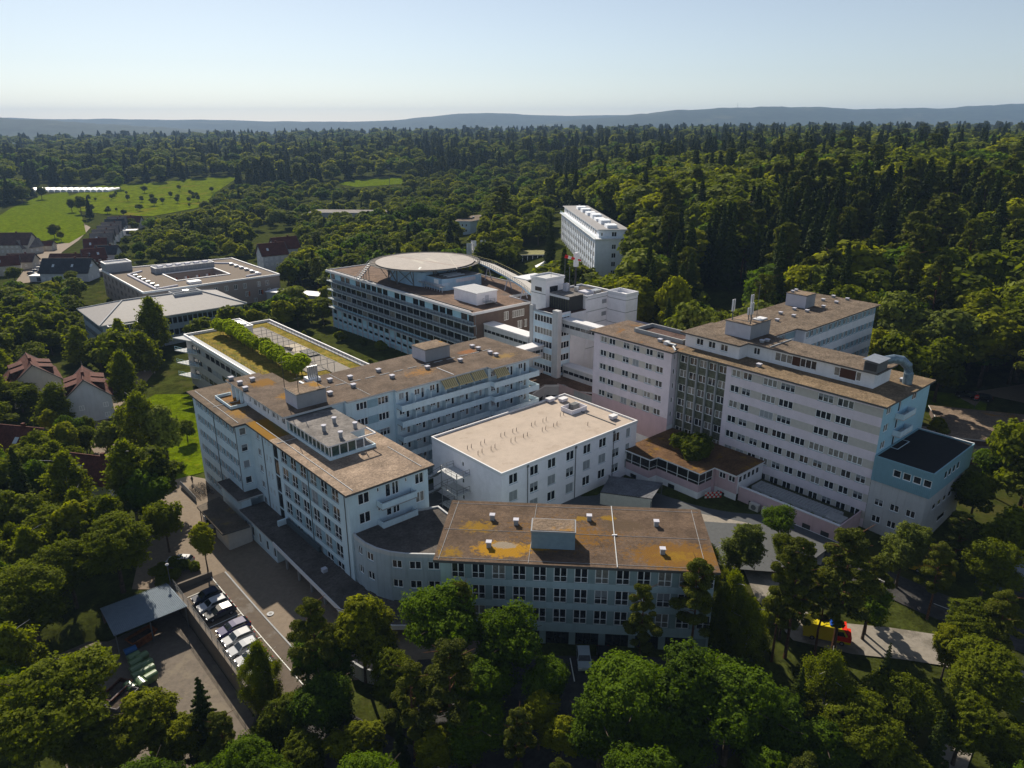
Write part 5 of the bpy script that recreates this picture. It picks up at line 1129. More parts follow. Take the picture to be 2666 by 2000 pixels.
B = Bld("villa", "small flat roofed pale blue building behind tall trees left of the white slab block", "building", (*D(985,500,9),), 5, rz=R(-8))
B.facade((0,0), SO, 9, 4, 15, [(1.2+2.4*i,2.2+2.4*i,zt-1.5,zt,1,'n','g') for zt in (13.6,10.4,7.2) for i in range(3)], M_lblue); shell(B,[(0,0),(9,0),(24,30),(14,38),(0,22)],4,15,M_lblue,skip=(0,))
B.facade((0,22), WE, 22, 4, 15, [(2+3*i,3.2+3*i,zt-1.5,zt,1,'n','g') for zt in (13.6,10.4,7.2) for i in range(6)], M_lblue)
B.roof.prism([(-.6,-.6),(9.6,-.6),(25,30),(14,39),(-.6,22.5)],15,15.5,M_trim,M_grav); vents(B,[(8,16),(12,20),(15,27)],15.5,1.2); B.finish()
# ============================================================ HILLS on the horizon
def hill_range(name, pts, dist, depth, base, m, seed):
    """ridge of real height and depth; pts are (photo x in 2666 px, photo y of the crest)"""
    rn = random.Random(seed); xs = np.array([p[0] for p in pts], float); ys = np.array([p[1] for p in pts], float)
    N = 220; gx = np.linspace(xs[0], xs[-1], N); gy = np.interp(gx, xs, ys); k = np.arange(N)
    gy = gy + .7*np.sin(k*.55+seed) + .4*np.sin(k*1.3+seed*2) + .35*np.array([rn.uniform(-1,1) for _ in k])
    rows = 22; V = []
    for i in range(N):
        X0 = (gx[i]-1333)/FPX; top = CAMH + dist*(322-gy[i])/FPX*1.0/1.0
        for j in range(rows):
            t = j/(rows-1); s = sin(t*pi/2)**.8; d = dist - depth*(1-t)
            bump = 14*mnoise.noise(Vector((i*.09, j*.3, seed)))*(1-t) * (t > 0)
            V.append((X0*d*1.062, d*.998, base + (top-base)*s + bump))
        for j in range(1, 4): d = dist + depth*.5*j; V.append((X0*d*1.062, d, base + (top-base)*(1-j/3)))
    R_ = rows+3; F = [(i*R_+j, (i+1)*R_+j, (i+1)*R_+j+1, i*R_+j+1) for i in range(N-1) for j in range(R_-1)]
    me = bpy.data.meshes.new(name); me.from_pydata(V, [], F); me.polygons.foreach_set("use_smooth", [True]*len(F)); me.materials.append(m)
    o = bpy.data.objects.new(name, me); COL.objects.link(o); tag(o, kind="structure")
M_hill = mat("wooded_hill", (.028,.042,.02), rough=1, var=.5, scale=.012, bump=.6, bscale=.02, col2=(.07,.075,.035), thr=.58, pscale=.0022)
hill_range("hills", [(-1100,303),(-700,298),(-200,300),(0,303),(60,306),(130,308),(250,311),(420,312),(600,313),(760,316),(900,318),(1010,316),(1080,313),(1150,306),(1210,299),(1270,297),(1330,300),(1400,304),(1500,303),(1700,303),(1900,301),(2100,300),(2400,305),(2800,306),(3500,300)], 9000, 2300, -60, M_hill, 3)
hill_range("hills", [(1380,325),(1450,316),(1600,303),(1700,292),(1790,288),(1900,284),(2000,284),(2080,286),(2130,290),(2200,287),(2330,287),(2400,281),(2500,277),(2600,273),(2700,268),(2900,262),(3500,266)], 7000, 1700, -40, M_hill, 5)
hill_range("hills", [(-1100,306),(-600,298),(-250,296),(0,304),(50,305),(130,306),(180,311),(280,314),(340,320),(420,324),(560,333),(700,340)], 5600, 1200, -45, M_hill, 9)
c = empty("radio_mast", "tiny radio mast on the distant blue ridge", "mast", (1849-1333, 0, 0))
c.location = ((1849-1333)/FPX*7000*1.062, 6980, CAMH+6900*(30)/FPX); m = MB(); m.cyl(0,0,0,65,1.2,M_rail,6); m.build("mast",c)

# ============================================================ TREES
T_green = leafmat("broad_leaves", (.070,.092,.009), .5, .42)
T_lime = leafmat("lime_leaves", (.125,.145,.010), .5, .42)
T_roof = leafmat("bright_terrace_leaves", (.165,.215,.012), .35, .45)
T_maple = leafmat("maple_leaves", (.052,.088,.008), .4, .40)
T_silver = leafmat("pale_leaves", (.090,.112,.028), .4, .32)
T_pine = leafmat("pine_needles", (.055,.068,.012), .5, .22)
T_spruce = leafmat("spruce_needles", (.028,.042,.011), .4, .12)
T_birch = leafmat("birch_leaves", (.090,.115,.010), .55, .42)
def quads(C, Nn, size, rg, aspect=1.5):
    """leaf quads at C facing Nn with the given sizes"""
    n = len(C); r = rg.normal(size=(n,3)); Nn = Nn/np.linalg.norm(Nn,axis=1,keepdims=True)
    U = np.cross(Nn, r); U /= np.linalg.norm(U,axis=1,keepdims=True)+1e-9; Vv = np.cross(Nn, U); s = size[:,None]
    bend = Nn*s*.18
    v = np.stack([C-U*s*.5*aspect, C+Vv*s*.5+bend, C+U*s*.5*aspect, C-Vv*s*.5+bend], 1)
    return v.reshape(-1,3)
def quad_mesh(name, v, m):
    nq = len(v)//4; me = bpy.data.meshes.new(name); me.vertices.add(len(v)); me.vertices.foreach_set("co", v.astype(np.float32).ravel())
    me.loops.add(nq*4); me.loops.foreach_set("vertex_index", np.arange(nq*4, dtype=np.int32)); me.polygons.add(nq)
    me.polygons.foreach_set("loop_start", np.arange(0,nq*4,4,dtype=np.int32)); me.update(); me.materials.append(m); return me
def rdir(n, rg, up=0.0):
    d = rg.normal(size=(n,3)); d[:,2] += up; return d/np.linalg.norm(d,axis=1,keepdims=True)
def crown_broad(seed, H, Rr, nl, leaf, lobes=16, zc=.62, zr=.38, tall=1.0):
    rg = np.random.default_rng(seed); C_=[]; N_=[]; L=[]
    for i in range(lobes):
        d = rdir(1, rg, .35)[0]; f = rg.uniform(.35,.95)
        c = np.array([d[0]*Rr*f*.75, d[1]*Rr*f*.75, H*zc + d[2]*H*zr*f*.72]); L.append((c, Rr*rg.uniform(.26,.46)))
    L.append((np.array([0,0,H*zc]), Rr*.55)); L.append((np.array([0,0,H*(zc+zr*.6)]), Rr*.36))
    tot = sum(r*r for _,r in L)
    for c, r in L:
        n = int(nl*r*r/tot); d = rdir(n, rg, .25); ph = rg.uniform(0,6.28,4)
        rad = r*(1+.22*np.sin(d[:,0]*5/ (1)+ph[0])*np.sin(d[:,1]*6+ph[1])+.14*np.sin(d[:,2]*11+ph[2]+d[:,0]*9))*rg.uniform(.62,1.1,n)**.6
        keep = (np.sin(d[:,0]*8+ph[3])+np.sin(d[:,1]*9+ph[2])+np.sin(d[:,2]*8+ph[1])) > -1.25
        p = c + d*rad[:,None]*np.array([1,1,.82*tall]); nn = d*1.0 + rg.normal(size=(n,3))*.55 + np.array([0,0,.35])
        C_.append(p[keep]); N_.append(nn[keep])
    C_ = np.concatenate(C_); N_ = np.concatenate(N_); return quads(C_, N_, leaf*rg.uniform(.6,1.35,len(C_)), rg)
def crown_birch(seed, H, Rr, nl, leaf):
    rg = np.random.default_rng(seed); C_=[]; N_=[]; nb = 54
    for i in range(nb):
        t = (i+.5)/nb; z = H*(.22+.76*t); env = Rr*(1-abs(2*t-.75)**2.0*.55)*(1 if t < .8 else (1-t)/.2*.8+.2)*rg.uniform(.55,1.2); a = i*2.4+rg.uniform(-.5,.5)
        r = env*rg.uniform(.45,1.0); tip = np.array([r*cos(a), r*sin(a), z]); n = nl//nb
        s = rg.uniform(0,1,n); drop = rg.uniform(0,1,n)**1.3*H*.13
        p = tip*np.array([1,1,1]) + rg.normal(size=(n,3))*np.array([.42,.42,.28])*Rr*.27; p[:,2] -= drop
        C_.append(p); N_.append(rdir(n, rg)+np.array([cos(a),sin(a),.3])*.9)
    C_ = np.concatenate(C_); N_ = np.concatenate(N_); return quads(C_, N_, leaf*rg.uniform(.6,1.3,len(C_)), rg)
def crown_pine(seed, H, Rr, nl, leaf):
    rg = np.random.default_rng(seed); C_=[]; N_=[]; pads = 34; P_=[]
    for i in range(pads):
        t = (i/pads)**.85; z = H*(.42+.56*t); r = Rr*(1-.72*t**1.6)*rg.uniform(.35,1.0); a = i*2.4+rg.uniform(-.4,.4); P_.append((r*cos(a), r*sin(a), z, Rr*rg.uniform(.22,.38)*(1-.35*t)))
    P_.append((0,0,H*.96,Rr*.25)); tot = sum(q[3]**2 for q in P_)
    for x,y,z,r in P_:
        n = int(nl*r*r/tot); d = rdir(n, rg, .4); rad = r*rg.uniform(.3,1.1,n)
        p = np.array([x,y,z]) + d*rad[:,None]*np.array([1,1,.5]); C_.append(p); N_.append(d+rg.normal(size=(n,3))*.7+np.array([0,0,.5]))
    C_ = np.concatenate(C_); N_ = np.concatenate(N_); return quads(C_, N_, leaf*rg.uniform(.5,1.3,len(C_)), rg, 2.0)
def crown_spruce(seed, H, Rr, nl, leaf):
    rg = np.random.default_rng(seed); C_=[]; N_=[]; nb = 150; W_ = []
    for i in range(nb):
        t = i/nb; W_.append((t, (1-t)**.85+.03))
    tot = sum(w for _,w in W_)
    for i,(t,w_) in enumerate(W_):
        z = H*(.10+.9*t); L = Rr*w_*rg.uniform(.7,1.15); a = i*2.4+rg.uniform(-.2,.2); n = max(4,int(nl*w_/tot))
        s = rg.uniform(.1,1,n)**.8; lat = rg.normal(size=n)*L*.16*(1.15-s); dz = -s*L*.32+s**3*L*.10 + rg.normal(size=n)*.05*L - np.abs(rg.normal(size=n))*.10*L
        p = np.stack([s*L*cos(a)-lat*sin(a), s*L*sin(a)+lat*cos(a), z+dz],1); C_.append(p); N_.append(rg.normal(size=(n,3))*.6+np.array([cos(a)*.7,sin(a)*.7,.7]))
    C_ = np.concatenate(C_); N_ = np.concatenate(N_); return quads(C_, N_, leaf*rg.uniform(.5,1.3,len(C_)), rg, 2.0)
def trunk_mesh(seed, H, r0, m, top=.8, limbs=6, Rr=3.0, start=.35):
    rn = random.Random(seed); q = MB(); pts = [(0,0,-.6)]
    for i in range(1,7): t = i/6; pts.append((rn.uniform(-.15,.15)*H*.06*t*2, rn.uniform(-.15,.15)*H*.06*t*2, H*top*t))
    q.tube(pts, [r0*1.15]+[r0*(1-.8*i/6) for i in range(1,7)], m, 7)
    for i in range(limbs):
        t = start+(top-start)*i/limbs; a = rn.uniform(0,6.28); L = Rr*rn.uniform(.5,.85); z = H*t
        q.tube([(0,0,z),(L*.5*cos(a),L*.5*sin(a),z+L*.35),(L*cos(a),L*sin(a),z+L*.55)],[r0*.42*(1-t*.4),r0*.25,r0*.08],m,5)
    return q.mesh("trunk")
# prototypes: (kind, variants) -> meshes for a unit of real size
PROTO = {}
def proto(kind, lod, var):
    key = (kind, lod, var)
    if key in PROTO: return PROTO[key]
    k = {0:(42000,.185),1:(9000,.40),2:(2800,.72)}[lod]; nl, lf = k; s = hash_(kind)+var*17
    if kind == 'maple': H,Rr = 13,4.6; v = crown_broad(s,H,Rr,nl,lf*1.05,20,.60,.40); m_ = T_maple; tm = trunk_mesh(s,H,.28,M_bark,.75,8,Rr)
    elif kind == 'broad': H,Rr = 13,4.3; v = crown_broad(s,H,Rr,nl,lf,15+var*2,.60,.40); m_ = T_green; tm = trunk_mesh(s,H,.26,M_bark,.75,7,Rr)
    elif kind == 'lime': H,Rr = 12,3.6; v = crown_broad(s,H,Rr,nl,lf,14,.6,.4); m_ = T_lime; tm = trunk_mesh(s,H,.2,M_bark,.8,7,Rr)
    elif kind == 'silver': H,Rr = 12,4.2; v = crown_broad(s,H,Rr,nl,lf,18,.58,.42); m_ = T_silver; tm = trunk_mesh(s,H,.25,M_bark,.75,7,Rr)
    elif kind == 'birch': H,Rr = 17,4.1; v = crown_birch(s,H,Rr,int(nl*1.1),lf*.95); m_ = T_birch; tm = trunk_mesh(s,H,.2,mat("birch_bark",(.42,.40,.37),var=.4,scale=5),.92,9,Rr,.2)
    elif kind == 'pine': H,Rr = 19,3.6; v = crown_pine(s,H,Rr,nl,lf*.9); m_ = T_pine; tm = trunk_mesh(s,H,.27,M_barkp,.95,14,Rr,.35)
    elif kind == 'spruce': H,Rr = 23,3.9; v = crown_spruce(s,H,Rr,nl,lf*.95); m_ = T_spruce; tm = trunk_mesh(s,H,.28,M_bark,.97,0,Rr)
    elif kind == 'shrub': H,Rr = 2.6,1.9; v = crown_broad(s,H,Rr,int(nl*.4),lf*.75,8,.45,.5); m_ = T_green; tm = trunk_mesh(s,H,.06,M_bark,.6,4,1.2)
    elif kind == 'roof': H,Rr = 4.3,2.7; v = crown_broad(s,H,Rr,int(nl*.45),.26,11,.72,.30); m_ = T_roof; tm = trunk_mesh(s,H,.09,M_bark,.7,6,1.8,.4)
    PROTO[key] = (quad_mesh("crown", v, m_), tm, H, Rr); return PROTO[key]
def hash_(k): return {'maple':100,'broad':200,'lime':300,'silver':400,'birch':500,'pine':600,'spruce':700,'shrub':800,'roof':900}[k]
NAMES = {'maple':'maple_tree','broad':'leafy_tree','lime':'young_tree','silver':'pale_tree','birch':'birch_tree','pine':'pine_tree','spruce':'spruce_tree','shrub':'bush','roof':'roof_terrace_tree'}
CATS = {'shrub':'bush'}
def tree(kind, x, y, h, label, group=None, lod=None, wide=1.0, z=None):
    d = math.hypot(x, y); lod = (0 if d < 125 else 1) if lod is None else lod
    cm, tm, H, Rr = proto(kind, lod, random.randrange(3 if lod else 2)); s = h/H
    z = gh(x,y) if z is None else z
    t = empty(NAMES[kind], label, CATS.get(kind,'tree'), (x,y,z), random.uniform(0,6.28), group)
    t.scale = (s*wide, s*wide, s)
    for nm, me in (("crown",cm),("trunk",tm)):
        o = bpy.data.objects.new(nm, me); COL.objects.link(o); o.parent = t
    return t
PLACED = []
def at_top(kind, dx, dy, h, label, wide=1.0, group=None, zg=None):
    """tree whose tip stands at photo point (dx,dy), display pixels"""
    z = 0.0 if zg is None else zg
    for _ in range(10):
        x, y = D(dx, dy, z+h); z = gh(x,y) if zg is None else zg
    PLACED.append((x,y,h*.3*wide)); return tree(kind, x, y, h, label, group, wide=wide, z=z)
FG = [ # kind, tip x, tip y, height, width factor, label
('broad',95,1425,17,1.45,"big dark bushy tree filling the bottom left corner"),
('lime',300,1495,12,1.35,"yellow green tree below the waste yard, left of the thin conifer"),
('spruce',425,1462,14,1.35,"thin ragged conifer at the lower edge of the waste yard"),
('birch',552,1385,12,.9,"slim yellow green tree over the end of the row of parked cars"),
('pine',668,1292,17,.95,"tall loose pine between the parked cars and the front block"),
('lime',775,1283,14,1.15,"bright yellow green tree directly left of the curved retaining wall"),
('maple',955,1262,15,1.1,"fresh green maple before the left end of the front block"),
('pine',995,1255,15,.8,"pine tip rising behind the fresh green maple at the front block"),
('maple',1100,1306,14,1.0,"round green maple before the third window bay of the front block"),
('pine',968,1385,17,1.15,"broad olive conifer below the two green maples"),
('spruce',860,1540,9,.9,"dark conifer at the bottom edge below the olive conifer"),
('pine',1392,1262,15,.85,"slender pine before the right half of the front block"),
('pine',1512,1205,17,.95,"tall pine covering the right corner of the front block"),
('pine',2180,1275,13,1.1,"dark pine standing over the street at the right edge"),
('broad',2120,1290,10,1.3,"dark crown below the street left of the edge pine"),
('maple',1885,1265,9,1.2,"shaded tree on the bank between drive and street"),
('broad',1700,1150,6,1.2,"low dark tree by the courtyard exit"),
('birch',1590,1232,14,.85,"light birch right of the front block corner"),
('silver',1608,1128,11,1.05,"grey green dense tree right of the front block roof"),
('maple',1690,1090,8,1.1,"small bright green tree by the terrace wall"),
('pine',1735,1160,19,.9,"tall pine with bare leaning trunk left of the rescue van"),
('pine',1700,1195,17,.8,"second thin pine with bare trunk beside the worn drive"),
('pine',1845,1142,20,1.15,"big dark pine between the rescue van and the yellow van"),
('silver',1965,1122,12,1.0,"pale leaved tree beside the street left of the yellow van"),
('pine',2085,1105,13,1.15,"dense dark pine above the street at right"),
('lime',2062,1348,9,1.0,"yellow green young tree at the end of the drive"),
('broad',2165,1395,13,1.3,"large dark leafy tree in the bottom right corner"),
('broad',2100,1490,11,1.1,"dark leafy tree left of the one in the bottom right corner"),
('spruce',1925,1388,13,.8,"narrow dark spruce below the drive"),
('birch',1800,1405,13,1.1,"dark drooping tree below the rescue van"),
('spruce',1735,1440,12,1.1,"dark conifer right of the bright maple thicket"),
('maple',1385,1432,14,1.3,"left crown of the bright maple thicket at the bottom"),
('maple',1490,1415,15,1.25,"highest crown of the bright maple thicket at the bottom"),
('maple',1590,1440,14,1.3,"third crown of the bright maple thicket at the bottom"),
('maple',1660,1490,12,1.2,"right crown of the bright maple thicket at the bottom"),
('maple',1300,1500,11,1.2,"lowest left crown of the bright maple thicket at the bottom"),
('maple',1450,1530,10,1.4,"lowest middle crown of the bright maple thicket at the bottom"),
('lime',1165,1490,9,1.1,"olive yellow tree at the bottom between conifer and maple thicket"),
('lime',770,1560,8,1.5,"olive yellow bushy crown at the bottom edge below the car park"),
('broad',620,1500,9,1.2,"dark green crown at the bottom below the last parked cars"),
('maple',700,1450,11,1.1,"deep green maple behind the olive bushy crown at the bottom"),
('broad',560,1560,8,1.3,"dark crown at the bottom edge left of the deep green maple"),
('broad',230,1105,15,1.35,"large round sunlit tree left of the small street tree"),
('broad',130,1160,13,1.2,"dark tree beside the large round sunlit tree"),
('lime',431,1122,10.5,.85,"small street tree with light crown before the entrance canopy"),
('maple',300,1010,13,1.0,"green maple left of the footpath where the person walks"),
('broad',345,1075,11,.9,"dark tree overhanging the footpath"),
('birch',318,640,20,1.25,"tall willow like tree before the hip roofed office"),
('birch',255,755,16,1.2,"yellow green birch right of the red roofed houses"),
('birch',290,845,17,1.2,"weeping birch above the lawn"),
('silver',342,870,14,1.1,"pale dark tree between the weeping birch and the lawn"),
('birch',262,950,17,1.25,"large weeping birch left of the bicycle stand"),
('broad',320,960,15,1.2,"dark leafy tree directly left of the bicycle stand"),
('birch',130,975,15,1.25,"drooping birch in the middle of the red roofed gardens"),
('broad',60,828,10,1.4,"round yellow green tree between two red roofed houses"),
('silver',225,905,11,1.0,"dense pale tree below the white gabled house"),
('spruce',22,965,17,1.1,"black green spruce at the left edge"),
('broad',40,1215,14,1.4,"dark tree at the left edge beside the large round tree"),
('broad',150,700,12,1.4,"dark olive tree above the red roofed houses"),
('broad',60,735,12,1.4,"dark tree at the left edge above the red roofed houses"),
('lime',100,880,9,1.0,"bright small tree in the garden below the round tree"),
('lime',545,665,11,1.3,"yellow green tree at the corner of the hip roofed office"),
('silver',455,705,9,1.4,"pale bushy tree beside the green roof building corner"),
('lime',640,715,6,.8,"small lawn tree left of the balcony block"),
('lime',655,712,6,.6,"thin lawn tree close to the balcony block"),
('silver',690,640,9,1.0,"pale tree at the left corner of the balcony block"),
('broad',398,905,6,1.3,"low leafy tree on the lawn beside the pale blue wing"),
('lime',1900,703,15,1.2,"light green tree beside the white wing at right"),
('lime',1952,738,12,1.1,"light green tree behind the lavender block roof"),
('broad',2048,722,17,1.15,"tall tree by the east street with lit left side"),
('lime',2030,898,6,1.3,"round green tree beside the black roofed annex"),
('maple',2172,955,11,1.1,"dense green tree at the right edge beyond the annex"),
('broad',2120,1015,10,1.2,"dark tree behind the annex at right"),
('broad',168,421,17,1.2,"big dark tree standing between the two meadows"),
('spruce',186,424,19,1.2,"dark pointed tree beside the big dark meadow tree"),
('broad',150,428,13,1.2,"left tree of the dark group between the two meadows"),
('broad',112,482,11,1.3,"round dark tree alone on the near edge of the meadow"),
('broad',40,398,19,1.4,"large dark tree in front of the polytunnels at the left edge"),
('broad',85,402,14,1.3,"dark tree in front of the middle of the polytunnels"),
('maple',255,380,16,1.4,"rounded tree at the right end of the polytunnels"),
('broad',310,400,9,1.4,"wide orchard tree in the middle of the orchard meadow"),
('broad',330,425,9,1.5,"low broad tree on the lower orchard meadow"),
('lime',385,398,8,1.2,"small bright tree right in the orchard meadow"),
('broad',230,448,6,1.8,"hedge like bush group between the meadows"),
('broad',265,452,6,1.8,"second hedge bush below the orchard meadow"),
('broad',300,440,7,1.5,"third hedge bush below the orchard meadow"),
('silver',440,432,12,1.3,"grey green tree right of the orchard meadow"),
('broad',62,506,9,1.3,"dark tree between the large barn like house and the low red shed"),
('lime',128,498,8,1.2,"green tree at the roadside above the village parking place"),
('broad',150,583,8,1.4,"dark tree before the slate roofed block"),
('lime',112,603,7,1.3,"small green tree beside the white garage in the village"),
('broad',262,545,9,1.3,"tree right of the dark roofed house in the village"),
('maple',300,520,11,1.3,"tree beyond the courtyard building near the stepped row"),
('broad',25,575,9,1.4,"dark tree below the orange gabled house"),
('lime',60,615,8,1.3,"green tree at the foot of the village road"),
('broad',283,470,9,1.3,"tree right behind the long dark red roofed house"),
('broad',225,1570,9,1.4,"dark crown closing the lower end of the waste yard at left"),
('lime',395,1545,9,1.3,"yellow green crown before the foot of the waste yard"),
('pine',470,1540,11,1.1,"olive pine at the lower right end of the waste yard"),
('pine',885,1430,14,1.0,"olive pine left of the broad olive conifer"),
('maple',1020,1520,10,1.2,"green crown at the bottom edge right of the broad olive conifer"),
('lime',940,1570,8,1.3,"yellow green crown low at the bottom centre"),
('pine',1120,1530,11,1.0,"thin olive pine at the bottom centre"),
('lime',1215,1545,8,1.2,"olive bush like crown left of the maple thicket"),
('silver',480,1600,7,1.3,"pale crown at the bottom edge below the waste yard"),
('broad',150,1530,9,1.3,"dark crown at the bottom left behind the big corner tree"),
('lime',360,1580,7,1.2,"yellow crown at the bottom edge left of the pale crown"),
('broad',1960,1455,11,1.2,"dark leafy crown below the end of the drive"),
('spruce',2045,1530,12,1.0,"dark spruce left of the lower path at bottom right"),
('broad',1870,1500,11,1.3,"dark crown between the narrow spruce and the maple thicket"),
('maple',1790,1560,9,1.3,"shaded crown at the bottom edge right of the maple thicket"),
('broad',1940,1590,8,1.4,"shaded crown at the bottom edge near the lower path"),
('broad',2190,1560,9,1.3,"lowest dark crown in the bottom right corner"),
('pine',1790,1230,14,1.0,"dark pine crown right behind the rescue van"),
('broad',2150,1160,12,1.2,"dark tree before the low grey hall at right"),
('pine',2040,1170,13,1.0,"dark pine over the mustard van"),
('pine',1900,1200,13,1.0,"shaded pine left of the mustard van"),
('silver',1700,1265,9,1.2,"small pale tree under the leaning pines"),
('birch',1625,1290,12,1.0,"light birch before the drive beside the front block"),
('broad',2200,1090,11,1.2,"dark tree at the right edge above the low grey hall"),
('maple',700,1360,11,1.2,"green tree under the tall loose pine"),
('broad',835,1400,10,1.1,"shaded green tree below the curved retaining wall"),
('maple',1030,1420,11,1.2,"shaded maple between the two green maples"),
('maple',1180,1420,10,1.0,"lower right part of the maple group before the front block"),
('broad',640,1580,8,1.3,"dark olive crown at the bottom edge below the last parked car"),

('silver',1595,345,34,1.05,"huge pale beech standing out before the dark forest"),
('silver',1510,430,26,1.0,"round grey green tree before the forest edge"),
('lime',1475,420,25,.8,"bright green tree squeezed at the forest edge"),
('spruce',1190,458,24,.75,"dark column shaped spruce at the end of the white slab block"),
('lime',1030,515,13,.75,"bright green pointed tree by the flags"),
('pine',1085,400,28,1.3,"broad dark cedar like tree in front of the flat villa"),
('lime',945,510,13,1.3,"lit yellow green tree behind the helipad"),
('lime',860,520,13,1.3,"yellow green tree behind the helipad stair"),
('maple',905,435,22,1.3,"big round green tree above the helipad"),
('broad',1095,530,12,1.4,"sunlit broad tree between the ramp and the white pavilion"),
('birch',1255,560,14,1.0,"light tree in front of the white slab block gable"),
('birch',1318,580,11,1.0,"bright birch right of the lift tower"),
('broad',1000,445,16,1.0,"green tree beside the flat villa"),
('maple',1435,492,17,1.2,"broad tree right of the white slab block"),
]
for k,dx,dy,h,wd,lb in FG:
    if h: at_top(k,dx,dy,h,lb,wd)
# little trees and bushes in the planting strip beside the car park
for i,(a,b) in enumerate(((26.5,116),(28.3,117.5),(25.0,118.5),(29.5,115.8),(27.4,119.4),(24,115))):
    x,y = W2(a,b); tree('shrub',x,y,2.0+.25*(i%3),"rounded green bush in the planting strip above the parked cars","bushes above the parked cars",lod=1)
for i,(a,b) in enumerate(((71.3,208.3),(71.8,203),(71.7,196.3),(71.2,190),(71.3,183.5),(71.2,176.8),(70.7,169.6),(70.4,162.4),(71.2,210.5),(71.6,206),(72.0,199.5),(71.4,193),(71.0,186.5),(71.6,180),(70.8,173.5),(70.6,165.5),(70.4,159),(72.8,161.5))):
    x,y = W2(a,b); tree('roof',x,y,4.0+.4*((i*3)%4)/2,"bright green small tree in the row on the grass roof terrace","trees in a row on the grass roof",lod=0,z=14.3)
x,y = W2(111.4,73); tree('shrub',x,y,5.3,"big dark bush with one yellow shoot growing through the pavilion roof",None,lod=0,wide=1.25,z=10.9)
for i in range(14):
    x,y = W2(random.uniform(96,121),random.uniform(165,232)); tree('shrub',x,y,random.uniform(2.2,4.2),"green bush in the garden between grass roof and balcony block","bushes in the inner garden",lod=1)
for i in range(9):
    x,y = W2(111.8,45.4+2.0*i); tree('shrub',x,y,.9,"low plant in the trough behind the terrace parapet","plants behind the terrace parapet",lod=2,z=8.0)

# ---- scattered trees: candidates all over the land, classified by where they stand
KEEP = [[(96,40),(150,26),(150,60),(128,60),(180,60),(180,94),(120,94),(120,110),(66,110),(66,80),(84,55)],[(3,80),(25,80),(25,114),(3,114)],[(24.5,72),(48,70),(48,155),(21,126)],[(40,60),(155,60),(155,160),(40,160)],[(60,120),(164,120),(164,250),(60,250)],[(122,66),(190,66),(190,96),(122,96)],[(113,28),(150,28),(150,60),(113,60)],
 [(72,304),(140,304),(140,380),(72,380)],[(46,260),(106,260),(106,302),(46,302)],[(30,150),(62,150),(62,236),(44,232),(30,190)]]
KEEPW = [[(26,276),(52,276),(44,382),(18,382)],[(-30,84),(-28,80),(-12,66),(22,62),(32,72),(34,90),(-10,85)],[(-36,84),(-44,78),(-38,70),(-22,72)],
 [(-42,262),(20,262),(26,330),(-10,330)]]
MEAD = [[(-10,472),(25,450),(85,424),(145,414),(160,440),(178,470),(186,505),(150,526),(80,528),(-10,522)],[(150,424),(210,402),(330,396),(420,386),(520,381),(490,400),(460,420),(445,446),(330,468),(230,464),(170,456)],[(720,396),(800,386),(872,383),(880,397),(770,405)],
 [(-10,505),(110,500),(180,490),(265,440),(275,480),(215,520),(185,555),(185,600),(60,640),(-10,640)],[(-10,402),(200,402),(200,422),(-10,425)],[(540,500),(645,500),(645,560),(540,560)],
 [(2030,840),(2211,860),(2211,960),(2120,985),(1980,945),(1980,880)],[(640,440),(850,448),(850,470),(640,462)],[(1380,525),(1600,545),(1600,590),(1380,575)]]
KEEPW += [strip(ST2,9.0),strip(ST1,10.5),strip(ST3,6)]
HOUSES = []   # filled by the village (kept clear of trees)
SEE = [[(1192,450),(1262,450),(1362,490),(1378,515),(1378,585),(1288,592),(1235,550),(1192,505)],[(985,470),(1045,470),(1045,492),(990,505)],[(545,512),(640,500),(640,540),(560,560)],[(20,600),(170,505),(200,470),(262,462),(285,490),(230,560),(160,592)],
 [(352,850),(420,830),(428,950),(395,950)],[(375,950),(430,950),(455,1150),(380,1160)],[(5,760),(110,760),(225,790),(228,830),(165,900),(130,880),(120,820),(10,810)],[(5,905),(60,915),(60,945),(5,945)],[(160,560),(600,560),(600,640),(520,650),(170,690)],[(1500,590),(1640,640),(1640,700),(1500,640)],[(985,540),(1040,515),(1045,548),(990,548)],[(640,618),(700,618),(700,640),(640,640)],[(1120,520),(1240,520),(1240,556),(1120,556)],
 [(2060,850),(2211,850),(2211,955),(2120,960),(2000,890)]]
cand = []
def allowed(x, y, z):
    a, b = AB(x, y)
    if any(in_poly(a,b,P) for P in KEEP) or any(in_poly(x,y,P) for P in KEEPW): return False
    dx, dy = proj(x,y,z)
    if any(in_poly(dx,dy,P) for P in MEAD): return False
    return not any((x-px_)**2+(y-py_)**2 < (r_+2.5)**2 for px_,py_,r_ in PLACED+HOUSES)

def room(x, y, z):
    """tallest tree that still leaves the seen buildings and meadows open"""
    for up in range(3, 27, 2):
        ux, uy = proj(x, y, z+up)
        if any(in_poly(ux,uy,P) for P in SEE) or (up < 16 and any(in_poly(ux,uy,P) for P in MEAD[:3])): return up-2
    return 99
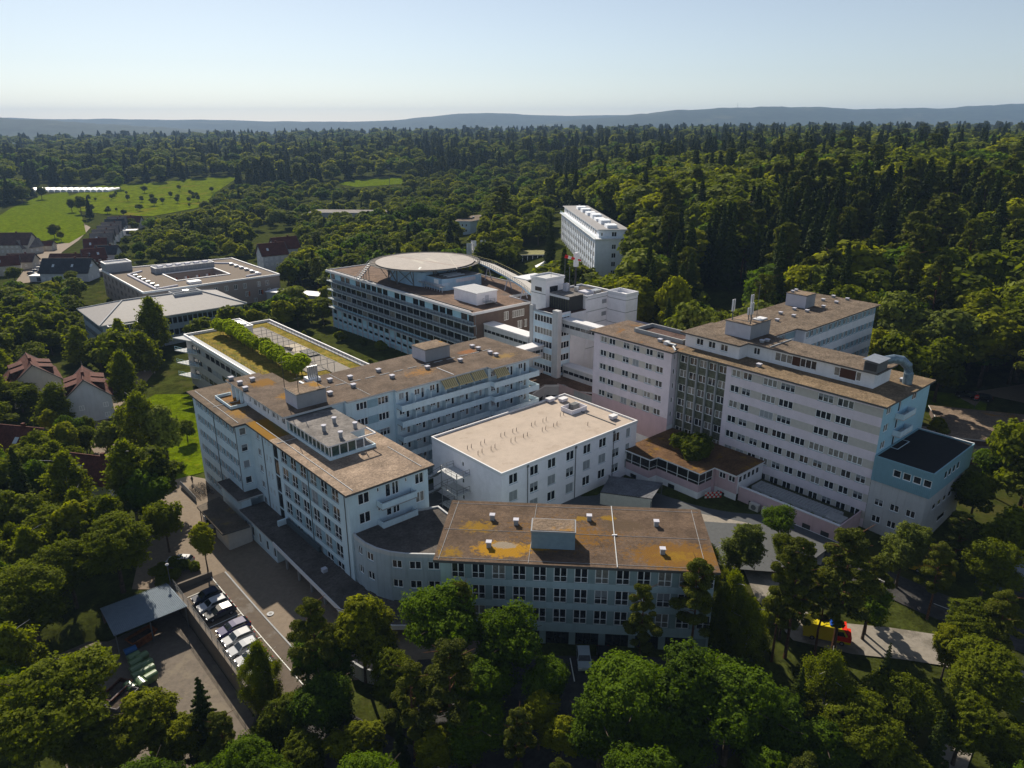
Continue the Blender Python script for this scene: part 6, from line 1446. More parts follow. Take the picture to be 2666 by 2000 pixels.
# ============================================================ VILLAGE
def house(dx, dy, z, ang, wd, ln, he, hr, roof_m, wall_m, label, nsky=1, chim=True, group=None, dorm=0):
    """gabled house; (dx,dy) is the photo point of the middle of its ridge; ridge runs along the local x axis"""
    x, y = D(dx, dy, z+hr); HOUSES.append((x, y, max(wd,ln)*.5))
    t = empty("house", label, "house", (x,y,z), R(ang), group); w2, l2 = wd/2, ln/2
    m = MB(); m.box(-l2,-w2,-2,l2,w2,he,wall_m)
    for s in (-1,1): m.poly([(s*l2,-w2,he),(s*l2,w2,he),(s*l2,0,hr-.25)][::s], wall_m)
    m.build("wall",t)
    o_ = .6; sl = (hr-he)/w2; ze = he-o_*sl
    m = MB()
    for s in (-1,1):
        q = [(-l2-o_,s*(w2+o_),ze),(l2+o_,s*(w2+o_),ze),(l2+o_,0,hr),(-l2-o_,0,hr)]; m.poly(q[::-s] if s>0 else q, roof_m)
        m.poly([(a,b,c-.22) for a,b,c in q], roof_m)
        for e in (-1,1): m.bar((e*(l2+o_),s*(w2+o_),ze-.1),(e*(l2+o_),0,hr-.1),.26,M_fascia)
    m.bar((-l2-o_,0,hr+.05),(l2+o_,0,hr+.05),.25,roof_m)
    r = m.build("roof",t)
    def onroof(u, v, s): return (u, s*v, hr-v*sl)
    for i in range(nsky):
        for s in (-1,1):
            u = -l2*.55+i*ln*.4; v = w2*.45; a = onroof(u,v,s); b = onroof(u+1.1,v,s); c_ = onroof(u+1.1,v+1.2,s); d = onroof(u,v+1.2,s); m = MB(); m.poly([(q[0],q[1],q[2]+.12) for q in ([a,b,c_,d] if s<0 else [d,c_,b,a])][::-1], mat("skylight_glass",(.55,.6,.65),rough=.12,spec=.8,var=.05)); m.build("skylight",r)
    if chim: m = MB(); m.box(l2*.3,-.35,hr-1,l2*.3+.7,.35,hr+.9,M_redt); m.build("chimney",r)
    for i in range(dorm):
        for s in (-1,1):
            u = -l2*.42+i*ln*.42; m = MB(); va,vb = w2*.28,w2*.86; za,zb = hr-va*sl+.05,hr-va*sl-.75
            top = [(u-1.9,s*va,za),(u+1.9,s*va,za),(u+1.9,s*vb,zb),(u-1.9,s*vb,zb)]; m.poly(top,roof_m); m.poly([(x,y,z-.15) for x,y,z in top][::-1],roof_m)
            m.box(u-1.7,min(s*va,s*vb*.95),hr-vb*sl,u+1.7,max(s*va,s*vb*.95),zb-.16,M_brnt); m.build("dormer",r)
    nw = max(1,int(ln/3.2)); wm,pm,_,_ = win_mesh(1.2,1.3,2,'n','g')
    for fl in range(int(he/2.8)):
        for i in range(nw):
            for s,an in ((-1,0),(1,pi)):
                o = bpy.data.objects.new("window",wm); COL.objects.link(o); o.parent = t; o.location = ((-l2+1.0+i*(ln-2)/nw) if s<0 else (-l2+2.2+i*(ln-2)/nw), s*(w2+.12), .9+2.8*fl); o.rotation_euler = (0,0,an)
                q = bpy.data.objects.new("pane",pm); COL.objects.link(q); q.parent = o
        for s,an in ((-1,-pi/2),(1,pi/2)):
            for e in (-1,1):
                o = bpy.data.objects.new("window",wm); COL.objects.link(o); o.parent = t; o.location = (s*(l2+.12), e*wd*.25-s*-.6*1.0, .9+2.8*fl); o.rotation_euler = (0,0,an)
                q = bpy.data.objects.new("pane",pm); COL.objects.link(q); q.parent = o
    return t
M_cream = wallmat("cream_render",(.52,.48,.42)); M_hwht = wallmat("white_house_render",(.55,.57,.62)); M_slate = mat("dark_slate_roof",(.045,.048,.055),rough=.7,var=.3,scale=3,bump=.4)
M_grt = mat("grey_brown_tiles",(.19,.165,.15),rough=.8,var=.25,scale=4,bump=.4); M_turq = wallmat("turquoise_render",(.22,.42,.45))
house(62,775,-1.5,-52,12,13,6,11,M_redt,M_cream,"red tiled house with hipped dormers behind the round yellow green tree at left",1,dorm=2)
house(178,805,-1.5,-60,11,12,7,12,M_redt,M_hwht,"white gabled house with red brown tiled roof beside the birches at left",1,dorm=2)
house(30,920,-1.5,-12,9,15,5,9,M_redt,M_cream,"red roofed house cut by the left edge below the round tree",2)
house(205,985,-1,-14,8,11,5,8.5,M_redt,M_hwht,"red roofed house half hidden under the weeping birch",1)
house(585,525,2,35,11,13,6.5,11.5,M_redt,M_hwht,"left house of the white gabled pair with dark red roofs in the wood",1)
house(612,512,3,35,11,13,7,12,M_redt,M_hwht,"right house of the white gabled pair with dark red roofs in the wood",1)
T_ = [(205,515,M_redt,M_turq),(218,503,M_grt,M_cream),(222,495,M_grt,M_hwht),(232,487,M_grt,M_hwht),(240,480,M_grt,M_hwht),(247,473,M_slate,M_hwht),(252,468,M_grt,M_hwht)]
adj = ["turquoise walled nearest house","second terraced house from the near end","third terraced house from the near end","middle terraced house with white gable","fifth terraced house from the near end","dark roofed terraced house near the far end","farthest terraced house"]
for (dx,dy,rm,wm_),a_ in zip(T_,adj): house(dx,dy,-4,22,9,12,5,10,rm,wm_,a_+" of the stepped row by the village road",1,group="stepped row of terraced houses")
house(272,467,-4,5,10,22,4,8,M_redt,M_cream,"long dark red roofed house behind the stepped row",0)
house(200,537,-4,35,9,11,6,10.5,M_redt,M_redt,"brick gabled house with skylights above the slate roofed block",2)
house(230,530,-4,5,9,12,5,9,M_slate,M_hwht,"dark roofed house right of the brick gabled house",0)
house(145,558,-4.5,2,12,24,5,11,M_slate,M_hwht,"slate roofed block with two rows of skylights beside the village road",5)
house(150,548,-4.5,2,9,20,5,9,M_redt,M_cream,"dark red roofed house right behind the slate roofed block",0)
house(20,503,-4,3,13,26,6,12,M_brnt,M_cream,"large dark brown roofed barn like house at the left edge",0)
house(60,517,-4,60,8,12,4,8,M_grt,M_cream,"small house with pale gable next to the dark barn like house",1)
house(90,521,-4,3,6,14,3,5,M_redt,M_cream,"low red roofed shed beside the village parking places",0,False)
house(10,553,-4,30,9,12,5,9,M_redt,M_cream,"orange gabled house cut by the left edge",1)
house(45,548,-4,5,8,14,4,7.5,M_brnt,M_cream,"dark brown roofed house behind the orange gabled house",0)
def flatbox(name,label,cat,dx,dy,z,w_,d_,h_,ang,wm_,rm,group=None):
    x,y = D(dx,dy,z+h_); HOUSES.append((x,y,max(w_,d_)*.5)); t = empty(name,label,cat,(x,y,z),R(ang),group); m = MB(); m.box(-w_/2,-d_/2,-2,w_/2,d_/2,h_,wm_); m.build("wall",t)
    m = MB(); m.box(-w_/2-.4,-d_/2-.4,h_,w_/2+.4,d_/2+.4,h_+.25,M_trim,rm); m.build("roof",t)
    m = MB(); m.box(-w_*.25,-d_/2-.04,0,w_*.2,-d_/2-.005,min(2.2,h_*.8),M_fdark); m.build("door",t)
flatbox("garage","white flat roofed garage beside the slate roofed block","garage",100,594,-4.5,14,6,2.8,3,M_hwht,M_trim)
flatbox("garage","small white roofed garage in the gardens right of the stepped row","garage",281,497,-4,9,6,2.6,10,M_hwht,M_trim)
flatbox("garage","white roofed garage right of the slate roofed block","garage",228,583,-4.5,8,5,2.8,-5,M_hwht,M_concL)
flatbox("hall","wide flat grey roofed hall among the trees beyond the brick building","hall",755,457,3,58,20,5,-4,M_conc,M_felt)
flatbox("hall","brown roofed low hall among trees above the helipad","hall",985,460,6,16,14,4,0,M_conc,M_brnt)
flatbox("garden_pavilion","long low white roofed shelter between brick building and balcony block","shelter",640,632,0,26,7,3.4,-20,M_conc,M_trim)
flatbox("east_hall","low brown mossy roofed hall at the right edge beyond the annex","hall",2175,925,6.5,26,18,4,-18,M_brown,mat("brown_moss_hall_roof",(.20,.15,.11),var=.3,scale=3,bump=.6,col2=(.30,.15,.02),thr=.6,pscale=.12))
flatbox("east_hall","nearest low gravel roofed hall behind the blue clad annex","hall",2110,965,5.5,30,14,3.6,-22,M_brown,mat("gravel_hall_roof",(.23,.19,.16),var=.3,scale=3,bump=.6,col2=(.30,.17,.03),thr=.62,pscale=.15))
flatbox("roadside_hall","low grey hall with window bays at the lower right edge beside the street","hall",2262,1240,4.2,18,6,3.6,-28,mat("shade_darkened_render",(.10,.12,.13)),M_boxd)  # wall colour darkened to carry the deep shade on the hall
t = empty("greenhouse","long white row of polytunnels at the far edge of the meadow","greenhouse",(*hit(70,413)[:2],-3)); 
m = MB(); hx = D(0,413,-3); wht = mat("polytunnel_film",(.75,.76,.78),rough=.4,var=.06)
for i in range(26):
    x0 = -85+7*i
    for k in range(6):
        a,b = pi*k/6, pi*(k+1)/6; m.poly([(x0+3.3*cos(a),-8,3.2*sin(a)),(x0+3.3*cos(b),-8,3.2*sin(b)),(x0+3.3*cos(b),22,3.2*sin(b)),(x0+3.3*cos(a),22,3.2*sin(a))],wht)
    m.poly([(x0+3.3*cos(pi*k/6),-8,3.2*sin(pi*k/6)) for k in range(7)],wht)
m.build("tunnel_row",t)

# ============================================================ VEHICLES, PEOPLE, THINGS
def paintm(name,c): 
    m = mat("car_paint_"+name,c,rough=.5,var=.03,spec=.15); m.node_tree.nodes["Principled BSDF"].inputs["Coat Weight"].default_value = .0; return m
M_cglass = mat("car_glass",(.015,.02,.022),rough=.04,spec=.7); M_chrome = mat("wheel_alloy",(.25,.25,.26),rough=.7,metal=.2); M_head = mat("headlight_lens",(.75,.78,.8),rough=.1,spec=.8); M_tail = mat("tail_light",(.35,.01,.01),rough=.7)
def vehicle(name,label,cat,x,y,ang,paint,L=4.5,Wd=1.82,H=1.5,style='hatch',group=None,z=None,roofm=None):
    t = empty(name,label,cat,(x,y,gh(x,y)+.2 if z is None else z),ang,group)
    prof = {'hatch':[(0,.35),(0,.72),(.02,.86),(.24,.98),(.40,1.42/1.5*H),(.55,H),(.86,H*.97),(.97,H*.68),(1,.75),(1,.35)],
            'van':[(0,.35),(0,.9),(.05,1.15),(.17,H*.93),(.23,H),(.97,H),(1,H*.9),(1,.35)]}[style]
    sec = lambda z: 1-.16*max(0,(z-.95)/(H-.9))**1.2
    n = len(prof); m = MB(); Lf=[]
    for s in (-1,1): Lf.append([(L*(.5-u), s*Wd/2*(sec(zz) if style=='hatch' else 1-.05*max(0,(zz-1.2)/H)), zz) for u,zz in prof])
    for i in range(n-1): m.poly([Lf[0][i],Lf[0][i+1],Lf[1][i+1],Lf[1][i]],(roofm or paint) if prof[i][1]>H*.93 and prof[i+1][1]>H*.93 else paint)
    m.poly(Lf[0],paint); m.poly(Lf[1][::-1],paint); m.poly([Lf[0][0],Lf[1][0],Lf[1][-1],Lf[0][-1]],M_fdark)
    b = m.build("body",t)
    def pane(u0,z0,u1,z1,nm):
        q = MB(); a,c_ = sec(z0)*.93,sec(z1)*.90; off=.012; dx = L*(.5-u0); dx2 = L*(.5-u1); k = .03
        q.poly([(dx+k,-Wd/2*a,z0+k),(dx+k,Wd/2*a,z0+k),(dx2+k,Wd/2*c_,z1+k),(dx2+k,-Wd/2*c_,z1+k)] if u1>u0 else [(dx-k,-Wd/2*a,z0+k),(dx2-k,-Wd/2*c_,z1+k),(dx2-k,Wd/2*c_,z1+k),(dx-k,Wd/2*a,z0+k)],M_cglass); q.build(nm,t)
    if style=='hatch':
        pane(.26,1.02,.41,H*.95,"windscreen"); pane(.965,H*.70,.875,H*.95,"rear_window")
        for s in (-1,1):
            q = MB(); P_ = [(.33,1.0),(.43,H*.93),(.85,H*.91),(.93,H*.70)]; q.poly([(L*(.5-u),s*(Wd/2*sec(zz)+.012),zz) for u,zz in P_][::s],M_cglass); q.build("side_window",t)
    else:
        pane(.055,1.2,.165,H*.92,"windscreen")
        for s in (-1,1): q = MB(); q.poly([(L*(.5-u),s*(Wd/2+.012),zz) for u,zz in [(.1,1.25),(.18,H*.85),(.32,H*.85),(.32,1.25)]][::s],M_cglass); q.build("side_window",t)
    for u in (.18,.80):
        for s in (-1,1):
            q = MB(); q.tube([(L*(.5-u),s*(Wd/2-.2),.33),(L*(.5-u),s*(Wd/2+.02),.33)],.34,M_rubber,14); wo = q.build("wheel",t); q = MB(); q.tube([(L*(.5-u),s*(Wd/2+.0),.33),(L*(.5-u),s*(Wd/2+.035),.33)],.2,M_chrome,10); q.build("rim",wo)
    for s in (-1,1):
        q = MB(); q.box(L/2-.12,s*Wd*.36-.2,.62,L/2+.015,s*Wd*.36+.2,.78,M_head); q.build("headlight",t); q = MB(); q.box(-L/2-.015,s*Wd*.38-.14,.72,-L/2+.1,s*Wd*.38+.14,.95,M_tail); q.build("tail_light",t)
        q = MB(); q.box(L*.17,s*(Wd/2+.02)-.08,.95,L*.17+.14,s*(Wd/2+.02)+.1,1.1,paint); q.build("wing_mirror",t)
    return t
CARS = [(-48.95,98.8,"navy",(.02,.03,.06),"dark navy hatchback, first in the row of parked cars from the top",4.4,None),(-47.05,96.7,"silver_white",(.46,.47,.5),"white estate car with sunroof, second in the parked row",4.7,None),(-45.3,94.75,"graphite",(.05,.055,.06),"graphite car with dark roof, third in the parked row",4.6,mat("black_car_roof",(.015,.012,.012),rough=.3)),
 (-41.8,90.95,"violet",(.04,.035,.13),"violet blue estate car after the gap in the parked row",4.7,None),(-40.3,88.7,"white",(.45,.46,.48),"white car dappled by leaves beside the violet estate",4.4,None),(-38.7,86.5,"silver",(.4,.42,.45),"silver car partly under the slim yellow green tree",4.5,None),(-36.9,84.4,"white",(.45,.46,.48),"white car half hidden by leaves near the lower end of the parked row",4.3,None),(-35.0,82.2,"grey",(.22,.23,.25),"grey car last in the parked row, almost covered by trees",4.4,None)]
for x,y,nm,c_,lb,L,rm in CARS: vehicle("parked_car",lb,"car",x,y,TH+pi,paintm(nm,c_),L=L,group="cars parked in the row by the yard wall",roofm=rm)
vehicle("parked_car","white saloon parked under the big tree by the planting strip","car",-57.5,108.7,R(178),paintm("white",(.45,.46,.48)),L=4.5)
vehicle("delivery_van","white van with sunlit side beside the entrance canopy","van",-57.3,121.5,R(-60),paintm("white",(.45,.46,.48)),L=5.0,H=2.2,style='van')
vehicle("parked_car","silver hatchback parked alone in the shade before the front block","car",9.7,80.3,R(-91),paintm("light_silver",(.42,.48,.52)),L=4.3)
vehicle("parked_car","black car in the dark next to the silver hatchback","car",12.5,80.2,R(-91),paintm("black",(.01,.01,.012)),L=4.5)
yel = paintm("bright_yellow",(.62,.50,.01)); redp = paintm("signal_red",(.7,.03,.01))
v = vehicle("rescue_vehicle","yellow and red rescue vehicle with blue roof lights on the worn drive under the pines","emergency vehicle",*hit(1785,1367,1.0)[:2],R(-20),yel,L=6.2,Wd=2.2,H=2.6,style='van')
q = MB(); q.box(1.3,-1.12,.7,3.12,1.12,1.5,redp); q.box(1.2,-1.0,1.5,2.4,1.0,2.58,redp); q.build("red_cab",v); q = MB(); q.box(.2,-.8,2.6,.6,.8,2.8,mat("blue_light",(.02,.1,.5),rough=.2)); q.build("light_bar",v)
vehicle("delivery_van","mustard yellow delivery van standing in deep shade on the street at right","van",*hit(2013,1224,1.2)[:2],R(-26),paintm("mustard",(.45,.30,.02)),L=6.4,Wd=2.1,H=2.7,style='van')
for i,(dx,dy,an,nm,c_) in enumerate(((112,537,75,"white",(.45,.46,.48)),(105,565,60,"white",(.45,.46,.48)),(92,578,30,"silver",(.4,.42,.45)),(85,583,30,"white",(.45,.46,.48)),(78,589,20,"navy",(.02,.03,.06)),(70,594,15,"navy",(.02,.03,.06)),(97,571,40,"silver",(.4,.42,.45)))):
    x,y,z = hit(dx,dy); vehicle("parked_car",["white car farthest up the village road","white car beside the village road above the garage drive","silver car in the upper row of the village parking place","white car in the middle of the village parking place","dark car near the lower end of the village parking place","lowest dark car of the village parking place","silver car at the top of the village parking row"][i],"car",x,y,R(an),paintm(nm,c_),group="cars parked in the village",z=z+.35)
for i,(dx,dy) in enumerate(((2085,862),(2118,868))): x,y,z = hit(dx,dy); vehicle("parked_car",("black car with lit roof" if i==0 else "dark car")+" standing at the forest edge on the east street","car",x,y,R(150),paintm("black",(.01,.01,.012)),z=z+.45)

# person on the footpath
def person(x,y,z,face):
    sk = [((0,0,.92),.13,None),((0,0,1.18),.135,0),((0,0,1.38),.15,1),((0,0,1.50),.06,2),((.0,0,1.60),.095,3),((.01,0,1.70),.08,4),
      ((0,.17,1.40),.06,2),((.02,.24,1.12),.045,6),((.10,.22,.88),.035,7),((0,-.17,1.40),.06,2),((-.02,-.24,1.12),.045,9),((-.02,-.25,.86),.035,10),
      ((0,.09,.88),.10,0),((.10,.10,.50),.07,12),((.02,.10,.10),.05,13),((.16,.10,.04),.04,14),((0,-.09,.88),.10,0),((-.08,-.10,.50),.07,16),((-.22,-.10,.12),.05,17),((-.08,-.10,.04),.04,18)]
    me = bpy.data.meshes.new("person"); me.from_pydata([s[0] for s in sk],[(s[2],i) for i,s in enumerate(sk) if s[2] is not None],[])
    o = bpy.data.objects.new("person",me); COL.objects.link(o); o.location=(x,y,z); o.rotation_euler=(0,0,face)
    md = o.modifiers.new("skin",'SKIN'); sv = me.skin_vertices[0].data
    for i,s in enumerate(sk): sv[i].radius=(s[1],s[1])
    sv[0].use_root = True
    o.modifiers.new("sub",'SUBSURF').levels = 1; md.use_smooth_shade = True
    me.materials.append(mat("dark_clothing",(.03,.03,.035),rough=.9)); tag(o,"person in dark clothes walking along the sunlit footpath","person")
    h = MB(); h.tube([(-.02,0,1.68),(-.01,0,1.79)],[.10,.06],mat("dark_hair",(.03,.02,.015),rough=.8),8); h.build("hair",o,smooth=True)
x,y = px(501,1256,.2); person(x,y,gh(x,y)+.12,R(-80))
# manhole cover, lamp, sign
x,y = -37.5,94.7; m = MB(); m.cyl(0,0,0,.05,.55,M_concL,20); m.cyl(0,0,.05,.06,.25,M_fdark,12); c = m.build("manhole_cover",loc=(x,y,gh(x,y)+.16)); tag(c,"pale round manhole cover on the sunlit road beside the parked cars","manhole cover")
def lamp(x,y,z,h,label):
    c = empty("street_lamp",label,"street lamp",(x,y,z)); m = MB(); m.cyl(0,0,0,h,.07,M_rail,8); m.build("pole",c); m = MB(); m.tube([(0,0,h),(0,0,h+.15),(0,0,h+.3),(0,0,h+.42)],[.1,.28,.26,.08],M_trim,12); m.build("lamp_head",c)
a,b = W2(24.9,113.6); lamp(a,b,gh(a,b),4.5,"white headed street lamp at the corner of the yard wall")
x,y,z = hit(2103,885); c = empty("street_sign","round no entry sign with arrow plate on a pole on the east lawn","sign",(x,y,z)); m = MB(); m.cyl(0,0,0,3.2,.05,M_rail,6); m.build("pole",c)
m = MB(); m.tube([(0,-.08,3.2),(0,-.12,3.2)],.55,redp,16); m.build("round_sign",c); m = MB(); m.box(-.4,-.14,3.1,.4,-.125,3.28,M_line); m.box(-.6,-.12,2.2,.6,-.07,2.55,M_fdark); m.build("plate",c)
x,y,z = hit(2086,1195); c = empty("flag_pair","",'flag',(0,0,0)); bpy.data.objects.remove(c)
for i,(dx,dy,lb) in enumerate(((1007,527,"left white banner flag behind the helipad"),(1017,526,"middle white banner flag behind the helipad"),(1037,525,"right white banner flag behind the helipad"))):
    x,y = D(dx,dy,20); z = 7; c = empty("banner_flag",lb,"flag",(x,y,z),R(5),"white banners behind the helipad"); m = MB(); m.cyl(0,0,0,14.5,.08,M_rail,6); m.build("pole",c)
    m = MB(); m.box(.1,-.02,8.6+(.9 if i==0 else 0)*-1,2.5,.02,14.3-(1.0 if i==0 else 0),M_trim)
    for k in range(6): m.box(1.0,-.035,9.6+.55*k,1.5,-.022,9.9+.55*k,M_boxd)
    m.build("banner",c)
x,y,z = hit(843,420); m = MB(); m.cyl(0,0,0,26,.35,M_rail,8,.15); m.box(-1,-.3,26,1,.3,26.6,M_rail); tag(m.build("light_mast",loc=(x,y,z)),"tall floodlight mast at the edge of the small meadow","mast")
# bicycles
def bicycle():
    t = empty("bicycle","dark bicycle parked in the stand at the wall of the pale blue wing","bicycle",(0,0,0),0,"bicycles in the stand")
    for x in (-.52,.52):
        m = MB(); P_ = [(x+.34*cos(a*pi/8),0,.35+.34*sin(a*pi/8)) for a in range(17)]; m.tube(P_,.03,M_rubber,5,cap=False)
        for k in range(4): a = k*pi/4; m.bar((x-.33*cos(a),0,.35-.33*sin(a)),(x+.33*cos(a),0,.35+.33*sin(a)),.012,M_rail)
        m.build("wheel",t)
    m = MB()
    for p_,q_ in (((-.52,0,.35),(-.15,0,.33)),((-.52,0,.35),(-.2,0,.85)),((-.15,0,.33),(-.2,0,.85)),((-.15,0,.33),(.38,0,.82)),((-.2,0,.8),(.38,0,.85)),((.52,0,.35),(.36,0,.95))): m.tube([p_,q_],.022,M_fdark,5)
    m.build("frame",t); m = MB(); m.box(-.34,-.07,.9,-.08,.07,.97,M_rubber); m.build("saddle",t); m = MB(); m.bar((.34,-.28,1.0),(.34,.28,1.0),.035,M_rail); m.build("handlebar",t)
    return t
bk = bicycle()
for i in range(16):
    o = bk if i==0 else copy_tree(bk); a,b = (39.6 if i%2 else 41.2)+random.uniform(-.15,.15), 141.5+.62*(i//2)*1.2; x,y = W2(a,b); o.location=(x,y,gh(x,y)+.12); o.rotation_euler=(0,0,TH+random.uniform(-.1,.1))
m = MB(); m.box(-.1,-4.5,0,.1,4.5,1.0,M_conc); m.bar((0,-4.5,1.1),(0,4.5,1.1),.1,M_rail); tag(m.build("bicycle_stand",loc=(*W2(38.2,145),0.1),rz=TH),"low wall with rail at the bicycle stand","bicycle stand")
# lower waste yard: retaining wall with fence, shed, bins
Y0 = gh(*W2(15,95))
sheet("waste_yard",G([(4,78),(24.8,78),(24.8,112.4),(4,112.4)]),-2.2,mat("yard_asphalt",(.15,.125,.10),var=.18,bump=.2,col2=(.19,.16,.12),thr=.55,pscale=.2),flat=-.65)
# the yard lies lower: the terrain control points keep it just under the sheet; walls close the step
YZ = -2.7; M_yw = wallmat("brown_grey_yard_wall",(.17,.145,.12),streak=.4)
def wallbox(name,label,cat,a0,b0,a1,b1,z0,z1,m_,fence=None):
    c = empty(name,label,cat,(*W2(a0,b0),0),TH); m = MB(); m.box(0,0,z0,a1-a0,b1-b0,z1,m_); m.build("wall",c)
    if fence:
        m = MB(); L = b1-b0
        if L > a1-a0: railing(m,[((a1-a0)/2,0),((a1-a0)/2,L)],z1,fence,M_rail,2.4,3)
        else: railing(m,[(0,(b1-b0)/2),(a1-a0,(b1-b0)/2)],z1,fence,M_rail,2.4,3)
        m.build("fence",c)
    return c
wallbox("yard_wall","concrete retaining wall with wire fence along the noses of the parked cars","wall",24.9,76,25.3,113,-3.2,.5,M_yw,1.5)
wallbox("yard_wall","low concrete wall closing the car park below the planting strip","wall",25.3,112.3,31.2,112.7,-.5,1.0,M_yw)
c = empty("waste_shed","open fronted shed with blue grey corrugated roof at the top of the waste yard","shed",(*W2(14.4,105.4),YZ),TH)
m = MB(); Q = [(0,0,3.6),(10.5,0,3.7),(9.9,7.2,4.3),(0,7.6,4.2)]; cr = mat("corrugated_blue_grey_roof",(.22,.27,.32),rough=.75,var=.12)
m.poly(Q,cr); m.poly([(x,y,z-.12) for x,y,z in Q][::-1],M_fdark)
for i in range(42): t = i/42; m.bar((Q[0][0]+(Q[1][0]-Q[0][0])*t,0,3.65+.1*t),(Q[3][0]+(Q[2][0]-Q[3][0])*t,7.5,4.25+.1*t),.09,cr)
m.build("roof",c)
for x,y in ((.2,.2),(10.2,.2),(5,.2),(.2,7.3),(9.8,7)): m = MB(); m.cyl(x,y,-.3,3.7,.1,M_rail,6); m.build("post",c)
m = MB(); m.box(0,7.2,-.3,10,7.35,3.9,M_brown); m.build("wall",c)
def bin_(label,x,y,ang,colr,group=None):
    t = empty("waste_container",label,"waste container",(x,y,YZ),ang,group); m = MB()
    m.poly([(-.65,-.45,.2),(-.65,.45,.2),(.65,.45,.2),(.65,-.45,.2)],colr)
    B0 = [(-.62,-.42,.2),(.62,-.42,.2),(.62,.42,.2),(-.62,.42,.2)]; T0 = [(-.8,-.6,1.15),(.8,-.6,1.15),(.8,.6,1.15),(-.8,.6,1.15)]
    for i in range(4): j=(i+1)%4; m.poly([B0[i],B0[j],T0[j],T0[i]],colr)
    m.build("body",t); m = MB(); n=8
    for k in range(n):
        a,b = pi*k/n, pi*(k+1)/n; m.poly([(-.83,.65*cos(a),1.15+.42*sin(a)),(.83,.65*cos(a),1.15+.42*sin(a)),(.83,.65*cos(b),1.15+.42*sin(b)),(-.83,.65*cos(b),1.15+.42*sin(b))],colr)
    for s in (-1,1): m.poly([(s*.83,.65*cos(pi*k/n),1.15+.42*sin(pi*k/n)) for k in range(n+1)],colr)
    m.build("lid",t)
    for x_ in (-.5,.5):
        for y_ in (-.32,.32): m = MB(); m.tube([(x_-.04,y_,.12),(x_+.04,y_,.12)],.12,M_rubber,8); m.build("wheel",t)
gr = mat("green_plastic",(.10,.17,.07),rough=.3,var=.1,spec=.6); bl = mat("blue_plastic",(.03,.10,.25),rough=.3,var=.1)
BN = [(360,1000,1),(366,1040,1),(378,1075,1),(430,1010,1),(440,1045,1),(455,1085,1),(330,1150,0),(395,1125,0),(350,965,1),(400,965,1)]
LB = ["green bin, upper left pair by the shed post","green bin in the middle of the left column","lowest green bin of the left column","top green bin of the right column","middle green bin of the right column","lowest green bin of the right column","green bin lying crosswise at the lower left","green bin crosswise beside the right column foot","dark green bin half under the shed at left","dark green bin half under the shed at right"]
for (bx,by,o_),lb in zip(BN,LB):
    x,y = px(bx*.4219+200,by*.4219+1300,YZ+1.2); bin_(lb,x,y,TH+pi/2*(1-o_)+.2,gr,"green waste containers in the yard")
x,y = px(330*.4219+200,930*.4219+1300,YZ+1.2); bin_("blue bin under the shed edge",x,y,TH,bl)
def skip_(label,x,y,ang,colr):
    t = empty("skip",label,"skip",(x,y,YZ),ang); m = MB(); P0=[(-1.2,-.8,.1),(1.2,-.8,.1),(1.2,.8,.1),(-1.2,.8,.1)]; P1=[(-2,-1,1.5),(2,-1,1.5),(2,1,1.5),(-2,1,1.5)]
    for i in range(4): j=(i+1)%4; m.poly([P0[i],P0[j],P1[j],P1[i]],colr); m.poly([P1[i],P1[j],P0[j],P0[i]],colr); m.bar(P1[i],P1[j],.12,colr)
    m.poly(P0,colr); m.poly([(-1.7,-.9,1.1),(1.7,-.9,1.1),(1.7,.9,1.1),(-1.7,.9,1.1)],M_bark); m.build("hull",t)
x,y = px(400*.4219+200,850*.4219+1300,YZ+1); skip_("rust orange skip under the shed roof",x,y,TH+.3,mat("rust_orange_steel",(.30,.10,.03),var=.3,scale=3))
x,y = px(245*.4219+200,1190*.4219+1300,YZ+1); skip_("brown skip at the lower left of the waste yard",x,y,TH+.6,mat("rust_brown_steel",(.13,.06,.04),var=.3,scale=3))
x,y = px(280*.4219+200,1240*.4219+1300,YZ+1); skip_("grey striped skip at the lower left of the waste yard",x,y,TH+.6,mat("grey_steel",(.20,.19,.20),var=.3,scale=3))

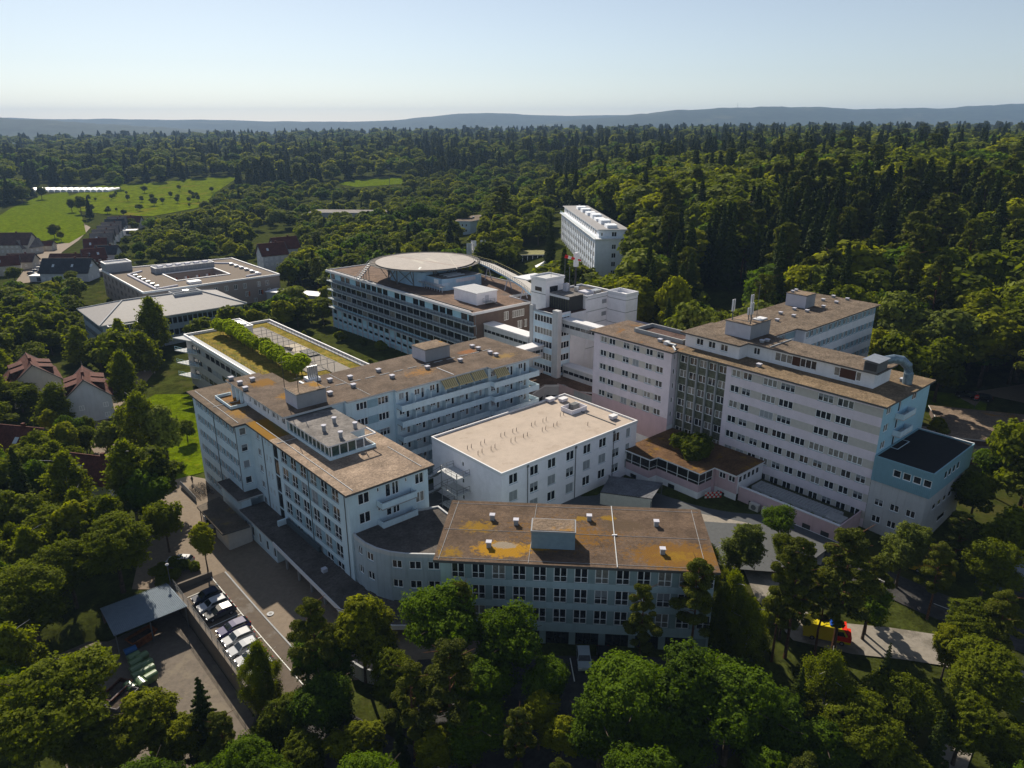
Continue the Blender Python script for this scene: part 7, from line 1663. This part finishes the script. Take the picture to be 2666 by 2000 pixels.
# ============================================================ SCATTERED TREES
MEAD_T = MEAD[:2]
def in_mead(dx,dy): return any(in_poly(dx,dy,P) for P in MEAD_T)
rs_ = random.Random(5)
def scatter(step0, grow, rmin, rmax):
    out = []; r = rmin
    while r < rmax:
        s = max(step0, r*grow); n = int(2*.80*r/s)
        for i in range(n+1):
            th_ = pi/2 + (i/n-.5)*2*.80 + rs_.uniform(-.35,.35)*s/r; q = r + rs_.uniform(-.4,.4)*s
            out.append((q*cos(th_), q*sin(th_)))
        r += s*.9
    return out
pts = scatter(4.6, .0, 26, 190) + scatter(7.0, .0195, 190, 3600); gz = gh_np(np.array([p[0] for p in pts]), np.array([p[1] for p in pts]))
Z1, OUT = [], []
for (x,y),z in zip(pts,gz):
    dx,dy = proj(x,y,z+8)
    inview = -60 < dx < 2270 and -50 < dy < 1720
    if not (-520 < dx < 2730 and -50 < dy < 1900): continue
    gdx,gdy = proj(x,y,z)
    if not allowed(x,y,z): continue
    r = math.hypot(x,y); nz = mnoise.noise(Vector((x*.010,y*.010,3.3))); n2 = mnoise.noise(Vector((x*.035,y*.035,8.1)))
    # left and middle ground: gardens and groves of broad trees; right and far: mixed forest
    grove = (gdy > 372 and gdx < 1200 and r < 900) or r < 190
    if grove and r > 190:
        u = rs_.random(); kind = 'broad' if u < .38 else 'lime' if u < .58 else 'maple' if u < .72 else 'silver' if u < .82 else 'spruce' if u < .90 else 'pine'
        if gdx < 560 and gdy > 700: kind = 'broad' if u < .6 else 'birch'
        h = rs_.uniform(9,16) if kind != 'spruce' else rs_.uniform(12,19)
        if rs_.random() < .12: continue
        if gdx < 620 and 555 < gdy < 700: h = rs_.uniform(8,13)
        if gdx < 310 and gdy < 650: h = rs_.uniform(4.5,8.5)
    elif grove:
        a,b = AB(x,y); u = rs_.random()
        if x > 40: kind = 'pine' if u < .3 else 'broad' if u < .65 else 'maple' if u < .8 else 'spruce'
        elif y < 70: kind = 'maple' if u < .4 else 'lime' if u < .55 else 'broad' if u < .8 else 'pine'
        else: kind = 'broad' if u < .5 else 'birch' if u < .7 else 'maple' if u < .85 else 'lime'
        h = rs_.uniform(8,13)
        if r > 130 and x > 0: h = rs_.uniform(15,22); kind = 'pine' if u < .4 else 'broad' if u < .75 else 'spruce' if u < .9 else 'silver'
    else:
        con = .46 + 1.3*nz + (.12 if r > 900 else 0)
        u = rs_.random()
        if u < con: kind = 'spruce' if rs_.random() < .84 else 'pine'
        else: v_ = rs_.random(); kind = 'broad' if v_ < .38 else 'silver' if v_ < .62 else 'lime' if v_ < .84 else 'maple'
        if x > 55 and r < 420 and rs_.random() < .12: kind = 'pine'
        h = rs_.uniform(17,28) if kind in ('spruce','pine') else rs_.uniform(14,24)
        if r > 800: h *= 1.0 + min(.35,(r-800)/4000)
    hm = room(x,y,z)
    if hm < 4: continue
    if hm < h:
        h = hm
        if kind in ('spruce','pine','birch'): kind = 'broad' if u < .5 else 'lime'
    if not inview:
        if r > 120: OUT.append((kind,x,y,z,h))
        continue
    Z1.append((r,kind,x,y,z,h,'g' if grove else 'f'))
# sparse orchard trees standing on the meadow
for (x,y) in scatter(15,.022,380,950):
    z = gh(x,y); dx,dy = proj(x,y,z)
    if in_poly(dx,dy,MEAD[1]) and mnoise.noise(Vector((x*.02,y*.02,1))) > .02 and rs_.random() < .7: Z1.append((math.hypot(x,y),'orch',x,y,z,rs_.uniform(4,8),'o'))
Z1.sort(); cnt = {}; REST = list(OUT)
LM = [("the polytunnels",95,412),("the village road",130,540),("the stepped house row",225,490),("the beige courtyard building",340,590),("the hip roofed office",290,655),("the two red roofed houses",130,800),("the left edge houses",40,930),("the round sunlit tree",230,1150),("the waste shed",310,1310),("the parked car row",500,1350),
 ("the footpath",395,1080),("the lawn",390,880),("the grass roof",560,740),("the white gabled pair",600,525),("the grey roofed hall",755,457),("the small meadow",770,395),("the orchard meadow",380,425),("the near meadow",80,480),("the helipad",905,560),("the balcony block",800,660),("the flat villa",1015,480),("the banner flags",1020,535),("the white slab block",1280,500),
 ("the lift tower",1200,640),("the big pale beech",1595,420),("the east wing roof",1750,670),("the tall duct",1950,780),("the east street",2120,860),("the blue annex",2010,1000),("the mustard van",2010,1235),("the rescue van",1785,1365),("the front block",1250,1250),("the front car park",1260,1400),("the bright maple thicket",1500,1520),("the bottom right corner",2150,1600),("the bottom left corner",60,1600),
 ("the curved retaining wall",850,1390),("the terrace wall",1700,1110),("the pavilion",1500,960),("the upper right forest edge",2100,420),("the right end of the ridge line",2050,300),("the middle of the ridge line",1400,290),("the left ridge line",400,310),("the right forest slope",1900,480),("the middle forest slope",1300,390),("the left forest edge",250,370)]
WH = {'broad':'dark leafy tree','lime':'yellow green leafy tree','maple':'deep green maple','silver':'pale leaved tree','birch':'light drooping birch','pine':'loose crowned pine','spruce':'dark pointed spruce'}
for r,kind,x,y,z,h,zone in Z1:
    if zone == 'o':
        tree('broad',x,y,h,"small orchard tree standing on the bright meadow","orchard trees on the meadow",lod=2,wide=1.15,z=z); continue
    lim = {'spruce':150,'pine':150,'broad':230,'birch':90}.get(kind,110); cnt[kind] = cnt.get(kind,0)+1
    if cnt[kind] > lim: REST.append((kind,x,y,z,h)); continue
    where = "in the foreground wood" if r < 125 and y < 100 else "at the edge of the campus" if r < 190 else "in the groves behind the campus" if zone == 'g' else "in the forest behind the campus"
    if x < -60 and r < 190: where = "in the green belt left of the campus"
    tx,ty = proj(x,y,z+h*.8); nm,lx,ly = min(LM, key=lambda q: (q[1]-tx)**2+(1.3*(q[2]-ty))**2); dd = math.hypot(lx-tx,ly-ty)
    hor = "left" if tx < lx else "right"; ver = "above" if ty < ly else "below"; ex = abs(tx-lx); ey = abs(ty-ly)
    dirn = (hor+" of" if ex > 2.2*ey else ver if ey > 2.2*ex else ver+" and "+hor+" of"); dis = "close " if dd < 38 else "" if dd < 75 else "some way " if dd < 120 else "far "
    hh = h/(16 if zone == 'g' else 22 if r > 190 else 12); sz_ = "small " if hh < .78 else "tall " if hh > 1.02 else ""
    lb_ = (sz_+WH[kind]+" "+dis+dirn+" "+nm).strip(); lb_ = lb_ if len(lb_.split()) <= 16 else lb_.replace(' and left','').replace(' and right','').replace('some way ','')
    tree(kind,x,y,h,lb_ or (sz_+WH[kind]+" "+dis+dirn+" "+nm).strip(),WH[kind]+"s "+where,lod=0 if r < 100 else (1 if r < 230 else 2),z=z,wide=rs_.uniform(.9,1.25) if r < 200 or kind in ('spruce','pine') else rs_.uniform(1.15,1.6))
# all remaining forest trees as one object
protos = []; order = []
crowns = {}
for o in COL.objects:
    if o.type == 'MESH' and o.name.startswith("crown"): crowns.setdefault(o.data.name, o)
for kind in ('spruce','pine','broad','silver','lime','maple'):
    for v_ in range(3):
        if (kind,2,v_) not in PROTO: continue
        cm,tm,H,Rr = PROTO[(kind,2,v_)]
        if cm.name in crowns: protos.append(crowns[cm.name]); order.append((kind,H))
idx = {k:[i for i,(q,_) in enumerate(order) if q==k] for k,_ in order}
me = bpy.data.meshes.new("forest"); me.from_pydata([(x,y,z) for _,x,y,z,_ in REST],[],[])
ai = me.attributes.new("pick",'INT','POINT'); asx = me.attributes.new("size",'FLOAT_VECTOR','POINT'); ar = me.attributes.new("turn",'FLOAT','POINT')
pk=[]; sz=[]; tn=[]
for kind,x,y,z,h in REST:
    k = 'broad' if kind == 'birch' else kind; i = rs_.choice(idx[k]); pk.append(i); s = h/order[i][1]; wd = s*(rs_.uniform(1.05,1.5) if k not in ('pine','spruce') else rs_.uniform(.95,1.3))*(1+min(.7,math.hypot(x,y)/4500)); sz += [wd,wd,s]; tn.append(rs_.uniform(0,6.28))
me.attributes["pick"].data.foreach_set("value",pk); me.attributes["size"].data.foreach_set("vector",sz); me.attributes["turn"].data.foreach_set("value",tn)
fo = bpy.data.objects.new("forest",me); COL.objects.link(fo); tag(fo,"dense mixed forest of spruce, pine and beech covering the slopes to the horizon","forest",kind="stuff")
ng = bpy.data.node_groups.new("forest_instances",'GeometryNodeTree'); ng.interface.new_socket("Geometry",in_out='INPUT',socket_type='NodeSocketGeometry'); ng.interface.new_socket("Geometry",in_out='OUTPUT',socket_type='NodeSocketGeometry')
N = ng.nodes; Lk = ng.links; gi = N.new("NodeGroupInput"); go = N.new("NodeGroupOutput"); m2p = N.new("GeometryNodeMeshToPoints"); jn = N.new("GeometryNodeJoinGeometry")
def named(n_,t): q = N.new("GeometryNodeInputNamedAttribute"); q.data_type = t; q.inputs[0].default_value = n_; return q.outputs[0]
Lk.new(gi.outputs[0],m2p.inputs[0]); cx = N.new("ShaderNodeCombineXYZ"); Lk.new(named("turn",'FLOAT'),cx.inputs[2]); szo = named("size",'FLOAT_VECTOR'); pko = named("pick",'INT')
for i,ob in enumerate(protos):
    cp = N.new("FunctionNodeCompare"); cp.data_type = 'INT'; cp.operation = 'EQUAL'; cp.inputs[3].default_value = i; Lk.new(pko,cp.inputs[2])
    oi = N.new("GeometryNodeObjectInfo"); oi.inputs[0].default_value = ob; oi.inputs[1].default_value = True; oi.transform_space = 'ORIGINAL'
    iop = N.new("GeometryNodeInstanceOnPoints"); Lk.new(m2p.outputs[0],iop.inputs[0]); Lk.new(cp.outputs[0],iop.inputs[1]); Lk.new(oi.outputs["Geometry"],iop.inputs[2]); Lk.new(cx.outputs[0],iop.inputs[5]); Lk.new(szo,iop.inputs[6]); Lk.new(iop.outputs[0],jn.inputs[0])
Lk.new(jn.outputs[0],go.inputs[0])
md = fo.modifiers.new("trees",'NODES'); md.node_group = ng
print("forest rest",len(REST),cnt)

# ============================================================ HAZE
m = bpy.data.materials.new("haze_air"); m.use_nodes = True; t = m.node_tree; t.nodes.clear(); o_ = t.nodes.new("ShaderNodeOutputMaterial"); v = t.nodes.new("ShaderNodeVolumePrincipled")
v.inputs["Color"].default_value = (.42,.64,1.0,1); v.inputs["Density"].default_value = HAZE; v.inputs["Anisotropy"].default_value = 0.0; t.links.new(v.outputs[0],o_.inputs["Volume"])
b = MB(); b.box(-9500,-400,-75,9500,10600,260,m); hz = b.build("haze"); hz["kind"] = "stuff"

# ============================================================ labels: look-alikes are told apart by their order in the view
def _tell_apart():
    by = {}
    for o in COL.objects:
        if o.parent is None and "label" in o and o["category"] != "bicycle": by.setdefault(o["label"], []).append(o)
    nth = ["leftmost","second from left","third from left","fourth from left","fifth from left","sixth from left","seventh from left","eighth from left","ninth from left","tenth from left","eleventh from left","twelfth from left"]
    for lb, L in by.items():
        n = len(L)
        if n < 2 or n > 13: continue
        L.sort(key=lambda o: proj(o.location.x, o.location.y, o.location.z+4)[0])
        for i, o in enumerate(L):
            w_ = ("left one","right one")[i] if n == 2 else ("left one","middle one","right one")[i] if n == 3 else "rightmost" if i == n-1 else nth[i]
            t = lb if len(lb.split()) + len(w_.split()) <= 16 else " ".join(lb.split()[:16-len(w_.split())])
            o["label"] = t + ", " + w_
_tell_apart()
